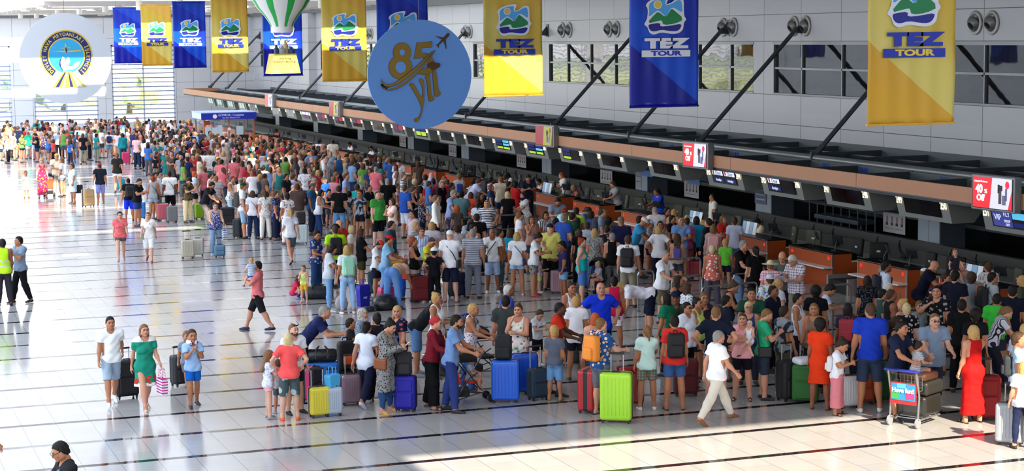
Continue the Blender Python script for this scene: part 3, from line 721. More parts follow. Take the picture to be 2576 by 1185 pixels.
# ================================================================== BANNERS
def banner_mat(blue):
    m, nt, b = nodemat('banner_blue' if blue else 'banner_yellow')
    tc = N(nt, 'TexCoord'); sp = N(nt, 'SeparateXYZ'); nt.links.new(tc.outputs['Object'], sp.inputs[0])
    X, Z = sp.outputs['X'], sp.outputs['Z']     # x -.75..75, z 0..3
    d1 = mth(nt, 'SUBTRACT', Z, mth(nt, 'ADD', mth(nt, 'MULTIPLY', X, -.78), .66))      # >0 above lower diagonal
    d2 = mth(nt, 'SUBTRACT', Z, mth(nt, 'ADD', mth(nt, 'MULTIPLY', X, -.85), 1.75))
    d3 = mth(nt, 'SUBTRACT', Z, mth(nt, 'ADD', mth(nt, 'MULTIPLY', X, -.6), 2.55))
    if blue: cs = ['#0a1a96', '#0f4fd2', '#1130b0', '#1644c8']
    else: cs = ['#d3a032', '#d8c568', '#d3b344', '#d9aa46']
    col = mixc(nt, mth(nt, 'GREATER_THAN', d1, 0.0), s2l(cs[0]), s2l(cs[1]))
    f2 = N(nt, 'MapRange'); nt.links.new(d2, f2.inputs[0]); f2.inputs[1].default_value = -.5; f2.inputs[2].default_value = .1
    col = mixc(nt, f2.outputs[0], col, s2l(cs[2])); col = mixc(nt, mth(nt, 'GREATER_THAN', d3, 0.0), col, s2l(cs[3]))
    nt.links.new(col, b.inputs['Base Color']); b.inputs['Roughness'].default_value = .32
    b.inputs['Specular IOR Level'].default_value = .4
    return m
BMAT = {True: banner_mat(True), False: banner_mat(False)}
def LP(pts): return [((x - 75) / 565 * 1.5 - .75, (955 - y) / 400) for x, y in pts]
def circ(cx, cy, rx, ry=None, n=24): return [(cx + rx * math.cos(a), cy + (ry or rx) * math.sin(a)) for a in np.linspace(0, 2 * PI, n + 1)[:-1]]
LOGO_W = LP([(200,155),(225,120),(290,90),(385,75),(392,95),(370,140),(378,145),(420,130),(450,100),(495,92),(515,110),(515,205),(520,245),(538,265),(515,290),(510,340),(490,365),(450,380),(395,378),(330,365),(270,385),(240,375),(228,360),(215,320),(185,305),(205,275),(215,250),(220,200),(215,170)])
LOGO_S = LP([(225,160),(240,130),(295,105),(370,95),(360,130),(370,155),(420,140),(455,115),(490,112),(500,150),(503,218),(440,175),(415,172),(400,185),(370,245),(345,225),(310,195),(290,197),(225,248),(232,200)])
LOGO_G = LP([(205,300),(290,208),(310,208),(365,250),(395,205),(410,182),(425,185),(520,265),(440,300),(345,310),(335,275),(320,272)])
LOGO_N = LP([(220,310),(240,300),(322,290),(318,322),(400,315),(500,298),(485,340),(455,360),(400,358),(330,345),(270,362),(235,350)])
def plate(pts, y, h=.006):
    """thin plate with outline pts (x,z) whose front is at -y"""
    mb = MB(); mb.prism(pts, h, M=Matrix.Translation((0, y, 0))); return mb
WHB = mat('#dfe4f2', .4); SKY = mat('#4fa8ee', .4); GRN = mat('#12804c', .4); NVY = mat('#12208a', .4); SUNC = mat('#e6c04a', .4); BLT = mat('#1530a8', .4)
def smooth_poly(pts, it=1):
    for _ in range(it):
        q = []
        for i in range(len(pts)):
            a, b = pts[i], pts[(i + 1) % len(pts)]
            q += [(a[0] * .75 + b[0] * .25, a[1] * .75 + b[1] * .25), (a[0] * .25 + b[0] * .75, a[1] * .25 + b[1] * .75)]
        pts = q
    return pts
def tri_plate(pts, y, name, m, par):
    bm = bmesh.new(); vs = [bm.verts.new((p[0], y, p[1])) for p in pts]; f = bm.faces.new(vs)
    r = bmesh.ops.extrude_face_region(bm, geom=[f]); 
    for v in r['geom']:
        if isinstance(v, bmesh.types.BMVert): v.co.y -= .003
    bmesh.ops.triangulate(bm, faces=bm.faces[:]); bmesh.ops.recalc_face_normals(bm, faces=bm.faces[:])
    me = bpy.data.meshes.new(name); bm.to_mesh(me); bm.free(); me.materials.append(m)
    o = bpy.data.objects.new(name, me); COL.objects.link(o); o.parent = par; return o
def banner(X, Y, z, blue, label, h=3.0, rz=0.0):
    t = thing('hanging_banner', label, 'banner', (X, Y, z), rz, group='tour company banners')
    nx, nz_ = 24, 30; vs = []; fs = []
    for j in range(nz_ + 1):
        for i in range(nx + 1):
            x = -.75 + 1.5 * i / nx; zz = h * j / nz_
            yy = .012 * math.sin(i * 1.1 + Y) * (1 - j / nz_ * .4) + .01 * math.sin(j * .5 + i * .3)
            vs.append((x, yy, zz))
    for j in range(nz_):
        for i in range(nx):
            a = j * (nx + 1) + i; fs.append((a, a + 1, a + nx + 2, a + nx + 1))
    m = MB(); m.add(vs, fs); c = m.build('cloth', BMAT[blue], t, smooth=True)
    so = c.modifiers.new('s', 'SOLIDIFY'); so.thickness = .004
    p = MB(); p.tube([(-.77, 0, h), (.77, 0, h)], .02, 8); p.tube([(-.76, 0, 0), (.76, 0, 0)], .018, 8); p.tube([(-.6, 0, h), (-.6, 0, ZC - z)], .005, 4); p.tube([(.6, 0, h), (.6, 0, ZC - z)], .005, 4)
    p.build('rod', BMAT[blue], t)
    e = bpy.data.objects.new('logo', None); COL.objects.link(e); e.parent = t; e.location = (0, -.028, 0)
    lw = tri_plate(smooth_poly(LOGO_W), 0, 'logo', WHB, t); lw.location = (0, -.028, 0); bpy.data.objects.remove(e)
    tri_plate(smooth_poly(LOGO_S), -.004, 'sky', SKY, lw); tri_plate(smooth_poly(LOGO_G), -.004, 'mountain', GRN, lw); tri_plate(smooth_poly(LOGO_N), -.004, 'sea', NVY, lw)
    tri_plate([((x - 75) / 565 * 1.5 - .75, (955 - y) / 400) for x, y in circ(300, 148, 34)], -.006, 'sun_ring', WHB, lw)
    tri_plate([((x - 75) / 565 * 1.5 - .75, (955 - y) / 400) for x, y in circ(300, 148, 27)], -.010, 'sun', SUNC, lw)
    fm = WHB if blue else BLT
    R = Matrix.Rotation(PI / 2, 4, 'X')
    text('TEZ', 'lettering', .25, fm, t, Matrix.Translation((.035, -.034, 1.245)) @ R, ext=.003, sx=2.05, bold=.018)
    xx = LP([(168, 508), (567, 560)])
    MB().box(xx[0][0], xx[1][0], -.036, -.03, xx[1][1], xx[0][1]).build('name_bar', fm, t)
    text('TOUR', 'lettering', .125, BMAT_FLAT[blue], t, Matrix.Translation(((xx[0][0] + xx[1][0]) / 2, -.040, (xx[0][1] + xx[1][1]) / 2)) @ R, ext=.002, sx=1.9, bold=.006)
    return t
BMAT_FLAT = {True: mat('#1238bc', .4), False: mat('#e6c848', .4)}
BAN = [(2291.5, 312, 23.9, False, 'nearest and largest yellow banner, in shade high before the check-in wall'), (1671, 268, 33.8, True, 'largest blue banner, in shade between the two nearest yellow ones'),
       (1292, 241, 42.05, False, 'yellow banner whose lower half glows white in the sun'), (1015, 225, 50.3, True, 'blue banner mostly hidden behind the anniversary disc'),
       (868, 204, 58.5, False, 'yellow banner between the balloon and the anniversary disc'), (713, 190, 68.4, True, 'blue banner directly behind the striped balloon'),
       (580.5, 181, 75.3, False, 'yellow banner just before the balloon in the row'), (479, 170, 85.5, True, 'dark blue banner between two small yellow ones'),
       (396, 165, 93.0, False, 'smallest yellow banner'), (323, 159, 102.5, True, 'smallest blue banner, furthest along the row')]
for x, y, Y, blue, lab in BAN:
    p = ony(x, y, Y); w = 1.5
    o = banner(p[0], Y, p[2], blue, lab + ', with mountain logo')

# ================================================================== DISCS AND BALLOON
GOLD = mat('#8e7430', .35, .55); GOLDD = mat('#5a4020', .35, .5)
d = thing('anniversary_disc', 'round sky-blue hanging disc with gold 85 yil, aeroplane and control tower', 'hanging sign', (12.907, 41.015, 5.936))
R_ = 1.25
Mr = Matrix.Rotation(PI / 2, 4, 'X')
q = MB(); q.lathe([(0, 0), (R_, 0), (R_, .05), (0, .05)], 72, M=Mr); smooth_angle(q.build('panel', mat('#5f93d8', .5), d))
q = MB(); q.tube([(0, -.02, R_ - .07), (0, -.02, ZC - 5.936)], .006, 5); q.build('cable', STEEL, d)
def DP(pts): return [((x - 630) / 545 * R_, (598 - y) / 557 * R_) for x, y in pts]
def dplate(pts, name, m=None, y=-.055, sm=1):
    o = tri_plate(smooth_poly(DP(pts), sm) if sm else DP(pts), y, name, GOLDD, d)
    P = DP(pts) if not sm else smooth_poly(DP(pts), sm)
    cx = sum(p[0] for p in P) / len(P); cy = sum(p[1] for p in P) / len(P)
    # inset copy in lighter gold: shrink along normals
    Q = []; n = len(P)
    ar = sum(P[i][0] * P[(i + 1) % n][1] - P[(i + 1) % n][0] * P[i][1] for i in range(n)); sg = 1 if ar > 0 else -1
    for i in range(n):
        a = Vector(P[i - 1]); b = Vector(P[i]); c = Vector(P[(i + 1) % n]); t = (c - a)
        if t.length < 1e-6: Q.append(P[i]); continue
        t.normalize(); Q.append((b.x - t.y * sg * .008, b.y + t.x * sg * .008))
    tri_plate(Q, y - .012, 'fill', m or GOLD, o)
    return o
def ringpoly(cx, cy, ro, ri, n=40):
    a = np.linspace(0, 2 * PI, n + 1)
    return [(cx + ro * math.cos(t), cy + ro * 1.02 * math.sin(t)) for t in a] + [(cx + ri * math.cos(t), cy + ri * 1.02 * math.sin(t)) for t in a[::-1]]
DB = mat('#5f93d8', .5)
dplate(circ(444, 372, 96, 102, 36), 'digit_eight', sm=0); dplate(circ(424, 522, 124, 124, 40), 'digit_eight', sm=0, y=-.0575)
tri_plate(DP(circ(444, 371, 27, 30)), -.074, 'hole', DB, d); tri_plate(DP(circ(426, 522, 54, 57)), -.074, 'hole', DB, d)
dplate([(598,273),(760,262),(760,325),(655,328),(648,378),(700,378),(740,395),(690,440),(660,432),(565,440)], 'digit_five', sm=0)
dplate([(745,415),(775,450),(782,500),(770,560),(730,600),(670,608),(610,595),(580,580),(625,540),(670,545),(705,525),(715,480),(705,455)], 'digit_five', y=-.0575)
dplate([(217,618),(240,680),(290,695),(350,682),(430,630),(560,535),(680,430),(785,335),(700,450),(560,580),(440,670),(350,712),(270,722),(228,690)], 'swoosh', y=-.078)
dplate([(207,668),(235,720),(290,745),(370,722),(470,660),(600,550),(720,430),(808,322),(740,440),(610,580),(480,690),(380,745),(280,760),(225,730)], 'swoosh', y=-.081)
tri_plate(DP([(222,700),(290,735),(365,715),(465,655),(600,545),(720,425),(790,345),(716,430),(598,552),(468,662),(366,722),(290,742)]), -.098, 'gap_line', DB, d)
dplate([(944,180),(946,205),(905,245),(912,342),(905,342),(882,262),(830,302),(832,330),(826,330),(820,315),(796,298),(815,297),(862,245),(792,208),(880,225),(920,182)], 'aeroplane', m=GOLDD, sm=0)
dplate([(700,500),(725,485),(745,470),(775,470),(790,480),(836,485),(840,520),(800,545),(790,552),(745,552),(735,535),(705,530)], 'control_tower', m=GOLDD, sm=0, y=-.074)
dplate([(752,552),(800,555),(815,760),(848,795),(830,825),(780,832),(770,790)], 'letter_l')
dplate([(670,625),(720,590),(735,610),(745,810),(775,840),(765,870),(720,885),(705,840),(695,660)], 'letter_i')
dplate([(503,690),(555,680),(590,740),(640,840),(650,800),(645,720),(610,660),(615,640),(650,640),(672,670),(672,850),(650,960),(620,1060),(580,1095),(555,1070),(560,1045),(600,1040),(632,980),(632,920),(600,850),(540,740)], 'letter_y', sm=1)

e = thing('emblem_disc', 'large round white hanging disc with the ringed airport authority emblem', 'hanging sign', (6.366, 52.787, 6.303))
q = MB(); q.lathe([(0, 0), (R_, 0), (R_, .06), (0, .06)], 72, M=Mr); smooth_angle(q.build('panel', mat('#d3dbe6', .35), e))
q = MB(); q.tube([(0, .0, R_), (0, .0, ZC - 6.303)], .006, 5); q.build('cable', STEEL, e)
sc_ = 1.25 / 520
def EP(pts): return [((x - 778) * sc_, (605 - y) * sc_ ) for x, y in pts]
NV2 = mat('#14226a', .4); GO2 = mat('#d8bf4a', .4, .2); SK2 = mat('#2fa9e0', .4)
def arcring(cx, cy, ro, ri, a0, a1, n=60):
    a = np.linspace(math.radians(a0), math.radians(a1), n)
    return [(cx + ro * math.cos(t), cy - ro * math.sin(t)) for t in a] + [(cx + ri * math.cos(t), cy - ri * math.sin(t)) for t in a[::-1]]
tri_plate(EP(arcring(785, 575, 296, 196, -55, 235)), -.064, 'ring_border', GO2, e)
tri_plate(EP(arcring(785, 575, 280, 210, -54, 234)), -.070, 'ring', NV2, e)
tri_plate(EP(circ(785, 575, 196, 196, 48)), -.064, 'sky_field', SK2, e)
tri_plate(EP([(610,520),(700,517),(765,520),(775,435),(785,435),(795,520),(860,515),(955,512),(950,520),(800,535),(785,550),(770,535),(700,525)]), -.072, 'aeroplane', GO2, e)
tri_plate(EP([(730,485),(835,480),(835,488),(732,492)]), -.074, 'tailplane', GO2, e)
tri_plate(EP([(775,480),(785,475),(793,500),(790,540),(780,540),(773,510)]), -.078, 'nose', NV2, e)
tri_plate(EP([(740,580),(760,590),(770,640),(790,600),(815,590),(825,640),(800,690),(840,700),(890,650),(945,635),(915,700),(850,735),(740,745),(705,680),(715,620)]), -.070, 'figure', WHB, e)
tri_plate(EP([(735,590),(715,640),(720,700),(745,745),(730,735),(700,680),(708,620)]), -.076, 'figure_edge', NV2, e)
tri_plate(EP([(745,755),(835,755),(1000,935),(610,940)]), -.072, 'runway', GO2, e)
for k, (a, b, c_, dd) in enumerate(((758, 772, 690, 650), (785, 790, 750, 725), (800, 806, 850, 815), (822, 830, 960, 900))):
    tri_plate(EP([(a, 762), (b, 762), (c_, 932), (dd, 932)]), -.078, 'runway_stripe', WHB if k % 2 else NV2, e)
R90 = Matrix.Rotation(PI / 2, 4, 'X')
word = 'DEVLET HAVA MEYDANLARI İŞLETMESİ'
for k, chh in enumerate(word):
    if chh == ' ': continue
    a = math.radians(226 - k * (226 + 46) / (len(word) - 1)); r = 245 * sc_
    cx, cz = (785 - 778) * sc_ + r * math.cos(a), (605 - 575) * sc_ + r * math.sin(a)
    text(chh, 'letter', .135, GO2, e, Matrix.Translation((cx, -.076, cz)) @ Matrix.Rotation(-(a - PI / 2), 4, 'Y') @ R90, ext=.002, bold=.003, sx=.9)

# balloon
YB = 60.0; pb = ony(710, 110, YB)
bt = thing('balloon_model', 'hanging green and white striped balloon model carrying a yellow cardboard basket', 'balloon', (pb[0], YB, 0))
k_ = 60 / 55
zt = {y: ony(710, y, YB)[2] for y in (0, 67, 82, 100, 135, 185)}
prof = [(.36, zt[82]), (.36, zt[67]), (.40, zt[67] + .10), (.55, zt[67] + .33), (.8, zt[67] + .62), (1.02, zt[0] + .12), (1.12, zt[0] + .42), (1.05, zt[0] + .8), (.8, 8.6), (.4, 8.72)]
n = 48; vs = []; fs = []; mi = []
for j, (r, z) in enumerate(prof):
    for i in range(n): vs.append((r * math.cos(2 * PI * i / n), r * math.sin(2 * PI * i / n), z))
for j in range(len(prof) - 1):
    for i in range(n):
        a = j * n + i; b = j * n + (i + 1) % n; fs.append((a, b, b + n, a + n)); mi.append(1 if (i % 6) in (0, 1) and j >= 1 else 0)
m = MB(); m.v = vs; m.f = fs; m.m = mi
m.build('envelope', [mat('#e9ebea', .5), mat('#23b04e', .5)], bt, smooth=True)
bk = MB(); z1, z0 = zt[135], zt[185]
for (xa, xb) in (( -.49, .0), (.0, .5)): pass
bk.prism([(-.36, z1), (.36, z1), (.5, z0 + .01), (-.5, z0 - .0)], .8, M=Matrix.Translation((0, -.4, 0)) @ Matrix.Rotation(0, 4, 'Z'))
bo = bk.build('basket', mat('#cdbf62', .7), bt)
for s_ in (-1, 1):
    for q_ in (-1, 1): MB().tube([(s_ * .3, q_ * .3, z1), (s_ * .33, q_ * .3, zt[82] + .02)], .006, 5).build('rope', BLK, bt)
INK = mat('#4a4630', .6)
text('I love flying\nI support recycling', 'basket_text', .10, INK, bt, Matrix.Translation((-.05, -.408, zt[135] - .20)) @ R90)
MB().box(-.42, -.2, -.41, -.402, z0 + .05, z0 + .1).box(.1, .22, -.41, -.402, z0 + .05, z0 + .1).build('paper_label', WHB, bt)
for (x, w, h, c, nm) in ((-.2, .08, .3, '#2a3c6a', 'bottle'), (0.0, .14, .28, '#9aa0a8', 'can'), (.1, .1, .46, '#c9b48a', 'cardboard_tube'), (.3, .12, .24, '#2c4c86', 'bottle')):
    q = MB(); q.lathe([(0, 0), (w, 0), (w * 1.05, h * .6), (w * .45, h * .8), (w * .4, h), (0, h)], 12, M=Matrix.Translation((x, 0, z1 - .02)))
    smooth_angle(q.build(nm, mat(c, .4), bt))
MB().tube([(0, 0, 8.7), (0, 0, ZC)], .008, 5).build('cable', STEEL, bt)

# ================================================================== CUSTOMS BOOTH
cb = thing('customs_booth', 'customs booth with blue header, glass sides and orange wood panels', 'booth', (20.1, 104.5, 0))
WOOD = mat('#b0602e', .5)
q = MB(); q.box(.0, 2.9, 0, 2.6, 0, 1.15); q.box(0, .08, 0, .08, 1.15, 2.25); q.box(1.4, 1.48, 0, .06, 1.15, 2.25); q.box(2.82, 2.9, 0, .08, 1.15, 2.25); q.box(0, .08, 2.5, 2.6, 1.15, 2.25); q.box(2.82, 2.9, 2.5, 2.6, 1.15, 2.25); q.build('panelling', WOOD, cb)
MB().box(-.15, 3.0, -.15, 2.7, 2.25, 2.62).build('header', mat('#1a2a9a', .4), cb)
MB().box(-.17, 2.98, -.13, 2.72, 2.60, 2.66).build('roof_edge', mat('#a9bdf0', .5), cb)
MB().box(-.155, -.15, -.1, 2.65, 2.28, 2.6).build('side_panel', mat('#c3d2ee', .5), cb)
gl, ntx, bx_ = nodemat('booth_glass'); bx_.inputs['Base Color'].default_value = (.7, .75, .75, 1); bx_.inputs['Roughness'].default_value = .05; bx_.inputs['Transmission Weight'].default_value = .9; bx_.inputs['Alpha'].default_value = .45
MB().box(.08, 1.4, 0, .02, 1.15, 2.25).box(1.48, 2.82, 0, .02, 1.15, 2.25).build('front_glass', gl, cb)
MB().box(0, .02, .08, 2.5, 1.15, 2.25).build('side_glass', gl, cb)
q = MB(); q.box(.06, .4, -.02, -.005, 1.0, 1.85, 0); q.box(.45, .8, -.02, -.005, 1.4, 1.8, 0); q.box(.82, 1.05, -.02, -.005, 1.3, 1.95, 0); q.box(1.08, 1.38, -.02, -.005, 1.3, 1.55, 0); q.box(1.85, 2.25, -.02, -.005, 1.35, 1.85, 0); q.box(.05, .35, -.02, -.005, 1.95, 2.2, 1)
q.build('notice', [mat('#b9cbd2', .5), mat('#a03028', .5)], cb)
WH = mat('#f2f4ff', .5)
text('GÜMRÜK / Customs', 'header_text', .17, WH, cb, Matrix.Translation((1.55, -.156, 2.49)) @ R90, ext=.002); text('Tax Free Check-in 211', 'header_text', .11, WH, cb, Matrix.Translation((1.55, -.156, 2.34)) @ R90, ext=.002)
q = MB(); q.lathe([(0, 0), (.12, 0), (.12, .01), (0, .01)], 20, M=Matrix.Translation((.62, -.15, 2.43)) @ Mr); q.lathe([(0, 0), (.09, 0), (.09, .01), (0, .01)], 20, M=Matrix.Translation((1.44, -.03, 1.7)) @ Mr); q.build('round_emblem', mat('#e9dfe6', .5), cb)
q = MB(); q.rbox(1.9, 2.45, -.5, -.44, .95, 1.38, .01); q.tube([(2.17, -.45, .2), (2.17, -.45, .95)], .03, 8); q.box(1.95, 2.4, -.6, -.3, 0.0, .03); q.tube([(2.17, -.45, .02), (2.17, -.45, .3)], .03, 8)
o = q.build('display_monitor', BLK, loc=(20.1, 104.5, 0)); tag(o, 'black monitor on a stand in front of the customs booth', 'monitor')
# ================================================================== PEOPLE: implicit bodies
def smin(a, b, k):
    h = np.clip(0.5 + 0.5 * (b - a) / k, 0, 1); return b * (1 - h) + a * h - k * h * (1 - h)
def smax(a, b, k): return -smin(-a, -b, k)
class Shape:
    """list of primitives, each: fn(P)->d, bounding box"""
    def __init__(s): s.p = []
    def cap(s, a, b, r1, r2, k=.03, flat=None):
        s.p.append(('c', np.array(a, float), np.array(b, float), r1, r2, k, flat)); return s
    def ell(s, c, r, k=.03, R=None): s.p.append(('e', np.array(c, float), np.array(r, float), None, None, k, R)); return s
    def bbox(s):
        lo, hi = np.full(3, 9.), np.full(3, -9.)
        for t, a, b, r1, r2, k, x in s.p:
            if t == 'c':
                r = max(r1, r2) * 1.05; lo = np.minimum(lo, np.minimum(a, b) - r); hi = np.maximum(hi, np.maximum(a, b) + r)
            else: r = b.max(); lo = np.minimum(lo, a - r); hi = np.maximum(hi, a + r)
        return lo, hi
    def eval(s, X, Y, Z, h):
        D = np.full((len(X), len(Y), len(Z)), 1.0)
        for t, a, b, r1, r2, k, x in s.p:
            m = k + 3 * h
            if t == 'c': r = max(r1, r2); lo = np.minimum(a, b) - r - m; hi = np.maximum(a, b) + r + m
            else: r = b.max(); lo = a - r - m; hi = a + r + m
            i0, i1 = np.searchsorted(X, lo[0]), np.searchsorted(X, hi[0]); j0, j1 = np.searchsorted(Y, lo[1]), np.searchsorted(Y, hi[1]); k0, k1 = np.searchsorted(Z, lo[2]), np.searchsorted(Z, hi[2])
            if i1 <= i0 or j1 <= j0 or k1 <= k0: continue
            x_, y_, z_ = X[i0:i1, None, None], Y[None, j0:j1, None], Z[None, None, k0:k1]
            if t == 'c':
                ab = b - a; L2 = max(1e-9, ab @ ab); px_, py_, pz_ = x_ - a[0], y_ - a[1], z_ - a[2]
                u = np.clip((px_ * ab[0] + py_ * ab[1] + pz_ * ab[2]) / L2, 0, 1)
                dx, dy, dz = px_ - u * ab[0], py_ - u * ab[1], pz_ - u * ab[2]
                if x is not None:   # flatten along direction x[0] by x[1]
                    n, fl = x; q = dx * n[0] + dy * n[1] + dz * n[2]; e = (1 / fl - 1) * q
                    dx, dy, dz = dx + e * n[0], dy + e * n[1], dz + e * n[2]
                    d = (np.sqrt(dx * dx + dy * dy + dz * dz) - (r1 + (r2 - r1) * u)) * (fl + 1) / 2
                else: d = np.sqrt(dx * dx + dy * dy + dz * dz) - (r1 + (r2 - r1) * u)
            else:
                px_, py_, pz_ = x_ - a[0], y_ - a[1], z_ - a[2]
                if x is not None:
                    px_, py_, pz_ = (px_ * x[0][0] + py_ * x[1][0] + pz_ * x[2][0], px_ * x[0][1] + py_ * x[1][1] + pz_ * x[2][1], px_ * x[0][2] + py_ * x[1][2] + pz_ * x[2][2])
                q = np.sqrt((px_ / b[0]) ** 2 + (py_ / b[1]) ** 2 + (pz_ / b[2]) ** 2)
                d = (q - 1) * b.min() * np.clip(1.0 / np.maximum(q, .6), .5, 1.3)
            S_ = D[i0:i1, j0:j1, k0:k1]; D[i0:i1, j0:j1, k0:k1] = smin(S_, d, k)
        return D
def surf(D, X, Y, Z):
    """surface nets, vectorised"""
    ins = D < 0
    nx, ny, nz = D.shape
    c = ins.astype(np.int8)
    s = sum(c[i:nx - 1 + i, j:ny - 1 + j, k:nz - 1 + k] for i in (0, 1) for j in (0, 1) for k in (0, 1))
    act = (s > 0) & (s < 8)
    idx = np.argwhere(act)
    if len(idx) == 0: return np.zeros((0, 3)), np.zeros((0, 4), int)
    vid = -np.ones(act.shape, int); vid[act] = np.arange(len(idx))
    acc = np.zeros((len(idx), 3)); cnt = np.zeros(len(idx))
    I, J, K = idx.T
    for ax in range(3):
        o = [0, 0, 0]; o[ax] = 1
        for p in (0, 1):
            for q in (0, 1):
                of = [0, 0, 0]; oth = [a for a in range(3) if a != ax]; of[oth[0]] = p; of[oth[1]] = q
                a = D[I + of[0], J + of[1], K + of[2]]; b = D[I + of[0] + o[0], J + of[1] + o[1], K + of[2] + o[2]]
                m = (a < 0) != (b < 0); t = np.where(m, a / np.where(m, a - b, 1), 0)
                P = np.zeros((len(idx), 3)); P[:, 0] = of[0]; P[:, 1] = of[1]; P[:, 2] = of[2]; P[:, ax] = t
                acc[m] += P[m]; cnt[m] += 1
    L = idx + acc / np.maximum(cnt, 1)[:, None]
    h = X[1] - X[0]
    V = np.stack([X[0] + L[:, 0] * h, Y[0] + L[:, 1] * h, Z[0] + L[:, 2] * h], 1)
    F = []
    for ax in range(3):
        sl0 = [slice(1, -1)] * 3; sl0[ax] = slice(0, D.shape[ax] - 1)
        sl1 = [slice(1, -1)] * 3; sl1[ax] = slice(1, D.shape[ax])
        a = ins[tuple(sl0)]; b = ins[tuple(sl1)]
        for flip, mm in ((False, a & ~b), (True, ~a & b)):
            e = np.argwhere(mm)
            if not len(e): continue
            oth = [q for q in range(3) if q != ax]
            base = e.copy(); base[:, oth[0]] += 1; base[:, oth[1]] += 1     # grid edge start
            def g(d0, d1):
                q = base.copy(); q[:, oth[0]] -= d0; q[:, oth[1]] -= d1; return vid[q[:, 0], q[:, 1], q[:, 2]]
            quad = np.stack([g(1, 1), g(0, 1), g(0, 0), g(1, 0)], 1)
            if (ax == 1) != flip: quad = quad[:, ::-1]
            F.append(quad)
    return V, np.concatenate(F)
def shape_mesh(sh, h, cuts=(), pad=2, post=None):
    lo, hi = sh.bbox(); lo = lo - pad * h - .01; hi = hi + pad * h + .01
    X, Y, Z = (np.arange(lo[i], hi[i] + h, h) for i in range(3))
    D = sh.eval(X, Y, Z, h)
    for n, d in cuts:     # keep n.p < d
        q = (X[:, None, None] * n[0] + Y[None, :, None] * n[1] + Z[None, None, :] * n[2]) - d
        D = np.maximum(D, q)
    if post is not None: D = post(D, X[:, None, None], Y[None, :, None], Z[None, None, :])
    return surf(D, X, Y, Z)
def tomesh(name, V, F, mats=None, mi=None):
    me = bpy.data.meshes.new(name)
    me.vertices.add(len(V)); me.vertices.foreach_set('co', np.ascontiguousarray(V, dtype=np.float32).ravel())
    F = np.asarray(F); n = len(F)
    me.loops.add(n * 4); me.loops.foreach_set('vertex_index', F.astype(np.int32).ravel())
    me.polygons.add(n); me.polygons.foreach_set('loop_start', np.arange(0, n * 4, 4, dtype=np.int32))
    me.polygons.foreach_set('use_smooth', np.ones(n, bool))
    if mi is not None: me.polygons.foreach_set('material_index', np.asarray(mi, np.int32))
    me.update(calc_edges=True); me.validate()
    return me

def rotm(ax, deg):
    return np.array(Matrix.Rotation(math.radians(deg), 3, ax))
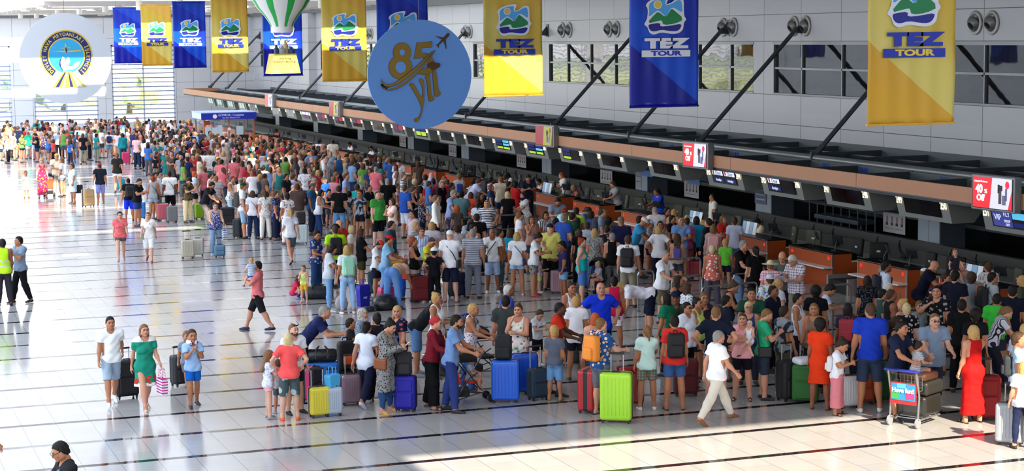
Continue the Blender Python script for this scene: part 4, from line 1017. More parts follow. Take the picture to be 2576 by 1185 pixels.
# ---- poses: person faces +Y, right hand on +X, 1.75 m tall
# arm: (shoulder raise fwd, raise side, elbow bend, inward twist) in degrees; leg: (hip fwd, side, knee bend)
REST = dict(lean=0, side=0, R=(4, 8, 12, 0), L=(4, 8, 12, 0), RL=(0, 4, 0), LL=(0, 4, 0), hy=0, hp=0)
POSES = {
    'stand': {}, 'relax': dict(R=(8, 6, 25, 10), L=(-2, 9, 10, 0), RL=(4, 5, 6), LL=(-3, 4, 0), hy=15),
    'look': dict(R=(2, 7, 10, 0), L=(6, 8, 18, 0), hy=40, RL=(2, 3, 0), LL=(-2, 6, 4)), 'look2': dict(hy=-35, R=(10, 8, 30, 10), L=(2, 8, 10, 0), LL=(4, 5, 6)),
    'phone': dict(R=(28, 8, 92, 30), L=(24, 8, 88, 28), hp=28, lean=4), 'phone1': dict(R=(26, 8, 100, 28), L=(2, 8, 10, 0), hp=24),
    'cross': dict(R=(22, 12, 88, 62), L=(20, 12, 84, 60), lean=-2), 'hips': dict(R=(-22, 42, 88, 45), L=(-22, 42, 88, 45)),
    'push': dict(R=(38, 8, 42, 4), L=(38, 8, 42, 4), lean=8, RL=(8, 4, 4), LL=(-8, 4, 4)), 'lean': dict(R=(34, 8, 62, 20), L=(28, 8, 66, 20), lean=42, RL=(44, 5, 4), LL=(38, 6, 0), hp=-30),
    'walk': dict(R=(-22, 6, 16, 0), L=(22, 6, 26, 0), RL=(26, 2, 6), LL=(-18, 2, 16), lean=2), 'walk2': dict(R=(22, 6, 26, 0), L=(-22, 6, 10, 0), RL=(-20, 2, 22), LL=(22, 2, 4), lean=2),
    'stride': dict(R=(24, 6, 22, 4), L=(-20, 8, 20, 4), RL=(-24, 2, 8), LL=(28, 2, 4), lean=3),
    'pull': dict(R=(6, 7, 10, 0), L=(-34, 12, 8, 0), RL=(18, 2, 4), LL=(-16, 2, 14), lean=3), 'hold1': dict(R=(34, 10, 50, 10), L=(2, 8, 10, 0), hy=10),
    'handup': dict(R=(40, 30, 120, 20), L=(4, 8, 12, 0)), 'raise': dict(R=(150, 20, 20, 0), L=(10, 8, 20, 0)), 'chin': dict(R=(40, 8, 135, 25), L=(26, 8, 92, 58)),
    'bend': dict(lean=78, R=(14, 4, 14, 0), L=(6, 6, 18, 0), RL=(84, 6, 4), LL=(80, 8, 0), hp=-12), 'squat': dict(lean=22, R=(50, 6, 30, 0), L=(52, 6, 30, 0), RL=(120, 8, 140), LL=(118, 8, 140)),
    'sit': dict(R=(30, 8, 60, 12), L=(30, 8, 60, 12), RL=(88, 5, 88), LL=(88, 5, 88), lean=6, hp=10), 'desk': dict(R=(46, 8, 50, 10), L=(46, 8, 46, 12), RL=(88, 5, 88), LL=(88, 5, 88), lean=14, hp=20),
    'carry': dict(R=(30, 22, 100, 50), L=(34, 10, 96, 40), lean=-4), 'back': dict(R=(-22, 14, 34, 28), L=(-22, 14, 34, 28)), 'strap': dict(R=(34, 14, 130, 10), L=(0, 9, 12, 0), hy=25),
    'read': dict(R=(30, 10, 78, 22), L=(30, 10, 74, 22), hp=34, lean=5), 'held': dict(R=(30, 20, 30, 0), L=(30, 20, 30, 0), RL=(60, 24, 70), LL=(60, 24, 70)),
    'clasp': dict(R=(34, 6, 118, 34), L=(30, 6, 112, 34), RL=(14, 3, 6), LL=(-8, 3, 12)), 'reach': dict(R=(62, 8, 20, 0), L=(54, 8, 26, 0), lean=24, RL=(22, 4, 4), LL=(16, 5, 2), hp=8),
    'kid': dict(R=(36, 10, 70, 20), L=(8, 8, 14, 0), hp=14),
}
def skeleton(pose, g):
    P = dict(REST); P.update(POSES[pose])
    fem = g in ('f',); kid = g == 'k'
    sw = .168 if fem else .19; hw = .092 if fem else .088
    if kid: sw, hw = .165, .08
    J = {}
    T = rotm('X', -P['lean']); 
    if P['lean'] > 25: T = rotm('X', -P['lean'])
    pel = np.zeros(3)
    tf = lambda v: pel + T @ np.array(v, float)
    J['T'] = T; J['tf'] = tf
    J['neck'] = tf((0, -.01, .53)); J['sw'] = sw; J['hw'] = hw
    H = T @ rotm('Z', P['hy']) @ rotm('X', -P['hp']) if P['lean'] < 25 else T @ rotm('X', -P['hp'] * 1.0) @ rotm('Z', P['hy'])
    J['head'] = tf((0, .012, .555)) + H @ np.array([0, .012, .115]); J['H'] = H
    for s, k in ((1, 'R'), (-1, 'L')):
        f, o, e, tw = P[k]; kk = 'RL' if k == 'R' else 'LL'
        sh = tf((s * sw, -.005, .47))
        base = T if P['lean'] < 30 else np.eye(3)
        A = base @ rotm('Y', -s * o) @ rotm('X', f)
        up = A @ np.array([0, 0, -1.]); el = sh + up * .285
        B = A @ rotm('Z', s * tw) @ rotm('X', e)
        fw = B @ np.array([0, 0, -1.]); wr = el + fw * .25
        J['sh' + k], J['el' + k], J['wr' + k], J['fw' + k], J['B' + k] = sh, el, wr, fw, B
        hf, ho, kb = P[kk]
        hp_ = pel + rotm('X', -P['lean'] * .5) @ np.array([s * hw, 0, -.04])
        A = rotm('Y', -s * ho) @ rotm('X', hf); kn = hp_ + A @ np.array([0, .01, -.42])
        if P['lean'] > 25:  # legs stay near vertical when the trunk bends
            A = rotm('Y', -s * ho) @ rotm('X', max(0, hf - P['lean'])); kn = hp_ + A @ np.array([0, .01, -.42])
        B = A @ rotm('X', -kb); an = kn + B @ np.array([0, -.01, -.42])
        ft = rotm('X', min(0, -(0)) if True else 0); sole = np.array([0, 1., 0])
        if pose in ('walk', 'walk2', 'pull', 'stride') and hf < -10: sole = np.array([0, .8, -.55])
        if ho: sole = rotm('Z', -s * 9) @ sole
        J['hip' + k], J['kn' + k], J['an' + k], J['so' + k] = hp_, kn, an, sole / np.linalg.norm(sole)
    zmin = min((J['anR'] + J['soR'] * .14)[2], J['anR'][2], (J['anL'] + J['soL'] * .14)[2], J['anL'][2]) - .075
    J['off'] = np.array([0, 0, -zmin])
    return J
def torso(sh, J, g, fat=0.0, inf=0.0, lo=-.2, loose=0.0):
    tf = J['tf']; T = J['T']; i = inf; Ry = T
    fem = g == 'f'; w = .0 if fem else .012
    sh.cap(tf((-.075, 0, -.02)), tf((.075, 0, -.02)), .115 + i + fat * .3 + (.008 if fem else 0), .115 + i + fat * .3 + (.008 if fem else 0), .04)
    sh.ell(tf((0, .01 + fat * .35, .14)), (.135 + w + i + fat * .7 + loose, .098 + i + fat + loose, .17 + i), .06, T)
    sh.ell(tf((0, .0, .32)), (.150 + w * 1.6 + i + fat * .4, .108 + i + fat * .3, .19 + i), .06, T)
    sh.cap(tf((-J['sw'] * .72, -.01, .455)), tf((J['sw'] * .72, -.01, .455)), .066 + i, .066 + i, .06)
    sh.cap(tf((-.07, -.02, .50)), tf((.07, -.02, .50)), .05 + i * .8, .05 + i * .8, .05)
    if fem:
        for s in (-1, 1): sh.ell(tf((s * .07, .088 + fat * .3, .315)), (.066 + i, .06 + i, .066 + i), .04, T)
    for s in (-1, 1): sh.ell(tf((s * .065, -.06, -.05)), (.088 + i, .088 + i, .10 + i), .04, T)
def hand_geo(h, curl=0.5):
    """right hand, wrist at origin, fingers towards -Z, palm facing -X (towards the body), thumb forward +Y"""
    s = Shape()
    s.cap((0, 0, .01), (0, 0, -.02), .024, .026, .01); s.cap((0, -.015, -.03), (0, .018, -.03), .022, .022, .01, (np.array([1., 0, 0]), .6)); s.cap((0, -.028, -.075), (0, .028, -.075), .016, .017, .012, (np.array([1., 0, 0]), .75)); s.cap((0, 0, -.02), (0, 0, -.07), .03, .034, .01, (np.array([1., 0, 0]), .5))
    for j, (y, L) in enumerate(((.030, .070), (.010, .078), (-.011, .072), (-.030, .056))):
        p = np.array([0, y, -.080]); a = 0
        for q, (fr, dd) in enumerate(((.45, .5), (.3, .8), (.25, .7))):
            a += curl * dd * (1 + .12 * j); v = np.array([-math.sin(a), (y * .5) * .6, -math.cos(a)]); n = p + v * L * fr
            s.cap(p, n, .0095 - q * .001, .0085 - q * .001, .003); p = n
    s.cap((-.004, .022, -.03), (-.018, .048, -.055), .014, .012, .008); s.cap((-.018, .048, -.055), (-.03 - .01 * curl, .056 - .01 * curl, -.085), .011, .009, .004)
    return shape_mesh(s, h)
HANDS = {}
def hand(k, lod):
    key = (k, lod)
    if key not in HANDS: HANDS[key] = hand_geo(.006 if lod == 0 else .012, k)
    return HANDS[key]
HEADS = {}
def head_geo(g, lod):
    """head centre at origin, faces +Y; returns V,F,mi (0 skin,1 dark,2 lips,3 white)"""
    h = .0065 if lod == 0 else .013
    s = Shape(); f = g == 'f'; jw = .052 if f else .058
    s.ell((0, -.018, .035), (.074, .092, .082), .02); s.ell((0, .022, -.01), (.064, .066, .085), .03)
    s.ell((0, .040, -.072), (jw * .72, .040, .034), .03); s.cap((-.045, .0, -.05), (.045, .0, -.05), .034, .034, .03)
    s.cap((-.03, .068, .033), (.03, .068, .033), .022, .022, .015)
    s.cap((0, .082, .012), (0, .103, -.018), .0085, .0135, .012); s.ell((-.012, .092, -.022), (.009, .010, .008), .006); s.ell((.012, .092, -.022), (.009, .010, .008), .006)
    for q in (-1, 1):
        s.ell((q * .042, .055, -.012), (.024, .026, .022), .02); s.ell((q * .076, -.008, -.002), (.010, .020, .032), .006)
    s.ell((0, .082, -.050), (.024, .014, .011), .008); s.ell((0, .078, -.088), (.020, .016, .016), .012)
    s.cap((0, -.02, -.06), (0, -.03, -.13), .052 if f else .060, .050 if f else .062, .02)
    def post(D, X, Y, Z):
        for q in (-1, 1):
            e = np.sqrt(((X - q * .031) / 1.3) ** 2 + (Y - .092) ** 2 + (Z - .012) ** 2) - .015; D = smax(D, -e, .008)
        return D
    V, F = shape_mesh(s, h, post=post); mi = np.zeros(len(F), int)
    C = V[F].mean(1)
    if lod == 0:
        ey = (np.abs(np.abs(C[:, 0]) - .031) < .014) & (np.abs(C[:, 2] - .012) < .0055) & (C[:, 1] > .06); mi[ey] = 1
        br = (np.abs(np.abs(C[:, 0]) - .032) < .021) & (np.abs(C[:, 2] - .037) < .0045) & (C[:, 1] > .06); mi[br] = 1
        lp = (np.abs(C[:, 0]) < .022) & (np.abs(C[:, 2] + .050) < .0065) & (C[:, 1] > .075); mi[lp] = 2
    else:
        ey = (np.abs(np.abs(C[:, 0]) - .031) < .018) & (np.abs(C[:, 2] - .018) < .010) & (C[:, 1] > .06); mi[ey] = 1
        lp = (np.abs(C[:, 0]) < .02) & (np.abs(C[:, 2] + .050) < .008) & (C[:, 1] > .075); mi[lp] = 2
    return V, F, mi
def head(g, lod):
    if (g, lod) not in HEADS: HEADS[(g, lod)] = head_geo(g, lod)
    return HEADS[(g, lod)]
def join(parts):
    Vs, Fs, Ms, o = [], [], [], 0
    for V, F, m in parts:
        Vs.append(V); Fs.append(F + o); Ms.append(m if m is not None else np.zeros(len(F), int)); o += len(V)
    return np.concatenate(Vs), np.concatenate(Fs), np.concatenate(Ms)
HS = {0: .014, 1: .026}
SKEL = {}
def skel(pose, g):
    if (pose, g) not in SKEL: SKEL[(pose, g)] = skeleton(pose, g)
    return SKEL[(pose, g)]
def arms(s, J, i=0.0, f0=0.0, f1=1.0, fore=True, g='m', cuff=0.0):
    m = .88 if g == 'f' else 1.0
    for k in 'RL':
        a, e, w = J['sh' + k], J['el' + k], J['wr' + k]
        s.ell(a, (.062 * m + i * .6, .064 * m + i * .6, .064 * m + i * .6), .05)
        b = a + (e - a) * f1
        s.cap(a, b, .052 * m + i * .7, (.052 - .012 * f1) * m + i + cuff, .03)
        if fore:
            s.cap(e, w, .040 * m + i, .026 * m + i + (cuff if f1 >= 1 else 0), .012); s.ell(e + (w - e) * .25, (.043 * m + i,) * 3, .04)
def legs(s, J, i=0.0, f=1.0, ext=0.0, g='m'):
    for k in 'RL':
        a, kn, an = J['hip' + k], J['kn' + k], J['an' + k]
        t = min(1, f * 2); s.cap(a, a + (kn - a) * t, .092 + i, .092 - .036 * t + i + ext * t, .03)
        if f > .5:
            u = (f - .5) * 2; b = kn + (an - kn) * u
            s.cap(kn, b, .056 + i + ext * .8, .056 - .020 * u + i + ext, .02)
            if i < .02 and ext < .02: s.ell(kn + (an - kn) * .3 + np.array([0, -.018, 0]), (.053 + i, .056 + i, .1 + i), .05)
BODY = {}
def body_mesh(pose, g, lod, fat, bare):
    key = (pose, g, lod, fat, bare)
    if key in BODY: return BODY[key]
    J = skel(pose, g); h = HS[lod]; s = Shape()
    torso(s, J, g, fat); arms(s, J, g=g); legs(s, J)
    s.cap(J['tf']((0, -.02, .50)), J['head'] + J['H'] @ np.array([0, -.025, -.06]), .052, .05, .03)
    for k in 'RL':
        an, so = J['an' + k], J['so' + k]
        s.cap(an + np.array([0, 0, .04]), an + np.array([0, -.02, -.04]), .04, .034, .03); s.cap(an + so * .02 - np.array([0, 0, .035]), an + so * .13 - np.array([0, 0, .055]), .036, .024, .03)
    V, F = shape_mesh(s, h)
    parts = [(V, F, None)]
    hv, hf, hm_ = head(g, lod)
    sc = 1.0 if g != 'k' else 1.28
    parts.append((hv * sc @ J['H'].T + J['head'] + (np.array([0, 0, .03]) if g == 'k' else 0), hf, hm_))
    for k in 'RL':
        hv, hf = hand(.35 if pose in ('stand', 'relax', 'look', 'look2', 'walk', 'walk2', 'stride') else .75, lod)
        hv = hv.copy(); hf2 = hf
        if k == 'L': hv[:, 0] *= -1; hf2 = hf[:, ::-1]
        parts.append((hv @ J['B' + k].T + J['wr' + k], hf2, None))
    V, F, mi = join(parts); V = V + J['off']
    me = tomesh('body', V, F, mi=mi); BODY[key] = me
    return me
def neck_post(J, r=.075, dz=.525):
    c = J['tf']((0, .02, dz)); T = J['T']
    return c
CL = {}
def hemcut(D, X, Y, Z, b, d, r=.13):
    px_, py_, pz_ = X - b[0], Y - b[1], Z - b[2]; q = px_ * d[0] + py_ * d[1] + pz_ * d[2]
    dist = np.sqrt(np.maximum(px_ ** 2 + py_ ** 2 + pz_ ** 2 - q * q, 0))
    return np.where((q > -.03) & (q < .25) & (dist < r), np.maximum(D, q), D)
def cloth(kind, pose, g, lod, fat):
    key = (kind, pose, g, lod, fat)
    if key in CL: return CL[key]
    J = skel(pose, g); h = HS[lod] * (.9 if lod == 0 else 1.0); s = Shape(); T = J['T']; tf = J['tf']
    up = T @ np.array([0, 0, 1.]); O = tf((0, 0, 0)) @ up
    cuts = []; post = None; armhole = False; sleeve = 0; e = .014 if lod == 0 else .020
    def wr(D, X, Y, Z, amp=.006):
        return D + amp * (np.sin(X * 31 + Z * 23) * np.sin(Y * 27 + Z * 17 + 1.3))
    def neckline(depth=.50, front=0.0):
        def f(D, X, Y, Z):
            c = tf((0, .035, .535)); q = np.sqrt((X - c[0]) ** 2 + (Y - c[1]) ** 2 + ((Z - c[2]) / 1.2) ** 2) - (.072 + front)
            D = wr(D, X, Y, Z); D = np.maximum(D, -q)
            if armhole:
                c = tf((0, 0, .24)); lat = T @ np.array([1., 0, 0])
                u = (X - c[0]) * up[0] + (Y - c[1]) * up[1] + (Z - c[2]) * up[2]; v = np.abs((X - c[0]) * lat[0] + (Y - c[1]) * lat[1] + (Z - c[2]) * lat[2])
                D = smax(D, np.minimum(u, v - J['sw'] * .74), .012)
            if sleeve:
                for k in 'RL':
                    d = J['el' + k] - J['sh' + k]; D = hemcut(D, X, Y, Z, J['sh' + k] + d * sleeve, d / np.linalg.norm(d), .10)
            return D
        return f
    if kind in ('tee', 'polo', 'tank', 'blouse', 'longsleeve', 'crop', 'vest', 'shirt'):
        lo = -.10 if kind != 'crop' else .10
        if kind == 'blouse': lo = -.16
        torso(s, J, g, fat, e, loose=.012 if kind != 'tank' else .004)
        if kind in ('tee', 'polo', 'shirt', 'blouse', 'vest', 'crop'):
            wv = .150 if g != 'f' else .142
            s.cap(tf((-.04, .005 + fat * .3, lo + .02)), tf((.04, .005 + fat * .3, lo + .02)), .128 + fat * .8, .128 + fat * .8, .05)
        if kind == 'longsleeve': arms(s, J, e, g=g)
        elif kind not in ('tank', 'vest'): arms(s, J, e + .006, f1=.62 if kind != 'blouse' else .5, fore=False, g=g, cuff=.016)
        cuts = [(-up, -(O + lo))]
        if kind in ('tank', 'vest'):
            armhole = True
        elif kind != 'longsleeve': sleeve = .60 if kind != 'blouse' else .5
        post = neckline(front=.022 if kind == 'tank' else 0)
    elif kind in ('dress', 'longdress', 'abaya', 'sundress'):
        torso(s, J, g, fat, e, loose=.005)
        if kind in ('dress',): arms(s, J, e, f1=.45, fore=False, g=g, cuff=.012)
        if kind == 'abaya': arms(s, J, e + .01, g=g)
        kn = (J['knR'] + J['knL']) / 2; an = (J['anR'] + J['anL']) / 2; q = tf((0, 0, -.06))
        end = kn + np.array([0, 0, .02]) if kind in ('dress', 'sundress') else an + np.array([0, 0, .08]) if kind == 'longdress' else kn * .8 + an * .2
        for sx in (-1, 1): s.cap(q + np.array([sx * .05, 0, 0]), end + np.array([sx * .08, 0, 0]), .125, .15 if kind != 'abaya' else .13, .08)
        cuts = [(np.array([0, 0, -1.]), -end[2])]
        if kind in ('sundress', 'longdress'):
            armhole = True
        post = neckline(front=.03 if kind in ('sundress', 'longdress') else .01)
    elif kind in ('shorts', 'trousers', 'bermuda', 'hotpants', 'leggings', 'wide'):
        i = {'leggings': .008, 'trousers': .014, 'wide': .02}.get(kind, .014); i = max(i, .012 if lod else 0)
        f = {'hotpants': .20, 'shorts': .34, 'bermuda': .50, 'leggings': .97, 'trousers': .985, 'wide': .99}[kind]
        s.cap(tf((-.075, 0, -.02)), tf((.075, 0, -.02)), .122 + fat * .3 + i * .5, .122 + fat * .3 + i * .5, .03)
        for sx in (-1, 1): s.ell(tf((sx * .065, -.06, -.05)), (.088 + i, .088 + i, .10 + i), .03, T)
        s.ell(tf((0, .0 + fat * .25, .03)), (.128 + i * .6 + fat * .5, .095 + i * .5 + fat * .6, .08), .04, T)
        legs(s, J, i, f, {'leggings': 0, 'trousers': .012, 'wide': .05}.get(kind, .02))
        cuts = [(up, O + .07)]; 
        if f < .9:
            pass
        def post(D, X, Y, Z):
            D = wr(D, X, Y, Z, .005)
            for k in 'RL':
                a_, k_, n_ = J['hip' + k], J['kn' + k], J['an' + k]
                if f <= .5: d = k_ - a_; b = a_ + d * f * 2
                else: d = n_ - k_; b = k_ + d * (f - .5) * 2
                D = hemcut(D, X, Y, Z, b, d / np.linalg.norm(d))
            return D
    elif kind in ('skirt', 'pencil', 'maxiskirt'):
        kn = (J['knR'] + J['knL']) / 2; an = (J['anR'] + J['anL']) / 2; q = tf((0, 0, -.03))
        end = {'skirt': kn * .9 + q * .1 + np.array([0, 0, .12]), 'pencil': kn + np.array([0, 0, .02]), 'maxiskirt': an + np.array([0, 0, .1])}[kind]
        s.cap(tf((-.07, 0, -.02)), tf((.07, 0, -.02)), .128 + fat * .3, .128 + fat * .3, .03)
        for sx in (-1, 1):
            s.ell(tf((sx * .065, -.06, -.05)), (.1, .1, .11), .03, T)
            s.cap(q + np.array([sx * .05, 0, 0]), end + np.array([sx * (.05 if kind == 'pencil' else .08), 0, 0]), .125, .105 if kind == 'pencil' else .14, .06)
        cuts = [(up, O + .09), (np.array([0, 0, -1.]), -end[2])]; post = lambda D, X, Y, Z: wr(D, X, Y, Z)
    elif kind[:-2] in ('shoes', 'sneakers', 'flats', 'sandals', 'heels'):
        side = kind[-1]; kind = kind[:-2]
        for k in side:
            an, so = J['an' + k], J['so' + k]; d = np.array([0, 0, 1.])
            if kind == 'sandals':
                s.cap(an - so * .05 - d * .068, an + so * .16 - d * .070 + (so[2] < -.2) * d * .03, .034, .036, .01, (d, .35)); s.cap(an + so * .07 - d * .04, an + so * .09 - d * .045, .036, .034, .01)
            else:
                s.cap(an - so * .045 - d * .045, an + so * .06 - d * .04, .036, .038, .03); s.cap(an + so * .06 - d * .048, an + so * .165 - d * .060, .038, .027, .02)
                if kind in ('sneakers', 'shoes'): s.cap(an - d * .02, an - d * .04, .046, .04, .02)
                if kind == 'sneakers': s.cap(an - so * .05 - d * .072, an + so * .165 - d * .072, .032, .034, .006, (d, .4))
        c = -J['off'][2] + .002
        cuts = [(np.array([0, 0, -1.]), -(c))]
        h = min(h, .010) if lod == 0 else .018
    V, F = shape_mesh(s, h, cuts, post=post)
    me = tomesh(kind, V + J['off'], F); CL[key] = me
    return me
def hair_geo(style, g, lod):
    h = .010 if lod == 0 else .018; s = Shape(); k_ = .008 if lod == 0 else .014
    if style in ('short', 'crop', 'long', 'bob', 'tail', 'bun', 'curly', 'balding', 'braid'):
        t = {'crop': .002, 'balding': .0, 'curly': .022}.get(style, k_)
        s.ell((0, -.022, .040), (.076 + t, .094 + t, .084 + t), .01)
        s.cap((0, -.06, .0), (0, -.065, -.05), .055 + t, .048 + t, .03)
        for q in (-1, 1): s.cap((q * .055, -.02, .02), (q * .055, -.03, -.015), .025 + t, .02 + t, .02)
        if style == 'long':
            for q in (-1, 0, 1): s.cap((q * .05, -.05, .0), (q * .06, -.095, -.33), .045, .026, .03)
            for q in (-1, 1): s.cap((q * .072, .0, .02), (q * .080, -.01, -.14), .020, .018, .02)
        if style == 'bob':
            for q in (-1, 0, 1): s.cap((q * .05, -.04, .0), (q * .055, -.055, -.10), .048, .036, .03)
            for q in (-1, 1): s.cap((q * .074, .005, .02), (q * .078, .0, -.07), .020, .020, .02)
        if style == 'tail': s.cap((0, -.10, .06), (0, -.15, .02), .028, .03, .01); s.cap((0, -.15, .02), (0, -.15, -.17), .032, .014, .02)
        if style == 'braid': s.cap((0, -.10, .0), (0, -.12, -.26), .03, .014, .02)
        if style == 'bun': s.ell((0, -.085, .105), (.042, .042, .040), .008)
        if style == 'curly': s.ell((0, -.05, .05), (.115, .11, .115), .02)
        def post(D, X, Y, Z):
            q = np.minimum(-(Y - .052), 0) * 0 + (Y - (.020 + np.clip(Z - .055, 0, .1) * 1.15))   # face opening
            lim = .030 if style not in ('balding',) else -.03
            D = smax(D, (Y - (lim + np.clip(Z - .045, -.0, .08) * .9 + np.where(Z > .075, .05, 0))), .006)
            if style in ('crop', 'short', 'balding'): D = np.maximum(D, -(Z + .075))
            if style == 'balding': D = np.maximum(D, Z - .055)
            return D + (.005 if style in ('short', 'curly', 'long', 'bob') else .002) * np.sin(X * 130 + Z * 40) * np.sin(Z * 75 + Y * 95)
    elif style == 'bald': return None
    elif style in ('cap', 'hat', 'sunhat'):
        s.ell((0, -.015, .055), (.086, .104, .078), .01)
        if style == 'cap': s.cap((-.03, .075, .052), (.03, .075, .052), .038, .038, .01, (np.array([0, 0, 1.]), .25)); s.cap((-.02, .115, .045), (.02, .115, .045), .035, .035, .01, (np.array([0, 0, 1.]), .25))
        else:
            R = .16 if style == 'hat' else .21
            s.p.append(('e', np.array([0, -.01, .045]), np.array([R, R, .014]), None, None, .01, None)); s.ell((0, -.015, .09), (.075, .09, .055), .02)
        post = lambda D, X, Y, Z: np.maximum(D, .03 - Z) if style != 'cap' else np.maximum(D, .032 - Z)
    elif style == 'turban':
        s.ell((0, -.035, .045), (.088, .105, .090), .02); s.ell((0, -.11, .02), (.055, .05, .055), .03)
        post = lambda D, X, Y, Z: np.maximum(D, (Y - .025 - np.clip(Z - .03, 0, .12) * 1.5))
    elif style == 'scarf':
        s.ell((0, -.020, .035), (.090, .108, .098), .02); s.cap((0, -.03, -.05), (0, -.01, -.14), .085, .10, .04); s.cap((0, .04, -.09), (0, .05, -.13), .05, .06, .03)
        def post(D, X, Y, Z):
            e = np.sqrt((X / .055) ** 2 + ((Y - .11) / .07) ** 2 + ((Z + .01) / .08) ** 2) - 1; return np.maximum(D, -e * .05)
    V, F = shape_mesh(s, h, post=post)
    return V, F
XG = {}
def face_extra(t, kind, pose, g, lod):
    J = skel(pose, g); sc = 1.0 if g != 'k' else 1.28; key = (kind, pose, g, lod)
    if key not in XG:
        if kind == 'beard':
            s = Shape(); s.ell((0, .045, -.075), (.052, .052, .040), .01); s.cap((-.052, .02, -.05), (.052, .02, -.05), .030, .030, .01)
            def post(D, X, Y, Z):
                D = np.maximum(D, Z + .034); q = np.sqrt((X / .022) ** 2 + ((Z + .05) / .009) ** 2) - 1; return np.maximum(D, np.minimum(-q * .02, Y - 0.0)) if False else np.maximum(D, -(Y + .01))
            V, F = shape_mesh(s, .008 if lod == 0 else .014, post=post)
            V = V * np.array([1.06, 1.10, 1.0])
        else:
            m = MB(); z0, y0, a = (.012, .108, 0) if kind == 'glasses' else (.098, .070, -.7)
            M = Matrix.Translation((0, y0, z0)) @ Matrix.Rotation(a, 4, 'X')
            for q in (-1, 1): hh = .017 if kind != 'glasses' else .010; m.box(q * .034 - .022, q * .034 + .022, -.004, .004, -hh, hh, M=M); m.box(q * .074 - .003, q * .074 + .003, -.10, 0, .004, .010, M=M)
            m.box(-.012, .012, -.002, .003, .002, .008, M=M)
            V, F = np.array(m.v), np.array(m.f)
        XG[key] = tomesh(kind, V * sc @ J['H'].T + J['head'] + (np.array([0, 0, .03]) if g == 'k' else 0) + J['off'], F)
        if kind != 'beard': XG[key].polygons.foreach_set('use_smooth', [False] * len(F))
    return XG[key]
HG = {}
def hair_mesh(style, pose, g, lod):
    key = (style, pose, g, lod)
    if key in HG: return HG[key]
    if (style, lod) not in HG: HG[(style, lod)] = hair_geo(style, g, lod)
    r = HG[(style, lod)]
    if r is None: HG[key] = None; return None
    J = skel(pose, g); V, F = r; sc = 1.0 if g != 'k' else 1.28
    me = tomesh('hair', V * sc @ J['H'].T + J['head'] + (np.array([0, 0, .03]) if g == 'k' else 0) + J['off'], F); HG[key] = me; return me

SKINS = {'w': '#c98f74', 't': '#b57a5a', 'd': '#8f5a40', 'p': '#d6a48c', 'b': '#5a3726'}
HAIRC = {'k': '#17130f', 'd': '#2c2019', 'n': '#4a3424', 'l': '#7a5a38', 'y': '#b8955c', 'p': '#cdb98a', 'g': '#8d8a86', 'w': '#c9c6c0', 'r': '#8c3a1c', 'o': '#b4552a'}
EYE = mat('#2a1c17', .5); LIP = mat('#8f4a42', .5)
def skin(c): return mat(SKINS[c], .55, spec=.35)
HSTY = {'s': 'short', 'c': 'crop', 'L': 'long', 'B': 'bob', 'T': 'tail', 'U': 'bun', 'K': 'curly', 'b': 'balding', '0': 'bald', 'R': 'braid'}
ALLP = []
def part(parent, name, me, m):
    me2 = me
    if not len(me.materials): me.materials.append(m)
    o = bpy.data.objects.new(name, me); COL.objects.link(o); o.parent = parent
    o.material_slots[0].link = 'OBJECT'; o.material_slots[0].material = m
    return o
FACE_CAM = 0
def person(x, y, face, H, label, pose='stand', g='m', sk='w', hair='sd', top=('tee', 'c8c8c8'), bot=('shorts', '3a4a6a'), shoe=('sneakers', 'dddddd'), hat=None, fat=0.0, lod=0, z=0.0, wide=1.0, group=None, extra=None):
    """face: 0 looks at the camera, 90 looks to picture right, 180 away, 270 to picture left"""
    base = math.atan2(-x, -y)                     # heading towards the camera, measured from +Y clockwise
    head_ = -(math.atan2(-x, -y)) + 0.0
    ang = math.atan2(-(-x), -y)                   # rotation about z that turns +Y to the camera
    rz = ang + math.radians(face)
    t = thing('person', label, 'person', (x, y, z), rz, group)
    full = 1.75 if g != 'k' else 1.80
    s = H / full; t.scale = (s * wide, s * wide, s)
    me = body_mesh(pose, g, lod, fat, 0)
    if len(me.materials) < 3:
        me.materials.append(skin('w')); me.materials.append(EYE); me.materials.append(LIP)
    b = bpy.data.objects.new('body', me); COL.objects.link(b); b.parent = t
    b.material_slots[0].link = 'OBJECT'; b.material_slots[0].material = skin(sk)
    dress = top[0] in ('dress', 'longdress', 'sundress', 'abaya', 'longdress2')
    if bot and not (dress and bot[0] == '-'): part(t, NAMEFIX.get(bot[0], bot[0]), cloth(bot[0], pose, g, lod, fat), fabric(bot[1]))
    part(t, NAMEFIX.get(top[0], top[0]), cloth(top[0], pose, g, lod, fat), fabric(top[1]))
    if shoe:
        for q in 'RL': part(t, {'shoes': 'shoe', 'sneakers': 'trainer', 'flats': 'flat_shoe', 'sandals': 'sandal', 'heels': 'heeled_shoe'}[shoe[0]], cloth(shoe[0] + '/' + q, pose, g, lod, 0.0), mat(shoe[1], .6))
    st, hc = HSTY[hair[0]], hair[1] if len(hair) > 1 else 'd'
    hm2 = hair_mesh(st, pose, g, lod)
    if hm2 is not None and not (hat and hat[0] in ('scarf', 'turban')): part(t, 'hair', hm2, mat(HAIRC[hc], .7, spec=.3, noise=.25, nscale=30))
    if hat: part(t, {'hat': 'brimmed_hat', 'scarf': 'headscarf', 'turban': 'headwrap', 'sunhat': 'sun_hat'}.get(hat[0], hat[0]), hair_mesh(hat[0], pose, g, lod), fabric(hat[1]))
    ALLP.append((t, x, y, label))
    return t
def place_feet(xf, yf, yh=None, H=None):
    p = onz(xf, yf)
    if yh is not None:
        lo, hi = .4, 2.2
        for _ in range(30):
            m = (lo + hi) / 2
            if px((p[0], p[1], m))[1] > yh: lo = m
            else: hi = m
        H = lo
    return p[0], p[1], H
def place_head(xh, yh, H):
    p = onz(xh, yh, H); return p[0], p[1]
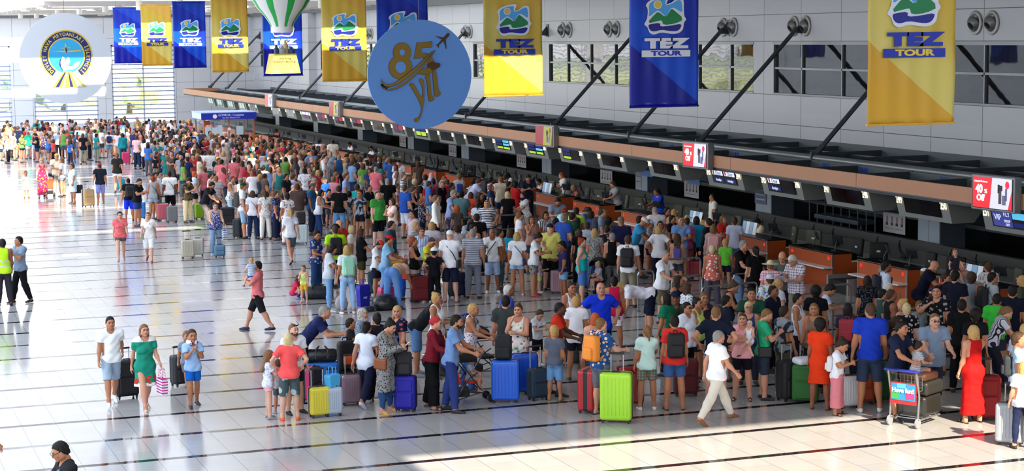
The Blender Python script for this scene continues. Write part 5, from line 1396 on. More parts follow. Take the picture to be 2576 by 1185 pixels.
# ================================================================== LUGGAGE AND THINGS CARRIED
PAL = {'black': '151515', 'dark grey': '44464a', 'grey': '8a8c90', 'light grey': 'b8bcc4', 'white': 'eef0f4', 'cream': 'efe2c4', 'beige': 'c9b08c', 'brown': '6a4a34', 'maroon': '6e1c2a', 'red': 'd02a2c', 'coral': 'f06458', 'pink': 'e89aa8', 'magenta': 'c8306c', 'orange': 'f0742a', 'yellow': 'ecd84a', 'neon yellow': 'b8f820', 'olive': '5c5a38', 'green': '3a9a48', 'dark green': '1e4a36', 'mint': 'a8e0cc', 'teal': '1a9ca0', 'pale blue': 'a4c0e4', 'sky blue': '4aa8e8', 'blue': '2450c0', 'denim blue': '6c96c4', 'grey-blue': '70829c', 'navy': '1a2142', 'purple': '6a4aa0', 'lilac': 'b8b0d8'}
PALV = {k: np.array([int(v[i:i + 2], 16) for i in (0, 2, 4)], float) for k, v in PAL.items()}
def hex6(c): return ''.join(k * 2 for k in c) if len(c) == 3 else c
def cname(spec):
    p = spec.split(':'); c = p[1] if len(p) > 1 else p[0]; c = hex6(c)
    v = np.array([int(c[i:i + 2], 16) for i in (0, 2, 4)], float)
    best = min(PALV, key=lambda k: ((PALV[k] - v) ** 2 * np.array([1.2, 1.5, 1.0])).sum())
    w = {'stripe': 'striped ', 'fine': 'finely striped ', 'vstripe': 'upright striped ', 'check': 'checked ', 'floral': 'floral ', 'print': 'speckled ', 'camo': 'camouflage ', 'blot': 'blotched '}.get(p[0] if len(p) > 1 else '', '')
    return w + best
LUG = {}
def suitcase(x, y, rz, h=.7, w=.45, d=.28, color='2244cc', label='', handle=True, soft=False, tilt=0.0, z=0.0, handle_h=.32, stripe=None):
    t = thing('suitcase', label, 'suitcase', (x, y, z), rz, 'suitcases standing in the queues')
    if tilt: t.rotation_euler = (tilt, 0, rz)
    m = mat(color, .7 if soft else .28, coat=0 if soft else .4, bump=.2 if soft else 0, nscale=40)
    k = (round(h, 2), round(w, 2), round(d, 2), soft)
    if k not in LUG:
        b = MB(); b.rbox(-w / 2, w / 2, -d / 2, d / 2, .05, h, min(.055, d * .22), k=4)
        r = MB()
        if soft:
            r.rbox(-w * .38, w * .38, -d / 2 - .035, -d / 2 + .01, .1, h * .55, .02); r.rbox(-w * .36, w * .36, -d / 2 - .02, -d / 2 + .01, h * .6, h * .9, .01)
        else:
            for i in range(7):
                xx = -w * .36 + w * .72 * i / 6; r.rbox(xx - .008, xx + .008, -d / 2 - .006, -d / 2 + .01, .14, h - .09, .004, k=1); r.rbox(xx - .008, xx + .008, d / 2 - .01, d / 2 + .006, .14, h - .09, .004, k=1)
        zp = MB(); zp.rbox(-w / 2 - .003, w / 2 + .003, -.012, .012, .047, h + .003, .05, k=3)
        wh = []
        for sx in (-1, 1):
            for sy in (-1, 1):
                q = MB(); q.tube([(sx * (w / 2 - .05) - .012, sy * (d / 2 - .045), .026), (sx * (w / 2 - .05) + .012, sy * (d / 2 - .045), .026)], .026, 12); q.box(sx * (w / 2 - .05) - .02, sx * (w / 2 - .05) + .02, sy * (d / 2 - .045) - .02, sy * (d / 2 - .045) + .02, .04, .07); wh.append(q.mesh('wheel', mat('#1a1a1c', .5)))
        g = MB(); g.tube([(-.07, -d * .2, h), (-.06, -d * .2, h + .025), (.06, -d * .2, h + .025), (.07, -d * .2, h)], .011, 6)
        LUG[k] = (b.mesh('shell', m), r.mesh('pocket' if soft else 'rib', m), zp.mesh('zip', mat('#202022', .5)), wh, g.mesh('grip', mat('#202022', .5)))
    b, r, zp, wh, g = LUG[k]
    def add(n, me, mm=None):
        o = bpy.data.objects.new(n, me); COL.objects.link(o); o.parent = t
        if mm: o.material_slots[0].link = 'OBJECT'; o.material_slots[0].material = mm
    add('shell', b, m); add('pocket' if soft else 'rib', r, m); add('zip', zp, mat(stripe, .5) if stripe else mat('#202022', .5))
    for q in wh: add('wheel', q)
    add('grip', g)
    if handle:
        hb = MB(); a = .11 if w > .36 else .08
        hb.tube([(-a, d / 2 - .04, h - .02), (-a, d / 2 - .04, h + handle_h)], .010, 6); hb.tube([(a, d / 2 - .04, h - .02), (a, d / 2 - .04, h + handle_h)], .010, 6); hb.build('handle_rod', ALU, t)
        MB().rbox(-a - .02, a + .02, d / 2 - .06, d / 2 - .02, h + handle_h - .01, h + handle_h + .025, .01).build('handle', mat('#1a1a1c', .5), t)
    return t
def face_rz(x, y, face): return math.atan2(x, -y) * 1.0 if False else math.atan2(x, -y) + math.radians(face)
def sc_px(px_, py_, face, label, **k):
    p = onz(px_, py_); return suitcase(p[0], p[1], math.atan2(-p[0], p[1]) + math.radians(face), label=label, **k)
BPM = {}
def backpack_mesh(h=.46, w=.32, d=.17):
    b = MB(); b.rbox(-w / 2, w / 2, -d, 0, 0, h, .06, k=4); p = MB(); p.rbox(-w * .36, w * .36, -d - .055, -d + .02, .04, h * .55, .03, k=3)
    s = MB()
    for q in (-1, 1):
        s.tube([(q * .10, .01, h - .03), (q * .11, .09, h + .06), (q * .12, .235, h - .06), (q * .13, .22, h * .5), (q * .14, .06, .1), (q * .13, 0, .05)], .018, 6)
    l = MB(); l.tube([(-.04, -.02, h), (-.03, -.02, h + .04), (.03, -.02, h + .04), (.04, -.02, h)], .009, 6)
    return b.mesh('pack', mat('#222')), p.mesh('pocket', mat('#222')), s.mesh('strap', mat('#222')), l.mesh('loop', mat('#222'))
def loose_pack(x, y, z, rz, color, label, sc=1.0, group='backpacks', name='backpack', straps=False, M=None):
    if 'b' not in BPM: BPM['b'] = backpack_mesh()
    t = thing(name, label, 'backpack', (x, y, z), rz, group); t.scale = (sc,) * 3
    m = mat(color, .7, bump=.3, nscale=20)
    for n, me in zip(('pack', 'pocket', 'strap', 'loop'), BPM['b']):
        if n == 'strap' and not straps: continue
        o = bpy.data.objects.new(n, me); COL.objects.link(o); o.parent = t; o.material_slots[0].link = 'OBJECT'; o.material_slots[0].material = m
    return t
def worn(person_obj, pose, g, kind, color, label, fat=0.0):
    """things worn or carried, placed with the person's own transform but top-level"""
    J = skel(pose, g); M = person_obj.matrix_basis.copy(); off = Vector(J['off']); T = Matrix(J['T'].tolist()).to_4x4()
    O = Vector(J['tf']((0, 0, 0))) + off
    L = M @ Matrix.Translation(O) @ T
    if kind == 'bp':
        t = loose_pack(0, 0, 0, 0, color, label, straps=True); t.matrix_basis = L @ Matrix.Translation((0, -.115, .04)); t.scale = [s * (.8 if g == 'k' else 1.0) for s in t.scale]
        return t
    if kind == 'bag':     # cross-body bag on the hip
        t = thing('shoulder_bag', label, 'bag', group='shoulder bags'); t.matrix_basis = L
        m = mat(color, .55); sx = 1
        MB().rbox(.14 + fat, .22 + fat, -.13, .13, -.12, .08, .03).build('pouch', m, t)
        MB().tube([(.18, -.10, .07), (.10, -.13, .25), (-.05, -.12, .42), (-.12, -.02, .53), (-.06, .13 + fat * .5, .42), (.10, .14 + fat, .22), (.18, .10, .07)], .011, 6).build('strap', m, t)
        return t
    if kind == 'neck':
        t = thing('neck_pillow', label, 'pillow'); t.matrix_basis = L
        pts = [(.07 * math.cos(a) * 1.35, .02 + .085 * math.sin(a) * 1.2, .575 - .01 * math.sin(a)) for a in np.linspace(PI * .62, PI * 2.38, 16)]
        MB().tube(pts, .05, 10).build('cushion', fabric(color), t, smooth=True); return t
    if kind in ('phone', 'paper', 'hand'):
        w = (Vector(J['wrR'])) + off + Vector(J['B' + 'R'] @ np.array([-.03, .0, -.10])); D = M @ Matrix.Translation(w)
        if kind == 'phone':
            t = thing('phone', label, 'phone', group='phones in hands'); t.matrix_basis = D; MB().rbox(-.075, -.0, -.006, .006, -.02, .12, .004, M=Matrix.Rotation(-.9, 4, 'X')).build('case', mat(color, .3), t); MB().box(-.071, -.004, -.008, -.0062, -.015, .115, M=Matrix.Rotation(-.9, 4, 'X')).build('display', mat('#9ab0d0', .2, emit=.3), t); return t
        if kind == 'paper':
            q = MB(); q.box(-.24, .02, -.002, .002, -.12, .22, M=Matrix.Rotation(-1.1, 4, 'X')); o = q.build('paper_sheet', mat(color, .6)); o.matrix_basis = D; tag(o, label, 'paper'); return o
    if kind == 'tote':    # bag hanging from the left hand
        w = (Vector(J['wrL'])) + off + Vector(J['BL'] @ np.array([0, 0, -.09])); t = thing('tote_bag', label, 'bag', group='bags carried in the hand'); t.matrix_basis = M @ Matrix.Translation(w)
        m = fabric(color)
        MB().prism([(-.15, -.52), (.15, -.52), (.18, -.22), (-.18, -.22)], .12, M=Matrix.Rotation(PI / 2, 4, 'Z') @ Matrix.Translation((0, -.06, 0))).build('bag_body', m, t)
        for yy in (-.04, .04): MB().tube([(yy, -.09, -.22), (yy, -.03, -.02), (yy, .03, -.02), (yy, .09, -.22)], .008, 6).build('bag_handle', m, t)
        return t
def duffel(x, y, z, rz, L=.6, r=.16, color='1a1a1c', label='', strap='333'):
    t = thing('duffel_bag', label, 'bag', (x, y, z), rz)
    b = MB(); n = 14; vs = []; prof = [(0, -L / 2), (r * .8, -L / 2 + .01), (r, -L / 2 + .05), (r, 0), (r, L / 2 - .05), (r * .8, L / 2 - .01), (0, L / 2)]
    b.lathe(prof, 18, M=Matrix.Translation((0, 0, r * .9)) @ Matrix.Diagonal((1, 1, .9, 1)) @ Matrix.Rotation(PI / 2, 4, 'Y')); b.build('bag_body', mat(color, .45, bump=.5, nscale=12), t, smooth=True)
    s = MB()
    for q in (-1, 1): s.tube([(q * L * .2, -r * .98, r * .6), (q * L * .2, -r * .7, r * 1.6), (q * L * .1, 0, r * 2.15), (q * L * .2, r * .7, r * 1.6), (q * L * .2, r, r * .6)], .016, 6)
    s.build('strap', mat(strap, .6), t); return t
def trolley(x, y, rz, label, board=None):
    """baggage trolley, pusher stands on the -Y side, load platform towards +Y"""
    t = thing('baggage_trolley', label, 'trolley', (x, y, 0), rz, 'baggage trolleys')
    f = MB()
    for s in (-1, 1):
        f.tube([(s * .27, -.42, .14), (s * .27, -.38, .55), (s * .27, -.50, 1.0)], .02, 8); f.tube([(s * .27, -.42, .14), (s * .24, .42, .12)], .018, 8)
    f.tube([(-.27, -.38, .55), (.27, -.38, .55)], .015, 8); f.tube([(-.24, .42, .12), (.24, .42, .12)], .018, 8)
    for k in range(5): f.tube([(-.22, -.3 + k * .16, .14), (.22, -.3 + k * .16, .14)], .010, 6)
    f.build('frame', mat('#a9acae', .3, .8), t)
    MB().rbox(-.33, .33, -.56, -.46, .98, 1.02, .018).build('push_bar', mat('#1a2f9a', .4), t)
    b = MB(); 
    for k in range(8): b.tube([(-.24 + k * .07, -.36, .62), (-.24 + k * .07, -.24, .64), (-.24 + k * .07, -.24, .88)], .004, 4)
    for zz in (.68, .78, .88): b.tube([(-.25, -.24, zz), (.25, -.24, zz)], .004, 4)
    b.build('basket', mat('#a9acae', .3, .8), t)
    for (xx, yy, r) in ((-.27, -.42, .09), (.27, -.42, .09), (0, .40, .06)):
        MB().tube([(xx - .015, yy, r), (xx + .015, yy, r)], r, 18).build('wheel', mat('#8a8c90', .5), t)
    if board:
        MB().box(-.25, .25, -.45, -.435, .40, .78).build('advert_board', mat('#b02428', .5), t)
        q = MB(); q.box(-.23, .23, -.456, -.451, .47, .76, 0); q.box(-.23, -.08, -.460, -.457, .49, .62, 1); q.box(.05, .22, -.460, -.457, .5, .64, 2); q.box(-.12, .05, -.460, -.457, .68, .76, 3); q.build('advert_picture', [mat('#2a8ac0', .5), mat('#3aa04a', .5), mat('#c03a7a', .5), mat('#5aaad8', .5)], t)
        text('Have fun!', 'advert_text', .11, mat('#f2f2f2', .5), t, Matrix.Translation((0, -.464, .64)) @ Matrix.Rotation(PI / 2, 4, 'X'), bold=.003)
    return t
def stroller(x, y, rz, colr, label, child=True):
    t = thing('stroller', label, 'stroller', (x, y, 0), rz)
    f = MB()
    for s in (-1, 1):
        f.tube([(s * .22, -.38, 1.0), (s * .22, -.30, .92), (s * .22, .15, .28), (s * .2, .38, .07)], .013, 6); f.tube([(s * .22, -.32, .07), (s * .22, -.05, .48), (s * .22, .12, .58)], .013, 6); f.tube([(s * .22, -.32, .07), (s * .21, .25, .22)], .010, 6)
    f.build('frame', mat('#3a3c40', .4, .5), t)
    q = MB(); q.rbox(-.18, .18, -.06, .22, .36, .42, .02); q.rbox(-.18, .18, -.03, .03, .36, .82, .02, M=Matrix.Translation((0, -.1, .02)) @ Matrix.Rotation(.3, 4, 'X')); q.build('seat', mat(colr, .8), t, smooth=False)
    c = MB(); vs = []; 
    for i in range(7):
        a = PI * .15 + i * PI * .6 / 6
        for j in range(9):
            b = PI * j / 8; vs.append((.21 * math.cos(b), -.16 - .24 * math.cos(a) + .1, .78 + .24 * math.sin(a) * math.sin(b) ** .5))
    c.add(vs, [(i * 9 + j, i * 9 + j + 1, (i + 1) * 9 + j + 1, (i + 1) * 9 + j) for i in range(6) for j in range(8)]); o = c.build('hood', mat('#17181c', .8), t, smooth=True); o.modifiers.new('s', 'SOLIDIFY').thickness = .01
    for (xx, yy) in ((-.22, -.32), (.22, -.32), (-.19, .38), (.19, .38)):
        for e in (-.02, .02): pass
        MB().tube([(xx - .03, yy, .075), (xx + .03, yy, .075)], .075, 16).build('wheel', mat('#18181a', .6), t)
    MB().rbox(-.17, .17, -.28, -.02, .12, .26, .03).build('basket', mat('#2a2c30', .9), t)
    return t
def barrier(x0, y0, x1, y1, label, h=1.0):
    t = thing('queue_barrier', label, 'barrier', (x0, y0, 0), math.atan2(y1 - y0, x1 - x0), 'steel queue barriers')
    L = math.hypot(x1 - x0, y1 - y0); f = MB()
    f.tube([(0, 0, 0), (0, 0, h - .1), (.03, 0, h - .03), (.1, 0, h), (L - .1, 0, h), (L - .03, 0, h - .03), (L, 0, h - .1), (L, 0, 0)], .024, 8)
    k = 1
    while k * 1.5 < L - .4: f.tube([(k * 1.5, 0, 0), (k * 1.5, 0, h)], .02, 8); k += 1
    f.build('tube_frame', mat('#9c9fa2', .28, .85), t)
    MB().tube([(0, 0, .55), (L, 0, .55)], .018, 8).build('mid_rail', mat('#9c9fa2', .28, .85), t)
    for xx in (0, L): MB().lathe([(0, 0), (.07, 0), (.06, .015), (0, .02)], 12, M=Matrix.Translation((xx, 0, 0))).build('foot_plate', mat('#6a6c70', .4, .7), t)
    return t
def barrier_px(a, b, label, h=1.0):
    p = onz(a[0], a[1], h); q = onz(b[0], b[1], h); return barrier(p[0], p[1], q[0], q[1], label, h)
# ================================================================== WHO STANDS WHERE
# F x yfeet yhead | H x yhead height | E x yfeet height | S x yhead X  -- then facing pose build skin hair clothes
ROWS = '''
F 283 1020 796 12 pull m t sk top=shirt=f2f4f8 bot=bermuda=9fb4c8 shoe=shoes=e8e8ea | person in white button shirt and pale blue knee shorts towing a black suitcase
F 368 1036 813 18 walk f w Ll top=dress=hem:1f8a72:b83a28:e8e8e8 bot=- shoe=sandals=c8b8a8 tote=stripe:e8e0e8:c8308c | person in green summer dress with red flowers and white hem
F 488 1023 828 15 clasp k t sn top=shirt=9fc3ee bot=shorts=1468c8 shoe=shoes=33353c neck=floral:eef:2a50b8 | boy in light blue shirt and blue shorts wearing a patterned neck pillow
F 473 990 832 20 walk k t sl top=tee=8890a0 bot=shorts=6a6a70 shoe=shoes=33353c | child half hidden behind the boy with the neck pillow
H 163 1112 178 285 phone1 m t sk top=tee=232326 bot=trousers=202024 bag=8a8a84 | person with glasses in black shirt, hand at chin, at the bottom edge
H -34 975 172 100 stand m t sk top=tee=c9b8b8 bot=shorts=8a8aa0 | person mostly outside the picture whose bare arm swings into view
F 12 770 601 182 relax m d sk top=vest=bands:c2f22c:c8ccd0 bot=trousers=33303a shoe=shoes=1c1c20 | person in neon yellow safety vest and dark trousers seen from behind
F 54 762 593 300 clasp m t sk top=polo=7f90a8 bot=trousers=15161c shoe=shoes=3a3434 | person in grey-blue polo and black trousers talking to the safety vest worker
F 305 660 531 5 walk f p Td top=tee=print:e8646a:f09090 bot=hotpants=6b5b58 shoe=flats=9a8a80 | person in mottled coral top and brown shorts walking in the sunlight
F 376 659 530 352 walk2 f p sl top=tee=f6f2ee bot=bermuda=f6f6f4 shoe=shoes=8a3a30 bag=9a9a84 | person all in white with an olive shoulder bag walking in the sunlight
F 544 642 507 10 push f p sn top=tank=print:3a4890:e8e8f4 bot=trousers=8aa4c0 shoe=shoes=cfd6e2 fat=.05 tote=stripe:f0e8d0:3a60b0 | person in blue and white sleeveless blouse and jeans carrying shopping bags
F 733 664 525 200 walk f w Ty top=tee=e8ecf6 bot=pencil=505a68 shoe=heels=15151a | person in white top, grey pencil skirt and black heels walking away
F 650 831 650 262 carrywalk m w ck top=polo=e0787c bot=bermuda=1d1e22 shoe=shoes=1f2a4a | person in salmon polo and black shorts carrying a small child
E 739 752 105 70 squat k p Ln top=tee=e0305a bot=leggings=7a3aa0 shoe=flats=5a80c0 | little child in pink top and purple leggings crouching by a duffel bag
F 766 762 667 340 kid k p Tl top=tank=d8e48a bot=shorts=f0b020 shoe=flats=f0b0c0 | little child in lime top and yellow shorts beside the duffel bag
F 797 742 578 60 hips2 f t Uk top=tee=floral:2a3f7a:d8b8b0:7fc0d0 bot=trousers=24406e shoe=shoes=1a1a20 | person in navy top with coloured patches and dark jeans, hand on hip
H 831 562 178 95 read m t sk top=tee=1f2b5c bot=shorts=1c1e28 | person in navy t-shirt looking down behind the neon green shirt
H 843 570 178 185 stand m t cn top=tee=b4ff20 bot=trousers=15161c shoe=shoes=181818 bp=15161a | person in neon green t-shirt with a black backpack, seen from behind
H 853 557 182 50 stand m w 0n top=tee=e03a34 bot=shorts=222 | bald person in red t-shirt behind the neon green shirt
H 885 570 168 75 look f w Up top=tee=f0e6e2 bot=shorts=8090b0 | person with pinned hair in pale pink t-shirt beside the neon green shirt
H 907 577 172 100 push1 f t Ln top=tee=111214 bot=shorts=3a3d22 shoe=shoes=eee | person in loose black t-shirt and olive shorts holding a blue case handle
F 829 784 613 88 phone f t Bk top=tee=c9d2dc bot=leggings=7aa8dc shoe=shoes=f0f0f2 | person in pale grey t-shirt and light jeans typing on a phone
F 876 790 617 190 stand f t Ly top=crop=dfe6ee bot=leggings=9cc0e8 shoe=shoes=f0f0f2 bp=9fdcc0 | person in white cropped t-shirt and ripped pale jeans with mint backpack
H 968 592 178 80 push m t sk top=polo=8cbce0 bot=trousers=6f9fd8 hat=cap=d02a2a | person in red cap, light blue polo and jeans leaning on a handle
H 945 604 158 70 read m t sk top=tee=e6e8ec bot=shorts=223 hat=cap=d83a30 | person in red cap with a white stripe, bending beside the light blue polo
E 1012 752 168 275 bend m p sy top=tee=f0bc2c bot=trousers=2a6ae0 | person in yellow top and bright blue trousers bending over luggage
E 988 776 168 150 bend f t Ul top=crop=c9a28e bot=trousers=6b9be0 shoe=sandals=6a5040 | person in light jeans bending forward over black bags
H 1040 596 166 70 hold1 f t Ur top=tank=161616 bot=hotpants=e0dce0 | person in black sleeveless top carrying a bright orange tote bag
H 1061 575 162 5 stand f w sn top=tee=vstripe:dfe8f8:6a90d8 bot=trousers=345 | person in blue and white upright striped blouse
H 1046 562 168 65 hips f w Uy top=tee=fine:e6e6e6:333333 bot=hotpants=5a86b8 | person in zebra striped top and denim shorts with a maroon bag
H 1086 560 170 182 stand f p By top=blouse=d8d4e4 bot=trousers=dfe0e8 bag=c8c4c0 | person with a blond bob in pale lilac blouse, seen from behind
H 1079 597 150 40 read k t ck top=tee=e8d84a bot=shorts=5a2a50 bp=8ac83a | child in yellow t-shirt with green backpack straps looking down
F 1094 762 623 178 hips k w ck top=tee=14141a bot=trousers=14141a hat=cap=f2f4fa shoe=shoes=ddd | child in white cap and black clothes, elbows out, seen from behind
F 1134 760 579 165 handup m p 0n top=tee=eef0f6 bot=bermuda=1a2038 hat=cap=eef2fa shoe=sandals=1c2440 fat=.035 bag=151518 | person in white cap and white t-shirt with phone to the ear
F 1191 751 575 172 stand m w cg top=tee=stripe:c9ccd6:7f889c bot=trousers=7c8292 shoe=shoes=26221e fat=.04 | person in grey striped shirt and grey trousers, seen from behind
H 1190 567 165 20 look f w Uk top=sundress=floral:eeeeff:4a50b0 bot=- | person in white dress with blue flowers beside the grey striped shirt
F 1240 737 574 5 push1 m d 0n top=tee=eef2fa bot=bermuda=a8bfe6 shoe=shoes=f0f0f2 bag=16161a | person in white t-shirt with blue beach print and black hip bag
F 1302 744 584 178 stand f t By top=tee=eef0f8 bot=hotpants=a6ccf0 shoe=flats=e6c8c8 bag=1c2c60 | person in white t-shirt and pale denim shorts with a navy shoulder bag
H 1283 579 142 175 stand k w Bn top=tee=18a0d0 bot=shorts=334 | child in cyan t-shirt beside the person with navy shoulder bag
H 1256 578 166 60 look f t Ud top=tank=e88a50 bot=leggings=4a6a74 | person in orange top partly behind the blue beach print shirt
H 1163 544 162 60 reach m w sn top=tee=a9b4c2 bot=shorts=334 | person in grey t-shirt bending forward at the bright steel rail
H 1199 540 176 182 stand m w sd top=tee=101216 bot=trousers=181a20 | person in black t-shirt with back turned beyond the floral dress
F 1344 745 584 80 read f t Uk top=tee=eef2fa bot=shorts=print:8a8f8a:333333 shoe=flats=a04040 | person in white t-shirt and patterned shorts watching a small child
F 1358 736 650 80 kid k p Un top=tee=fine:f2d8ea:c0a0b8 bot=shorts=d6ec80 shoe=shoes=f0f0f4 bp=print:3a4470:e0e0d0 | toddler in pink striped top and lime shorts with a small backpack
H 1384 567 180 5 hold1 m p 0n top=tee=ece87a bot=bermuda=14161e hat=cap=1c2236 fat=.07 | person in yellow t-shirt and navy cap beside the barrier
H 1417 609 152 290 kid k d sk top=tee=2a2450 bot=shorts=7aa6d0 shoe=flats=888 | child in dark purple top and denim shorts reaching forward
F 1464 762 598 88 back f p Ur top=tank=18b8b8 bot=bermuda=4a7cc0 shoe=flats=4a6a80 | person with red hair in teal top and denim dungaree shorts
H 1580 594 182 172 stand m w sn top=tee=eef0fa bot=bermuda=8a8672 bp=15161a | person in white t-shirt and khaki shorts with a black backpack on one shoulder
H 1540 588 166 178 stand f w sg top=tank=111114 bot=trousers=6a6a6e | person with grey hair in black tank top, seen from behind
H 1496 577 168 190 stand f w Ly top=blouse=print:a8a8a8:444444 bot=trousers=5a7a9a | person with long fair hair in grey mottled top by the rail
H 1562 548 184 180 stand m t 0n top=tee=23264e bot=shorts=223 hat=cap=6f7872 fat=.05 | large person in navy t-shirt and grey camouflage cap, seen from behind
H 1418 540 182 140 stand m w cg top=polo=2f52a8 bot=trousers=2c3040 | person in royal blue polo with close-cropped hair
H 1440 537 178 130 stand m w sd top=polo=1d4a34 bot=shorts=233 | person in dark green polo beside the royal blue polo
H 1457 578 155 182 stand f w Bn top=tee=101012 bot=trousers=181818 | person with shoulder-length brown hair in black, before the dark green polo
H 1477 561 165 170 stand f w sn top=longsleeve=b4bcd0 bot=trousers=556 | person in pale blue-grey long sleeved top beside the fair-haired mottled top
H 1524 571 165 160 phone f w Ud top=blouse=floral:1a1e28:e0506a:dddddd bot=trousers=222 | person in black blouse with pink flowers
H 1592 539 182 75 reach m t 0n top=polo=4ab0f0 bot=shorts=445 hat=cap=eef0f6 | person in white cap and bright sky-blue polo reaching ahead
H 1610 545 160 100 cross f w Ld top=tee=b8cce0 bot=trousers=223 | person with long dark hair in pale blue t-shirt beside the sky-blue polo
H 1450 524 165 165 stand m t sd top=tee=b8e060 bot=shorts=334 bp=1a1c22 | person in lime t-shirt with dark backpack beside the dark green polo
H 1471 521 165 60 read f t Td top=polo=3a7cd0 bot=trousers=224 | person in bright blue polo looking down by the desk of display 239
H 1487 534 165 120 stand f t Bd top=tee=2c4270 bot=trousers=223 | person with dark hair in slate blue top near the beige cap
H 1514 526 176 85 stand m p sn top=tee=8496ac bot=shorts=556 hat=cap=a89878 bp=4a5060 | person in beige cap and grey-blue t-shirt with backpack
H 1531 550 167 100 look f t Kk top=tank=8c8458 bot=shorts=443 | person with curly black hair in olive top
H 1410 524 162 110 read f w sr top=tee=9ce0e8 bot=trousers=345 | person in pale cyan t-shirt below the grey polo staff member
H 1401 496 180 12 read m t sk top=polo=8094aa bot=trousers=1c1e26 | bearded person in grey-blue polo with dark cuffs before an orange desk
S 1555 488 25.9 285 desk2 m w sn top=polo=a2a4a4 bot=trousers=1c1e26 | person in light grey polo standing at the desk corner by the big olive chair
H 1337 545 165 25 chin f t Ln top=tank=c09a8c bot=shorts=445 | person in dusty pink tank top with hand at mouth
H 1307 533 174 95 stand m w sl top=tee=e8ecf4 bot=shorts=223 hat=cap=1f2c56 | person in navy cap and white t-shirt behind two blond children
H 1304 551 152 80 stand k w Uy top=tee=e4eaf4 bot=shorts=88a | child with fair tied hair in white t-shirt before the navy cap
H 1372 534 168 30 stand f t Lk top=tee=vstripe:eceef4:24283c bot=trousers=223 | person with long black hair in white top with dark stripe
H 1398 551 160 80 look m t sk top=tee=6a2a30 bot=shorts=334 | person with black hair in maroon top beside the yellow t-shirt
H 1324 484 166 285 push f w Td top=tee=print:f0f0ee:a09078 bot=shorts=c9b8a8 neck=1c2242 | person in white patterned t-shirt wearing a navy neck pillow, hand on rail
H 1327 439 182 15 phone m t sk top=tee=print:252c44:252c44 bot=trousers=24283a | tall person in dark navy t-shirt holding a phone at the desk
S 1367 470 26.2 300 desk f t sk top=vest=e8e8ec bot=trousers=222 | staff person with dark hair and white blouse behind a white paper stand
S 1424 465 26.1 285 desk2 f p Lo top=blouse=eeeae0 bot=skirt=223 | staff person with long orange hair in cream blouse
S 1456 474 26.2 285 desk f w Uy top=vest=c0323a bot=skirt=223 | staff person with curled fair hair in red waistcoat
S 1663 503 26.2 300 desk2 f t Tn top=tee=2448c0 bot=trousers=223 | staff person with ponytail in royal blue top behind the desk
H 1651 521 186 195 read m w cg top=polo=f0f0f8 bot=shorts=556 fat=.04 paper=f4f4f4 | broad person in white polo reading a paper at the desk
H 1678 525 166 60 stand f t sk top=tee=c83c3c bot=shorts=334 | person with black hair in brick red t-shirt
H 1691 544 165 60 stand f t Uk top=tee=181824 bot=trousers=223 | person with black tied hair in near-black top beside brick red t-shirt
H 1696 527 165 170 stand f p Ly top=blouse=c9a88a bot=trousers=334 | person with very long blond hair near the counter before display 241
H 1634 556 152 75 stand k t sl top=tee=fine:eeeeee:1a2040 bot=shorts=223 hat=cap=ccd8f0 | child in pale blue cap and navy striped t-shirt
H 1661 558 166 5 stand f t Bd top=tank=print:4a7a8c:8ab0c0 bot=shorts=223 | person in blue-green patterned sleeveless top facing the camera
H 1657 570 168 188 hips f t By top=tee=eef0fa bot=leggings=1c2030 | person with fair bob in white t-shirt, hand on hip, seen from behind
H 1713 546 178 20 cross m w cn top=tee=7ea8e6 bot=shorts=99a | person in cornflower blue t-shirt facing the camera
H 1729 544 158 180 stand f p Uy top=tee=ddccaa bot=shorts=887 hat=sunhat=e0c890 | person in straw hat mostly hidden behind the magenta top
H 1728 549 169 180 stand f w Tn top=tee=c0609c bot=shorts=a05a60 fat=.04 bag=16161a | person in magenta top with a big black shoulder bag
H 1752 548 168 182 stand f w Bd top=tee=1898c8 bot=trousers=223 | person with dark bob in cyan top beside the magenta top
H 1769 557 150 200 stand k p Ty top=tee=e0c8a0 bot=shorts=223 | fair-haired child between cyan top and dark jacket
H 1783 553 178 235 stand m w sd top=longsleeve=1c222c bot=trousers=16181e | person in dark charcoal jumper beside the cyan top
S 1794 532 26.4 285 stand m t sk top=shirt=eee8d8 bot=trousers=16181e | staff person in cream shirt standing beneath displays 243 and 244
H 1820 545 168 55 cross f w Bl top=tee=e8322e bot=shorts=a04030 | person with auburn bob in bright red t-shirt
H 1848 548 170 182 stand f w Un top=tee=ccd4ee bot=trousers=6c90c0 | person with low bun in pale lilac t-shirt and jeans, seen from behind
H 1794 566 166 182 stand f w Ll top=longsleeve=c4a498 bot=trousers=445 bp=e0a8a8 | person with long light brown hair wearing a pale pink backpack
H 1825 603 135 180 stand k w sy top=tee=6ad040 bot=shorts=223 | child in bright green t-shirt before the bright red t-shirt
H 1704 591 150 178 stand k w Ln top=tank=b8a090 bot=shorts=445 bp=5a4a9c | child with very long hair wearing a purple backpack
H 1664 630 180 60 push m w cg top=polo=eef2fa bot=bermuda=6e6650 fat=.02 | person with cropped grey hair in white polo with black collar at the rail
H 1861 605 182 60 push m w sg top=polo=101014 bot=trousers=7a9ac0 | grey-haired person in black polo leaning a hand on the rail
H 1901 622 172 195 push1 f w Tk top=tee=0c0c10 bot=trousers=16161a fat=.03 | person in black t-shirt and black trousers, hand on rail, back turned
H 1792 619 168 182 stand f t sp top=tank=floral:d87060:eeeeee bot=trousers=5a5668 | person with silver bob in orange-red and white lace top
H 1938 657 165 185 stand f w sl top=tee=check:f0d0dc:d05070 bot=trousers=9ab hat=sunhat=d8c8a4 | person in wide straw sunhat and pink checked shirt
H 1937 696 163 192 stand m w sn top=shirt=floral:dfe8f4:4a6ad0:80b080 bot=trousers=dfe hat=hat=c8ccd4 | person in grey trilby with dark band and blue flowered shirt
H 1971 634 184 350 read m w 0n top=tee=5c6460 bot=trousers=1c1e28 | bald person in grey-green t-shirt with printed city name
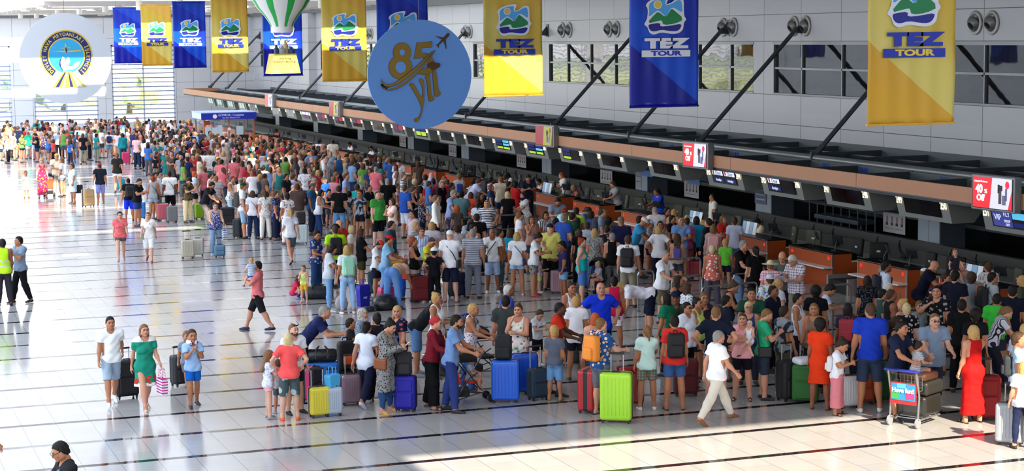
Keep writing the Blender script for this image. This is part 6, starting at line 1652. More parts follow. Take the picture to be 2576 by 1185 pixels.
H 2004 636 180 320 read m w sw top=shirt=check:e8e4ea:6a5a80 bot=trousers=a09888 fat=.02 paper=c9cfe6 | white-haired person in checked shirt holding a sheet of paper
H 1944 721 176 65 stand m d ck top=tee=151b2e bot=trousers=181820 | person in dark navy jumper before the grey trilby
H 1958 703 160 120 stand f w Ty top=blouse=c0c4d0 bot=trousers=445 | person with fair tied hair half hidden by the trilby hat
H 1891 728 176 5 cross m t sk top=polo=1c4a3c bot=trousers=223 | person with sunglasses on the head in dark green jacket
H 1883 762 162 5 stand f w sp top=tank=2c4480 bot=trousers=334 | person with short blond hair and glasses facing the camera
F 1920 1004 775 100 phone1 m w cl top=tee=2aa878 bot=bermuda=2a3446 shoe=sneakers=1c1e26 bag=14161c | person in emerald green t-shirt and dark shorts with crossed strap
H 1832 708 166 90 phone f t Un top=tank=16161c bot=trousers=223 | person with tall hair bun in black top looking down
H 1826 746 170 110 stand m t sk top=tee=181c30 bot=shorts=223 | person with black hair in navy t-shirt beside the black top with bun
H 1771 737 150 15 handup k t sl top=tee=3a3440 bot=shorts=335 | child with arm over the head in dark printed t-shirt
H 1706 696 168 50 look f t Ld top=tank=101014 bot=shorts=223 | person with long dark hair and bare shoulders looking aside
H 1729 718 165 120 stand f w Ln top=blouse=print:e0e8f0:5a7a9a bot=trousers=223 | person with wavy auburn hair in blue and white printed top
H 1699 737 160 0 stand k d sk top=tee=2a3a30 bot=shorts=223 hat=cap=16203c | child in navy baseball cap with white letters
H 1677 741 166 240 stand f t Lk top=tee=stripe:1c7a5c:1c7a5c bot=trousers=223 | person with long black hair in dark green sports shirt
H 1727 763 168 50 stand f t Tk top=tee=dfe4f2 bot=leggings=14161e fat=.03 | person with glasses in white t-shirt and black leggings
H 1753 752 165 60 stand f t Uk top=tank=cce27a bot=shorts=223 | person with black bun in lime tank top
H 1801 774 184 172 hips m w cl top=tee=141b2e bot=bermuda=8ab0cc shoe=shoes=333 | tall person in midnight navy t-shirt and pale denim shorts, back turned
F 1802 1067 829 118 stride m w sg top=shirt=f4f4fa bot=trousers=d6d0c4 shoe=shoes=8a5a3a fat=.03 | grey-haired person in white shirt and stone trousers striding past the queue
F 1867 1006 789 355 carry f w sn top=tee=f0a8b0 bot=shorts=101018 shoe=sandals=222 | person in pale pink t-shirt and black shorts holding a baby
F 1697 1031 793 188 stand f t sk top=tee=d83430 bot=shorts=3a5f96 shoe=sandals=222 bp=141418 fat=.035 | person in red t-shirt and denim shorts with a black backpack
F 1628 1031 819 190 push1 f t Tl top=tee=c8e8e0 bot=shorts=check:8a5a48:4fa89a shoe=sneakers=eeeef0 | person in mint slashed t-shirt and zigzag shorts with ponytail
F 1512 1045 799 130 hold1 m p cl top=shirt=floral:24508c:d8b0a0:e8d0b8 bot=bermuda=6c6e78 shoe=sandals=222 bp=f09030 | person in blue hibiscus shirt with an orange backpack
H 1497 790 166 190 stand f p Lo top=tank=c88a6a bot=trousers=334 | person with long reddish blond hair behind the hibiscus shirt
H 1511 713 188 10 hips m w 0n top=tee=1638d8 bot=bermuda=141a2c shoe=shoes=222 fat=.02 | bald person in vivid blue sports t-shirt, hands on hips
H 1545 698 166 180 stand f t Uk top=tank=c8204a bot=shorts=floral:f4f0f4:e05060:4a80d0 | person in crimson tank top and white flowered shorts, yellow strap
E 1634 848 182 275 bend m w cy top=tee=e4e4f0 bot=bermuda=161a30 shoe=sneakers=1c1c24 | person in white t-shirt and navy shorts bending down to the floor
H 1437 713 170 30 stand f t Ud top=tank=e8e8f4 bot=shorts=334 | person with dark hair in white halter top
H 1449 748 168 180 stand f t sy top=blouse=f0f0fa bot=shorts=1c1e28 fat=.03 | person with short blond hair in white ruffled blouse, back turned
H 1394 762 180 85 push m b ck top=polo=c8301c bot=shorts=223 shoe=shoes=222 | person in orange-red polo pushing a trolley
F 1352 921 776 40 read k p sn top=tee=e8eef8 bot=bermuda=151722 shoe=shoes=dde | boy in white t-shirt with blue and red print and black shorts
F 1396 1008 819 165 stand k t sy top=polo=5c6474 bot=bermuda=6f9fd0 shoe=shoes=a08048 | boy in slate grey polo and denim shorts, seen from behind
H 1278 719 177 100 hips m d cw top=polo=3c58c8 bot=trousers=334 | white-haired person in periwinkle blue polo
H 1272 749 180 170 stand m w sk top=tee=3c4242 bot=bermuda=8c8478 shoe=shoes=222 | person in charcoal t-shirt behind the big blue suitcase
H 1304 766 170 345 chin f w Un top=sundress=floral:e8e4dc:7a9a6a:c05a60 bot=- shoe=flats=888 | person in white flowered dress with hand on cheek
H 1177 765 172 80 push f t sy top=tank=print:e4e0ea:6a5a70 bot=trousers=33589c shoe=shoes=445 fat=.03 bp=4a545a | person in wavy striped sleeveless top and jeans with grey backpack
H 1133 786 180 80 push m t sk top=polo=6f8fc0 bot=trousers=2c3c78 shoe=shoes=222 | bearded person in denim blue polo pushing a cart
F 1088 1027 795 70 push f w sk top=longsleeve=7a1c2a bot=wide=111114 shoe=sandals=4a2a1c hat=turban=b8323a | person in red headwrap, burgundy tunic and black wide trousers
H 1097 733 172 65 stand f t Uy top=tank=eef4f8 bot=trousers=567 | person with sunglasses on fair pinned hair in white sleeveless top
E 1050 945 182 85 lean m t sk top=tee=14161c bot=bermuda=5a7aa8 shoe=shoes=9a9aa0 | person in black t-shirt and denim shorts leaning over a trolley
H 1000 772 170 310 look f w Ly top=tee=floral:141830:b04a60:4a6ab0 bot=trousers=101014 shoe=shoes=222 | person with fair hair in black blouse with blue and pink flowers
F 972 1039 800 60 phone f w Uk top=longdress2=print:8a8a8a:2c2c2c bot=leggings=2c4a7a shoe=sandals=c8a050 phone=e8f0c8 bag=8a4a28 | person in long grey speckled cardigan with brown bag reading a phone
F 924 1021 804 150 walk2 f t Uk top=blouse=dfe6fa bot=trousers=1c2138 shoe=sneakers=d8dce4 | person in pale blue off-shoulder blouse and dark trousers
H 910 778 167 75 stand f w sk top=longsleeve=print:8494a8:4a5a70 bot=trousers=334 hat=scarf=print:b8b0a4:6a6a70 | person in patterned headscarf and blue-grey coat
H 948 792 167 200 stand f t Uk top=tee=1c1c24 bot=trousers=222 | person with black bun just behind the grey speckled cardigan
H 881 804 128 80 hold1 k t sd top=tee=2c2c34 bot=shorts=334 | small child reaching for the cart handle
E 765 985 184 85 lean m w cg top=polo=1c2450 bot=trousers=1c1e28 shoe=shoes=111116 | grey-haired person in navy polo leaning on blue trolley handles
F 742 1040 814 30 hold1 m p cl top=tee=e6ecf6 bot=shorts=1c1e26 shoe=sneakers=1c1c22 | bearded person in white t-shirt, sunglasses on head
F 730 1057 837 185 hips f p Lp top=tee=ff5c5c bot=bermuda=blot:4a5a5c:a8b8b8 shoe=sneakers=ff5a28 | person in coral t-shirt, marbled shorts and orange trainers, hands on hips
F 677 1053 882 100 kid k p Ll top=tee=floral:dfe2ee:b8c0d8 bot=hotpants=f0b0b8 shoe=sneakers=8a8c94 | child with long curly hair in white patterned top and pink shorts
F 703 1040 905 200 kid k t sn top=tee=b8b4bc bot=shorts=4a5a5c shoe=sneakers=8a8c94 | child in greyish top between curly-haired child and coral t-shirt
H 1972 773 170 130 stand f t sd top=tee=camo:8a8f9a:2c3038 bot=trousers=5a5248 shoe=sneakers=9a9aa0 | person in grey feather print top with taupe backpack strap
H 2006 741 166 80 stand f t sk top=tank=dde4f4 bot=trousers=223 | person with short black hair in white vest top
H 2052 723 172 182 stand f t Kk top=tee=12141a bot=trousers=16161c | person with big curly hair in black t-shirt
H 2075 715 150 90 read k t sk top=tee=ccd6ee bot=shorts=334 | child in white t-shirt bending over the desk by the counter
H 2048 766 170 355 stand f t Ll top=tank=8a6a5a bot=trousers=223 | person with long wavy hair in brown top facing the camera
F 2062 1030 802 165 stand f d Kk top=dress=e03c18 bot=- shoe=sandals=5a3a30 | person in bright orange-red dress seen from behind
F 2106 1043 850 70 phone k t Ud top=tee=e8ecf4 bot=maxiskirt=d8808c shoe=sandals=222 bp=d8dade phone=222 | child in white t-shirt and long pink skirt with white backpack
H 2133 766 166 175 stand f d Lk top=tee=2c2c40 bot=trousers=223 bp=a02838 | person with black hair wearing a raspberry red backpack
F 2187 1036 761 182 relax m t cn top=polo=1c3cb8 bot=bermuda=2e3c56 shoe=shoes=e8e8ec fat=.01 | person in cobalt blue polo and slate shorts, seen from behind
H 2241 736 176 115 stand m d cn top=vest=15161a bot=shorts=223 | sunburnt person in black sleeveless shirt
H 2182 696 166 175 stand f w Bd top=tee=print:101218:5a5a6a bot=trousers=223 | person with dark bob in black top with tiny stars
H 2234 713 166 100 stand f w sw top=blouse=8090a0 bot=trousers=334 | white-haired person behind the sunburnt black sleeveless shirt
H 2220 730 162 100 stand m t sk top=tee=2c4a4a bot=trousers=223 | person with black hair in dark teal beside the starry black top
H 2190 661 168 100 reach f w sg top=sundress=d8a0a8 bot=- shoe=flats=888 | person with cropped grey hair in dusty pink strap dress
H 2228 660 178 100 stand m d sk top=tee=ccd8f0 bot=shorts=334 bp=1a1e2c | person in white t-shirt with dark backpack by the desk
H 2314 645 182 85 reach m w 0n top=tee=14182c bot=trousers=223 | balding person with glasses in navy t-shirt pushing a brown case
H 2325 677 125 70 stand k w sl top=tee=2a3a6a bot=shorts=334 hat=cap=eef0f0 | small child in white cap beside the balding person
H 2420 656 176 10 stand m w sd top=tank=8a8a90 bot=shorts=223 | person carrying a small child on the shoulders
H 2487 662 168 200 stand f w Un top=blouse=print:e8e4e8:888888 bot=trousers=223 | person with high bun in white printed blouse at the desk
S 2505 690 26.2 290 desk m t sk top=shirt=e4dcc8 bot=trousers=223 | staff person in cream shirt seated at the desk near the picture edge
H 2572 696 168 250 stand f w Ly top=tee=4a5040 bot=trousers=223 | person with long fair hair at the very edge near the desks
H 2403 684 184 150 stand m w sk top=tee=14182a bot=trousers=16161c | tall broad person in black t-shirt below the shoulder-riding child
H 2380 690 172 60 stand m t sd top=tee=161a20 bot=trousers=16161c | person in black by the shoulder-riding child
H 2445 690 165 165 stand f w Kn top=tank=8a94a0 bot=trousers=223 | person with curly brown hair in grey tank top
H 2496 688 175 110 stand m t sk top=tee=a8b4bc bot=shorts=334 bp=1c2026 | person in pale grey t-shirt with black backpack near the desks
H 2357 719 178 350 handup m w sk top=tee=floral:1a1a20:a0a0a0 bot=shorts=223 | person in black t-shirt with pale print, hand raised
H 2272 749 164 240 stand f w Uy top=tank=3a3a40 bot=trousers=223 | person with gathered blond hair beside the child in grey-green
H 2281 766 165 185 stand f p Up top=tee=floral:15151a:b0b0b8 bot=trousers=223 | person with pale blond bun in dark flowered top
H 2314 763 140 20 stand k w sl top=tee=9cb0b8 bot=shorts=334 | child in grey-green t-shirt behind the light blue shirt
F 2252 1056 804 60 push m t sk top=tee=1c2440 bot=bermuda=camo:6a6c54:3a3c30 shoe=sneakers=15151a | person in navy t-shirt and camouflage shorts pushing the trolley
H 2255 799 168 90 stand f t Td top=tank=101018 bot=trousers=223 | person with dark hair in black just behind the camouflage shorts
H 2346 787 184 20 push m p cl top=shirt=7f93ac bot=trousers=334 fat=.06 | heavy person with glasses in light blue shirt behind the trolley
F 2446 1063 818 215 push1 f w Ly top=longdress=c01818 bot=- shoe=sandals=15151a | person with very long fair hair in long red dress
H 2562 839 168 95 stand k t cn top=tee=8ca8c0 bot=bermuda=6a5a3c bp=camo:2a3034:4a5458 | boy in striped pale blue t-shirt with a dark patterned backpack
H 2496 761 166 100 reach f w Tl top=tee=vstripe:d0d4e0:24283c bot=trousers=223 | person with ponytail in white and navy t-shirt
H 2420 762 178 170 stand m t sk top=tee=101014 bot=trousers=16161c | person in plain black t-shirt before the grey tank top
H 2454 776 166 190 stand f t Kk top=tee=141418 bot=trousers=16161c | person with curly black hair in black above the red dress
H 2508 742 172 170 stand m t sk top=tee=3ac040 bot=shorts=334 | person in vivid green t-shirt among dark clothes near the edge
H 2547 721 180 178 stand m t sk top=tee=12162a bot=shorts=223 | broad person in midnight t-shirt near the picture edge
H 2578 818 172 190 stand m w sy top=tee=a0b4d4 bot=shorts=334 | person in pale blue at the picture edge above the boy with backpack
F 2570 1128 910 200 push1 f w Ly top=tee=c8c8cc bot=leggings=222a48 shoe=shoes=222 | person in light grey top by the silver suitcase at the corner
E 388 556 170 182 stand f t Ur top=tank=9a9ca0 bot=hotpants=9cc0e4 bag=151518 | person in grey tank top and pale denim shorts in front of a pink case
H 388 436 178 60 stand m t sk top=tee=e8e8ec bot=shorts=334
H 397 434 176 80 stand m w sk top=tee=f0f2f6 bot=trousers=889
H 426 432 180 182 stand m d ck top=tee=fafafa bot=bermuda=101014 bag=3a3e44 | person in bright white t-shirt and black shorts with grey shoulder bag
H 470 446 172 45 phone f w sd top=tee=camo:6a5a3c:2c3424 bot=trousers=ecd8a8 hat=cap=15151a bp=4a4e54 | person in black cap and camouflage t-shirt with cream trousers
H 489 433 166 100 stand f w Uo top=tee=c0c8d4 bot=shorts=111114
H 515 421 182 190 stand m t cn top=tee=c86870 bot=trousers=2a2c34 | person in dusty rose t-shirt with back turned
F 448 478 385 60 stand m t ck top=polo=1c1c20 bot=trousers=121216 | person in black polo and black trousers at the sunny crowd edge
H 529 437 175 80 stand m w sd top=vest=f4f2f4 bot=trousers=445
H 514 452 178 60 reach m t sk top=tee=24222a bot=trousers=6a6468 | bearded person in black t-shirt and grey trousers holding a cup
H 543 444 172 182 stand m w sl top=tee=stripe:b8b0b4:8a7a80 bot=trousers=1c2030 fat=.05 | person in beige and grey striped shirt, broad back turned
H 579 444 176 60 push m t cn top=vest=print:f0f0f0:333333 bot=trousers=b8d4e8 | person in black and white patterned vest and pale jeans
H 606 449 172 165 stand m p cl top=vest=fff4ea bot=shorts=556 hat=cap=8a9078 | person in cream vest and khaki cap
F 614 600 459 85 look m w cl top=tee=eef0f4 bot=bermuda=8fb4d4 hat=cap=1f4a38 shoe=sneakers=15151a bp=4c4a48 | person in dark green cap, white t-shirt and denim shorts with grey backpack
H 635 480 166 175 stand f w Ln top=tee=dcdfe8 bot=trousers=1f2c50 bag=b82a30
F 669 603 480 190 stand f p Tn top=blouse=print:eee8e0:7a7a80 bot=trousers=f2ece4 shoe=flats=2a2420 | person in cream tunic with grey leaf pattern and white trousers
H 722 487 172 205 stand f t Uk top=tee=floral:f0eef0:4a5aa0:e09050 bot=trousers=f0eef0 | person in white t-shirt with small flowers, arm raised to rail
H 681 497 128 100 stand k w sp top=tank=d8e8e4 bot=shorts=2a50c0
H 694 480 168 70 stand f w sn top=tee=print:1c2248:8a8ab0 bot=trousers=1c2040
H 731 465 175 100 push m p 0l top=tee=e4e8f6 bot=shorts=446
H 783 463 178 70 stand m t cd top=tee=3a6a9c bot=trousers=22304a hat=cap=5a5e68 bp=print:2c3c54:8a98a8 | person in teal-blue t-shirt with a navy patterned backpack
H 800 478 168 80 push f t Lk top=tank=e8eaf2 bot=trousers=2a4070 | person with very long black hair in white tank top
F 855 600 467 170 stand m w sd top=tee=101014 bot=trousers=6a98c8 shoe=shoes=ddd | tall person in black t-shirt with white lettering and jeans
H 878 483 150 150 stand k t sk top=tee=camo:8a9098:2a2e36 bot=shorts=8a94a0
H 905 479 165 340 stand k t sd top=tee=camo:8a98a8:262c38 bot=shorts=16181e
H 898 465 156 160 stand k w sn top=tee=18a0a0 bot=shorts=14141a | child in teal t-shirt between two camouflage shirts
H 928 468 178 60 stand m t ck top=tee=181a22 bot=shorts=223
F 952 622 481 35 stand m p cn top=polo=3c9a40 bot=bermuda=14151a shoe=shoes=334 fat=.09 | stout person in grass green polo and black shorts
H 975 450 182 182 stand m w cg top=tee=0e0e12 bot=trousers=222 | person in black t-shirt with round emblem on the back
H 817 447 178 250 stand m t cg top=tee=2460c8 bot=trousers=1c2030 hat=cap=6a7060 | person in bright blue t-shirt and drab cap
H 870 438 184 80 stand m w cn top=tee=a0b4e0 bot=trousers=334 | tall person in lilac-blue t-shirt lit by the sun
H 839 446 170 165 stand f p sl top=tee=e0949c bot=trousers=445
H 751 459 166 60 stand f p Ul top=tee=4a4a38 bot=trousers=334
H 782 447 176 100 read m w cg top=tee=5a5a5e bot=shorts=334
H 719 438 178 60 stand m t sk top=tee=1c1e26 bot=shorts=223
H 738 440 173 100 stand m w sn top=shirt=b0b4e0 bot=trousers=334 bp=222833
H 766 425 170 180 stand m t sk top=tee=print:f0f0f4:2a3a60 bot=shorts=334
H 845 434 165 100 stand m w sl top=tee=c04040 bot=shorts=334 hat=cap=b0343a
H 987 501 168 290 chin f w Ln top=tee=f4dcd0 bot=hotpants=c4d8ec | person with long brown hair in pale peach t-shirt and light shorts
H 1019 468 182 130 stand m w cn top=tee=2450a8 bot=bermuda=d8dce8 fat=.04 | person in royal blue t-shirt and white checked shorts
H 1033 470 172 80 push f w sn top=tank=101010 bot=trousers=223 | person with short brown hair in black tank top
H 999 463 152 80 stand f t Tn top=tee=f0ccd4 bot=shorts=445
H 1015 437 180 80 stand m p cl top=tee=stripe:f4f4f4:111111 bot=shorts=334
H 1043 453 166 100 stand f w sp top=tank=181818 bot=trousers=334
H 1057 453 166 100 stand f t sk top=tee=181418 bot=trousers=334
H 1070 441 176 165 stand m w sd top=tee=a4b4d0 bot=trousers=334
H 1085 436 168 160 stand f w sd top=longsleeve=c0c8e8 bot=trousers=99a hat=scarf=dcb4b8 | person in pale pink headscarf and lilac top
H 1125 453 164 182 stand f w sn top=tee=982038 bot=trousers=334
H 1108 442 176 80 read m w cl top=tee=print:2c3044:555a70 bot=shorts=334
H 1110 458 176 60 stand m w cg top=tee=15171f bot=shorts=223
H 1155 438 160 182 stand k w sl top=tee=fine:eeeeee:333333 bot=shorts=334 bp=1c3c9c | child in striped top with a bright blue backpack
H 1179 443 182 100 lean2 m w sn top=tee=c8ccf0 bot=trousers=334 fat=.03 | broad person in pale lavender t-shirt leaning to the desk
H 1214 436 182 172 stand m t sk top=tee=3c4044 bot=trousers=223 bp=4a5058 | person in charcoal t-shirt with grey backpack before the counters
H 1235 446 166 110 stand m d sk top=polo=stripe:e8e8ee:222c48 bot=shorts=334
H 1253 437 172 70 reach f w Uk top=tank=f0ece8 bot=trousers=334 | person in white tank top reaching an arm over the desk
H 1192 453 152 182 stand k d Kk top=tee=d8c8c0 bot=shorts=334 bp=24343a
H 1134 480 184 60 push m w sg top=polo=98acd8 bot=trousers=2c3450 fat=.05 | grey-haired person in powder blue polo at the bright rail
H 1161 481 182 155 cross m t sk top=polo=4f7478 bot=trousers=2a3040 fat=.04 | person in grey-green polo with white cuff stripes
H 1096 493 180 80 stand m p sl top=longsleeve=fbf6ea bot=trousers=28282c | person in glowing white long sleeved shirt and black trousers
H 1060 501 156 80 hold1 f t sl top=tee=print:20243a:c0c0c8 bot=trousers=20243a hat=cap=d86080 | person in pink cap and dark dotted clothes
H 1184 485 160 182 stand f w Bn top=tee=f05838 bot=trousers=334 | person in orange t-shirt with back turned
H 1225 504 168 350 hips f w Ly top=tee=stripe:f0f0f4:1c2040 bot=trousers=334 | person with long blond hair and sunglasses in striped top
H 1203 509 162 165 stand f t Td top=tee=c8d0e0 bot=trousers=334 hat=cap=f4f6fa | person in white cap with turquoise scarf
H 1149 519 142 190 stand k w Bo top=tee=5a4a44 bot=shorts=334 bp=4a4038 | child with ginger hair and a brown backpack with lime trim
H 1040 531 180 295 stand m t sk top=shirt=b8a8b8 bot=trousers=334 | person in mauve shirt glancing down
H 984 558 176 80 stand m w sd top=tee=204a5c bot=shorts=223 | person with glasses in dark teal t-shirt
H 1235 466 156 80 stand f w Br top=tee=24406c bot=shorts=334
H 1208 487 166 60 stand f t Ld top=tee=2a2424 bot=trousers=223
H 1136 461 172 80 stand m d sk top=tee=1c1c18 bot=trousers=334
H 1149 570 140 200 stand k w sd top=tee=d8d4dc bot=shorts=334 hat=cap=a82048 | child in crimson bandana beside the white cap
H 1277 484 170 182 stand f p Bp top=tee=101216 bot=trousers=16161c fat=.08 | stout person with blond bob in black, before the red dress
H 1297 459 172 130 push1 f t Uk top=dress=b01c20 bot=- | person in dark red dress at the counter
H 1280 458 166 100 stand f t sk top=tee=1c1414 bot=trousers=222
S 1289 449 26.2 290 desk f t Lk top=blouse=e8e8ec bot=skirt=223 | staff person with long black hair seated below display 233
S 888 362 26.2 300 desk m t sk top=shirt=e8e4e0 bot=trousers=222 | staff person in white shirt seated beyond the two white-shirted customers
S 943 374 26.2 300 desk m t sk top=shirt=e4e6ea bot=trousers=222 | staff person in pale shirt seated at a desk below display 223
S 702 328 26.2 300 desk f t sd top=vest=a02028 bot=trousers=222 | staff person in red waistcoat seated near the customs booth
S 1922 563 26.2 285 desk m w sd top=shirt=f0e8d0 bot=trousers=223 | staff person in cream shirt writing at the desk below display 245
H 837 352 182 182 stand m w sd top=shirt=f4ecd8 bot=trousers=334 | person in cream shirt standing at the desk, back turned
H 802 352 178 150 hold1 m t sk top=longsleeve=ece8f0 bot=trousers=334 | person in white shirt carrying papers near the cream shirt
F 67 498 430 10 kid k w Tl top=dress=f0e8e8 bot=- shoe=shoes=8a3048 | small child in pale pink dress holding a pink bag
F 108 499 397 5 stand f p By top=longdress=floral:c03060:f0c020:2a80a0 bot=- shoe=sandals=333 | person in long rainbow-coloured flowered dress
F 146 494 386 10 cross m w sl top=tee=f4e8c8 bot=trousers=a8a49c hat=cap=e8c040 | person in yellow cap and cream shirt
F 159 494 398 245 hold1 f w Ul top=tee=f4f4f8 bot=hotpants=7aa0c8 bp=e8e8ec | person in white top and denim shorts with white backpack
F 185 512 412 290 stand f t sn top=dress=d4ecec bot=- shoe=sandals=c09a80 fat=.05 | person in loose pale blue tunic carrying a black bag
F 254 517 411 182 pull m t cn top=tee=1c2030 bot=bermuda=8890d0 hat=cap=a02840 shoe=sandals=998 | person in maroon cap and navy t-shirt towing a beige suitcase
F 297 486 384 182 walk f w Tl top=tee=2c2c2c bot=hotpants=e8f4fc shoe=shoes=334 | person in black t-shirt and white shorts walking off with a turquoise bag
F 326 556 448 190 stand m t ck top=tee=14161c bot=bermuda=1838e0 shoe=shoes=222 bp=121216 | person in royal blue shorts with a black backpack
H 343 449 178 60 phone m t ck top=tee=141820 bot=shorts=2a3a80 | person in black t-shirt looking at a phone beside the blue shorts
F 48 400 317 150 stand m w sn top=tee=1c2440 bot=bermuda=b89c60 | person in navy t-shirt and khaki shorts in the furthest queue
F 73 400 331 200 stand f w sl top=tee=18b080 bot=shorts=a8a8a4 | person in emerald t-shirt and grey shorts in the furthest queue
F 82 399 318 180 stand m w sg top=tee=b8b8c0 bot=trousers=9a9aa0
F 111 400 335 180 stand f w sl top=blouse=floral:3a3c58:d0a0b0 bot=shorts=2a2c44
F 148 397 330 170 stand m w sg top=tee=a4b4c8 bot=trousers=16161c
F 171 396 326 120 stand f t Tl top=tee=d03038 bot=skirt=8ab0d4 | person in red top and denim skirt in the furthest queue
F 202 395 318 175 stand m w cl top=tee=f4f0e8 bot=bermuda=8a8c94 bp=24262c
F 242 394 326 120 stand f w Ud top=tee=e8f0f8 bot=trousers=c0c4cc | person in white t-shirt and light grey trousers, furthest queue
F 276 396 331 182 stand m t ck top=tee=d8dce8 bot=bermuda=floral:7aa8c0:3a5a8a bp=1a2450 | person with navy backpack and patterned beach shorts, furthest queue
F 298 402 331 160 stand f w Ln top=tee=e8c8d0 bot=hotpants=88c0dc
F 337 413 327 120 stand m w cg top=polo=2c2c60 bot=bermuda=7c8cc0 | person in indigo polo and blue shorts before a black case
H 308 336 168 180 stand f w Ld top=longsleeve=1c8088 bot=trousers=2a4a5a
F 370 418 340 182 stand f w sl top=tee=9ab0c8 bot=trousers=b0c0d8 | person in sky-grey top and matching trousers, furthest queue
H 508 380 170 165 stand f w sk top=tank=f4f4f8 bot=trousers=14141c
H 527 379 182 182 stand m w sn top=tee=eef4fa bot=shorts=1890a8 | person in white t-shirt and turquoise shorts
H 547 384 156 20 stand f p sl top=tank=e0c8c8 bot=shorts=334 hat=cap=f05088 | person in hot pink cap
H 562 382 172 182 stand f p By top=longdress=stripe:ecdcd8:9a8a90 bot=- fat=.05 | person in long striped sundress glowing in the sun
H 582 385 176 60 reach m w sd top=tee=ffffff bot=shorts=668
H 472 386 168 80 hold1 f p Up top=tank=6a2030 bot=trousers=445 bag=d8a0b8 | person in burgundy top with a pink fringed bag
H 628 381 170 182 raise f w Td top=longsleeve=50d8d0 bot=trousers=18a8a0 | person in aqua long sleeves with one arm stretched up
H 647 403 142 182 stand k t sn top=tank=f0f0f4 bot=shorts=1c2444
H 1003 404 176 5 stand m w ck top=tee=e8e8ec bot=trousers=334 hat=cap=1a1a20
H 853 390 170 180 stand m w cg top=vest=2c5a90 bot=trousers=334 | person in denim waistcoat over white sleeves
H 831 382 166 10 stand f p Ly top=longsleeve=a8c8e0 bot=trousers=89a
'''
POSES['carrywalk'] = dict(R=(30, 22, 100, 50), L=(34, 10, 96, 40), lean=-3, RL=(24, 2, 6), LL=(-20, 2, 10), hy=-10)
POSES['hips2'] = dict(R=(10, 8, 70, 30), L=(-22, 42, 88, 45), hy=-20, hp=20)
POSES['push1'] = dict(R=(34, 10, 30, 4), L=(4, 8, 12, 0), hy=10)
POSES['desk2'] = dict(R=(50, 10, 40, 10), L=(44, 8, 46, 10), lean=12, hp=14)
POSES['lean2'] = dict(R=(40, 8, 36, 14), L=(36, 8, 36, 14), lean=34, RL=(36, 5, 2), LL=(30, 6, 2), hp=-10)
_cl = cloth
def cloth(kind, pose, g, lod, fat):
    return _cl('abaya' if kind == 'longdress2' else kind, pose, g, lod, fat)
NAMEFIX = {'longdress2': 'long_cardigan', 'longdress': 'long_dress', 'sundress': 'dress', 'tee': 't_shirt', 'tank': 'tank_top', 'polo': 'polo_shirt', 'vest': 'sleeveless_vest', 'crop': 'cropped_top', 'longsleeve': 'long_sleeved_top', 'hotpants': 'shorts', 'bermuda': 'knee_shorts', 'wide': 'wide_trousers', 'maxiskirt': 'long_skirt', 'pencil': 'pencil_skirt', 'abaya': 'long_dress'}
WORDS = {'longdress2': 'cardigan', 'longdress': 'long dress', 'sundress': 'strap dress', 'tee': 't-shirt', 'tank': 'tank top', 'polo': 'polo', 'vest': 'vest', 'crop': 'crop top', 'longsleeve': 'long sleeves', 'hotpants': 'short shorts', 'bermuda': 'knee shorts', 'wide': 'wide trousers', 'maxiskirt': 'long skirt', 'shirt': 'shirt', 'blouse': 'blouse', 'dress': 'dress', 'shorts': 'shorts', 'trousers': 'trousers', 'leggings': 'leggings', 'skirt': 'skirt', 'pencil': 'pencil skirt', 'abaya': 'long dress'}
def parse(row):
    if '|' in row: spec, lab = row.split('|'); lab = lab.strip()
    else: spec, lab = row, None
    t = spec.split(); typ = t[0]; a, b, c = float(t[1]), float(t[2]), float(t[3]); face = float(t[4]); pose, g, sk, hair = t[5:9]
    kw = dict(top=('tee', 'c8c8c8'), bot=('shorts', '334'), shoe=('shoes', '3a3a40'), hat=None, fat=0.0); items = []
    for q in t[9:]:
        k, v = q.split('=', 1)
        if k in ('top', 'bot', 'shoe', 'hat'):
            if v == '-': kw[k] = ('-', '') if k == 'bot' else None
            else: kk, col = v.split('=', 1); kw[k] = (kk, ':'.join(hex6(z) if i or len(col.split(':')) == 1 else z for i, z in enumerate(col.split(':'))))
        elif k == 'fat': kw['fat'] = float(v)
        else: items.append((k, v))
    if typ == 'F': x, y, H = place_feet(a, b, c)
    elif typ == 'E': p = onz(a, b); x, y, H = p[0], p[1], c / 100
    elif typ == 'H': p = onz(a, b, c / 100 * .985); x, y, H = p[0], p[1], c / 100
    else: p = onx(a, b, c); x, y, H = p[0], p[1], 1.74 if g == 'm' else 1.68
    return typ, x, y, H, face, pose, g, sk, hair, kw, items, lab
PEOPLE = [parse(r) for r in ROWS.strip().splitlines()]
# keep neighbours from standing inside one another: push apart gently along the view, hardly changing the picture
# keep neighbours from standing inside one another, and everybody in front of the desks
for it in range(6):
    for i in range(len(PEOPLE)):
        for j in range(i + 1, len(PEOPLE)):
            A, B = PEOPLE[i], PEOPLE[j]
            if 'S' in (A[0], B[0]): continue
            dx, dy = B[1] - A[1], B[2] - A[2]; d = math.hypot(dx, dy)
            if d < .50:
                if A[0] != 'H' and B[0] != 'H': continue
                # move along the line of sight
                near, far = (A, B) if A[2] < B[2] else (B, A)
                s = (.52 - d) * .6
                for P, sg in ((near, -1), (far, 1)):
                    if P[0] != 'H': continue
                    L = math.hypot(P[1], P[2]); k = PEOPLE.index(P); Q = list(P); Q[1] += sg * s * P[1] / L; Q[2] += sg * s * P[2] / L; PEOPLE[k] = tuple(Q)
for k, P in enumerate(PEOPLE):
    if P[0] == 'H' and P[1] > 24.3:
        Q = list(P); f = 24.3 / P[1]; Q[1] = 24.3; Q[2] = P[2] * f; PEOPLE[k] = tuple(Q)
def short(kw, g):
    return '%s %s' % (cname(kw['top'][1]), WORDS.get(kw['top'][0], kw['top'][0]))
USED = set()
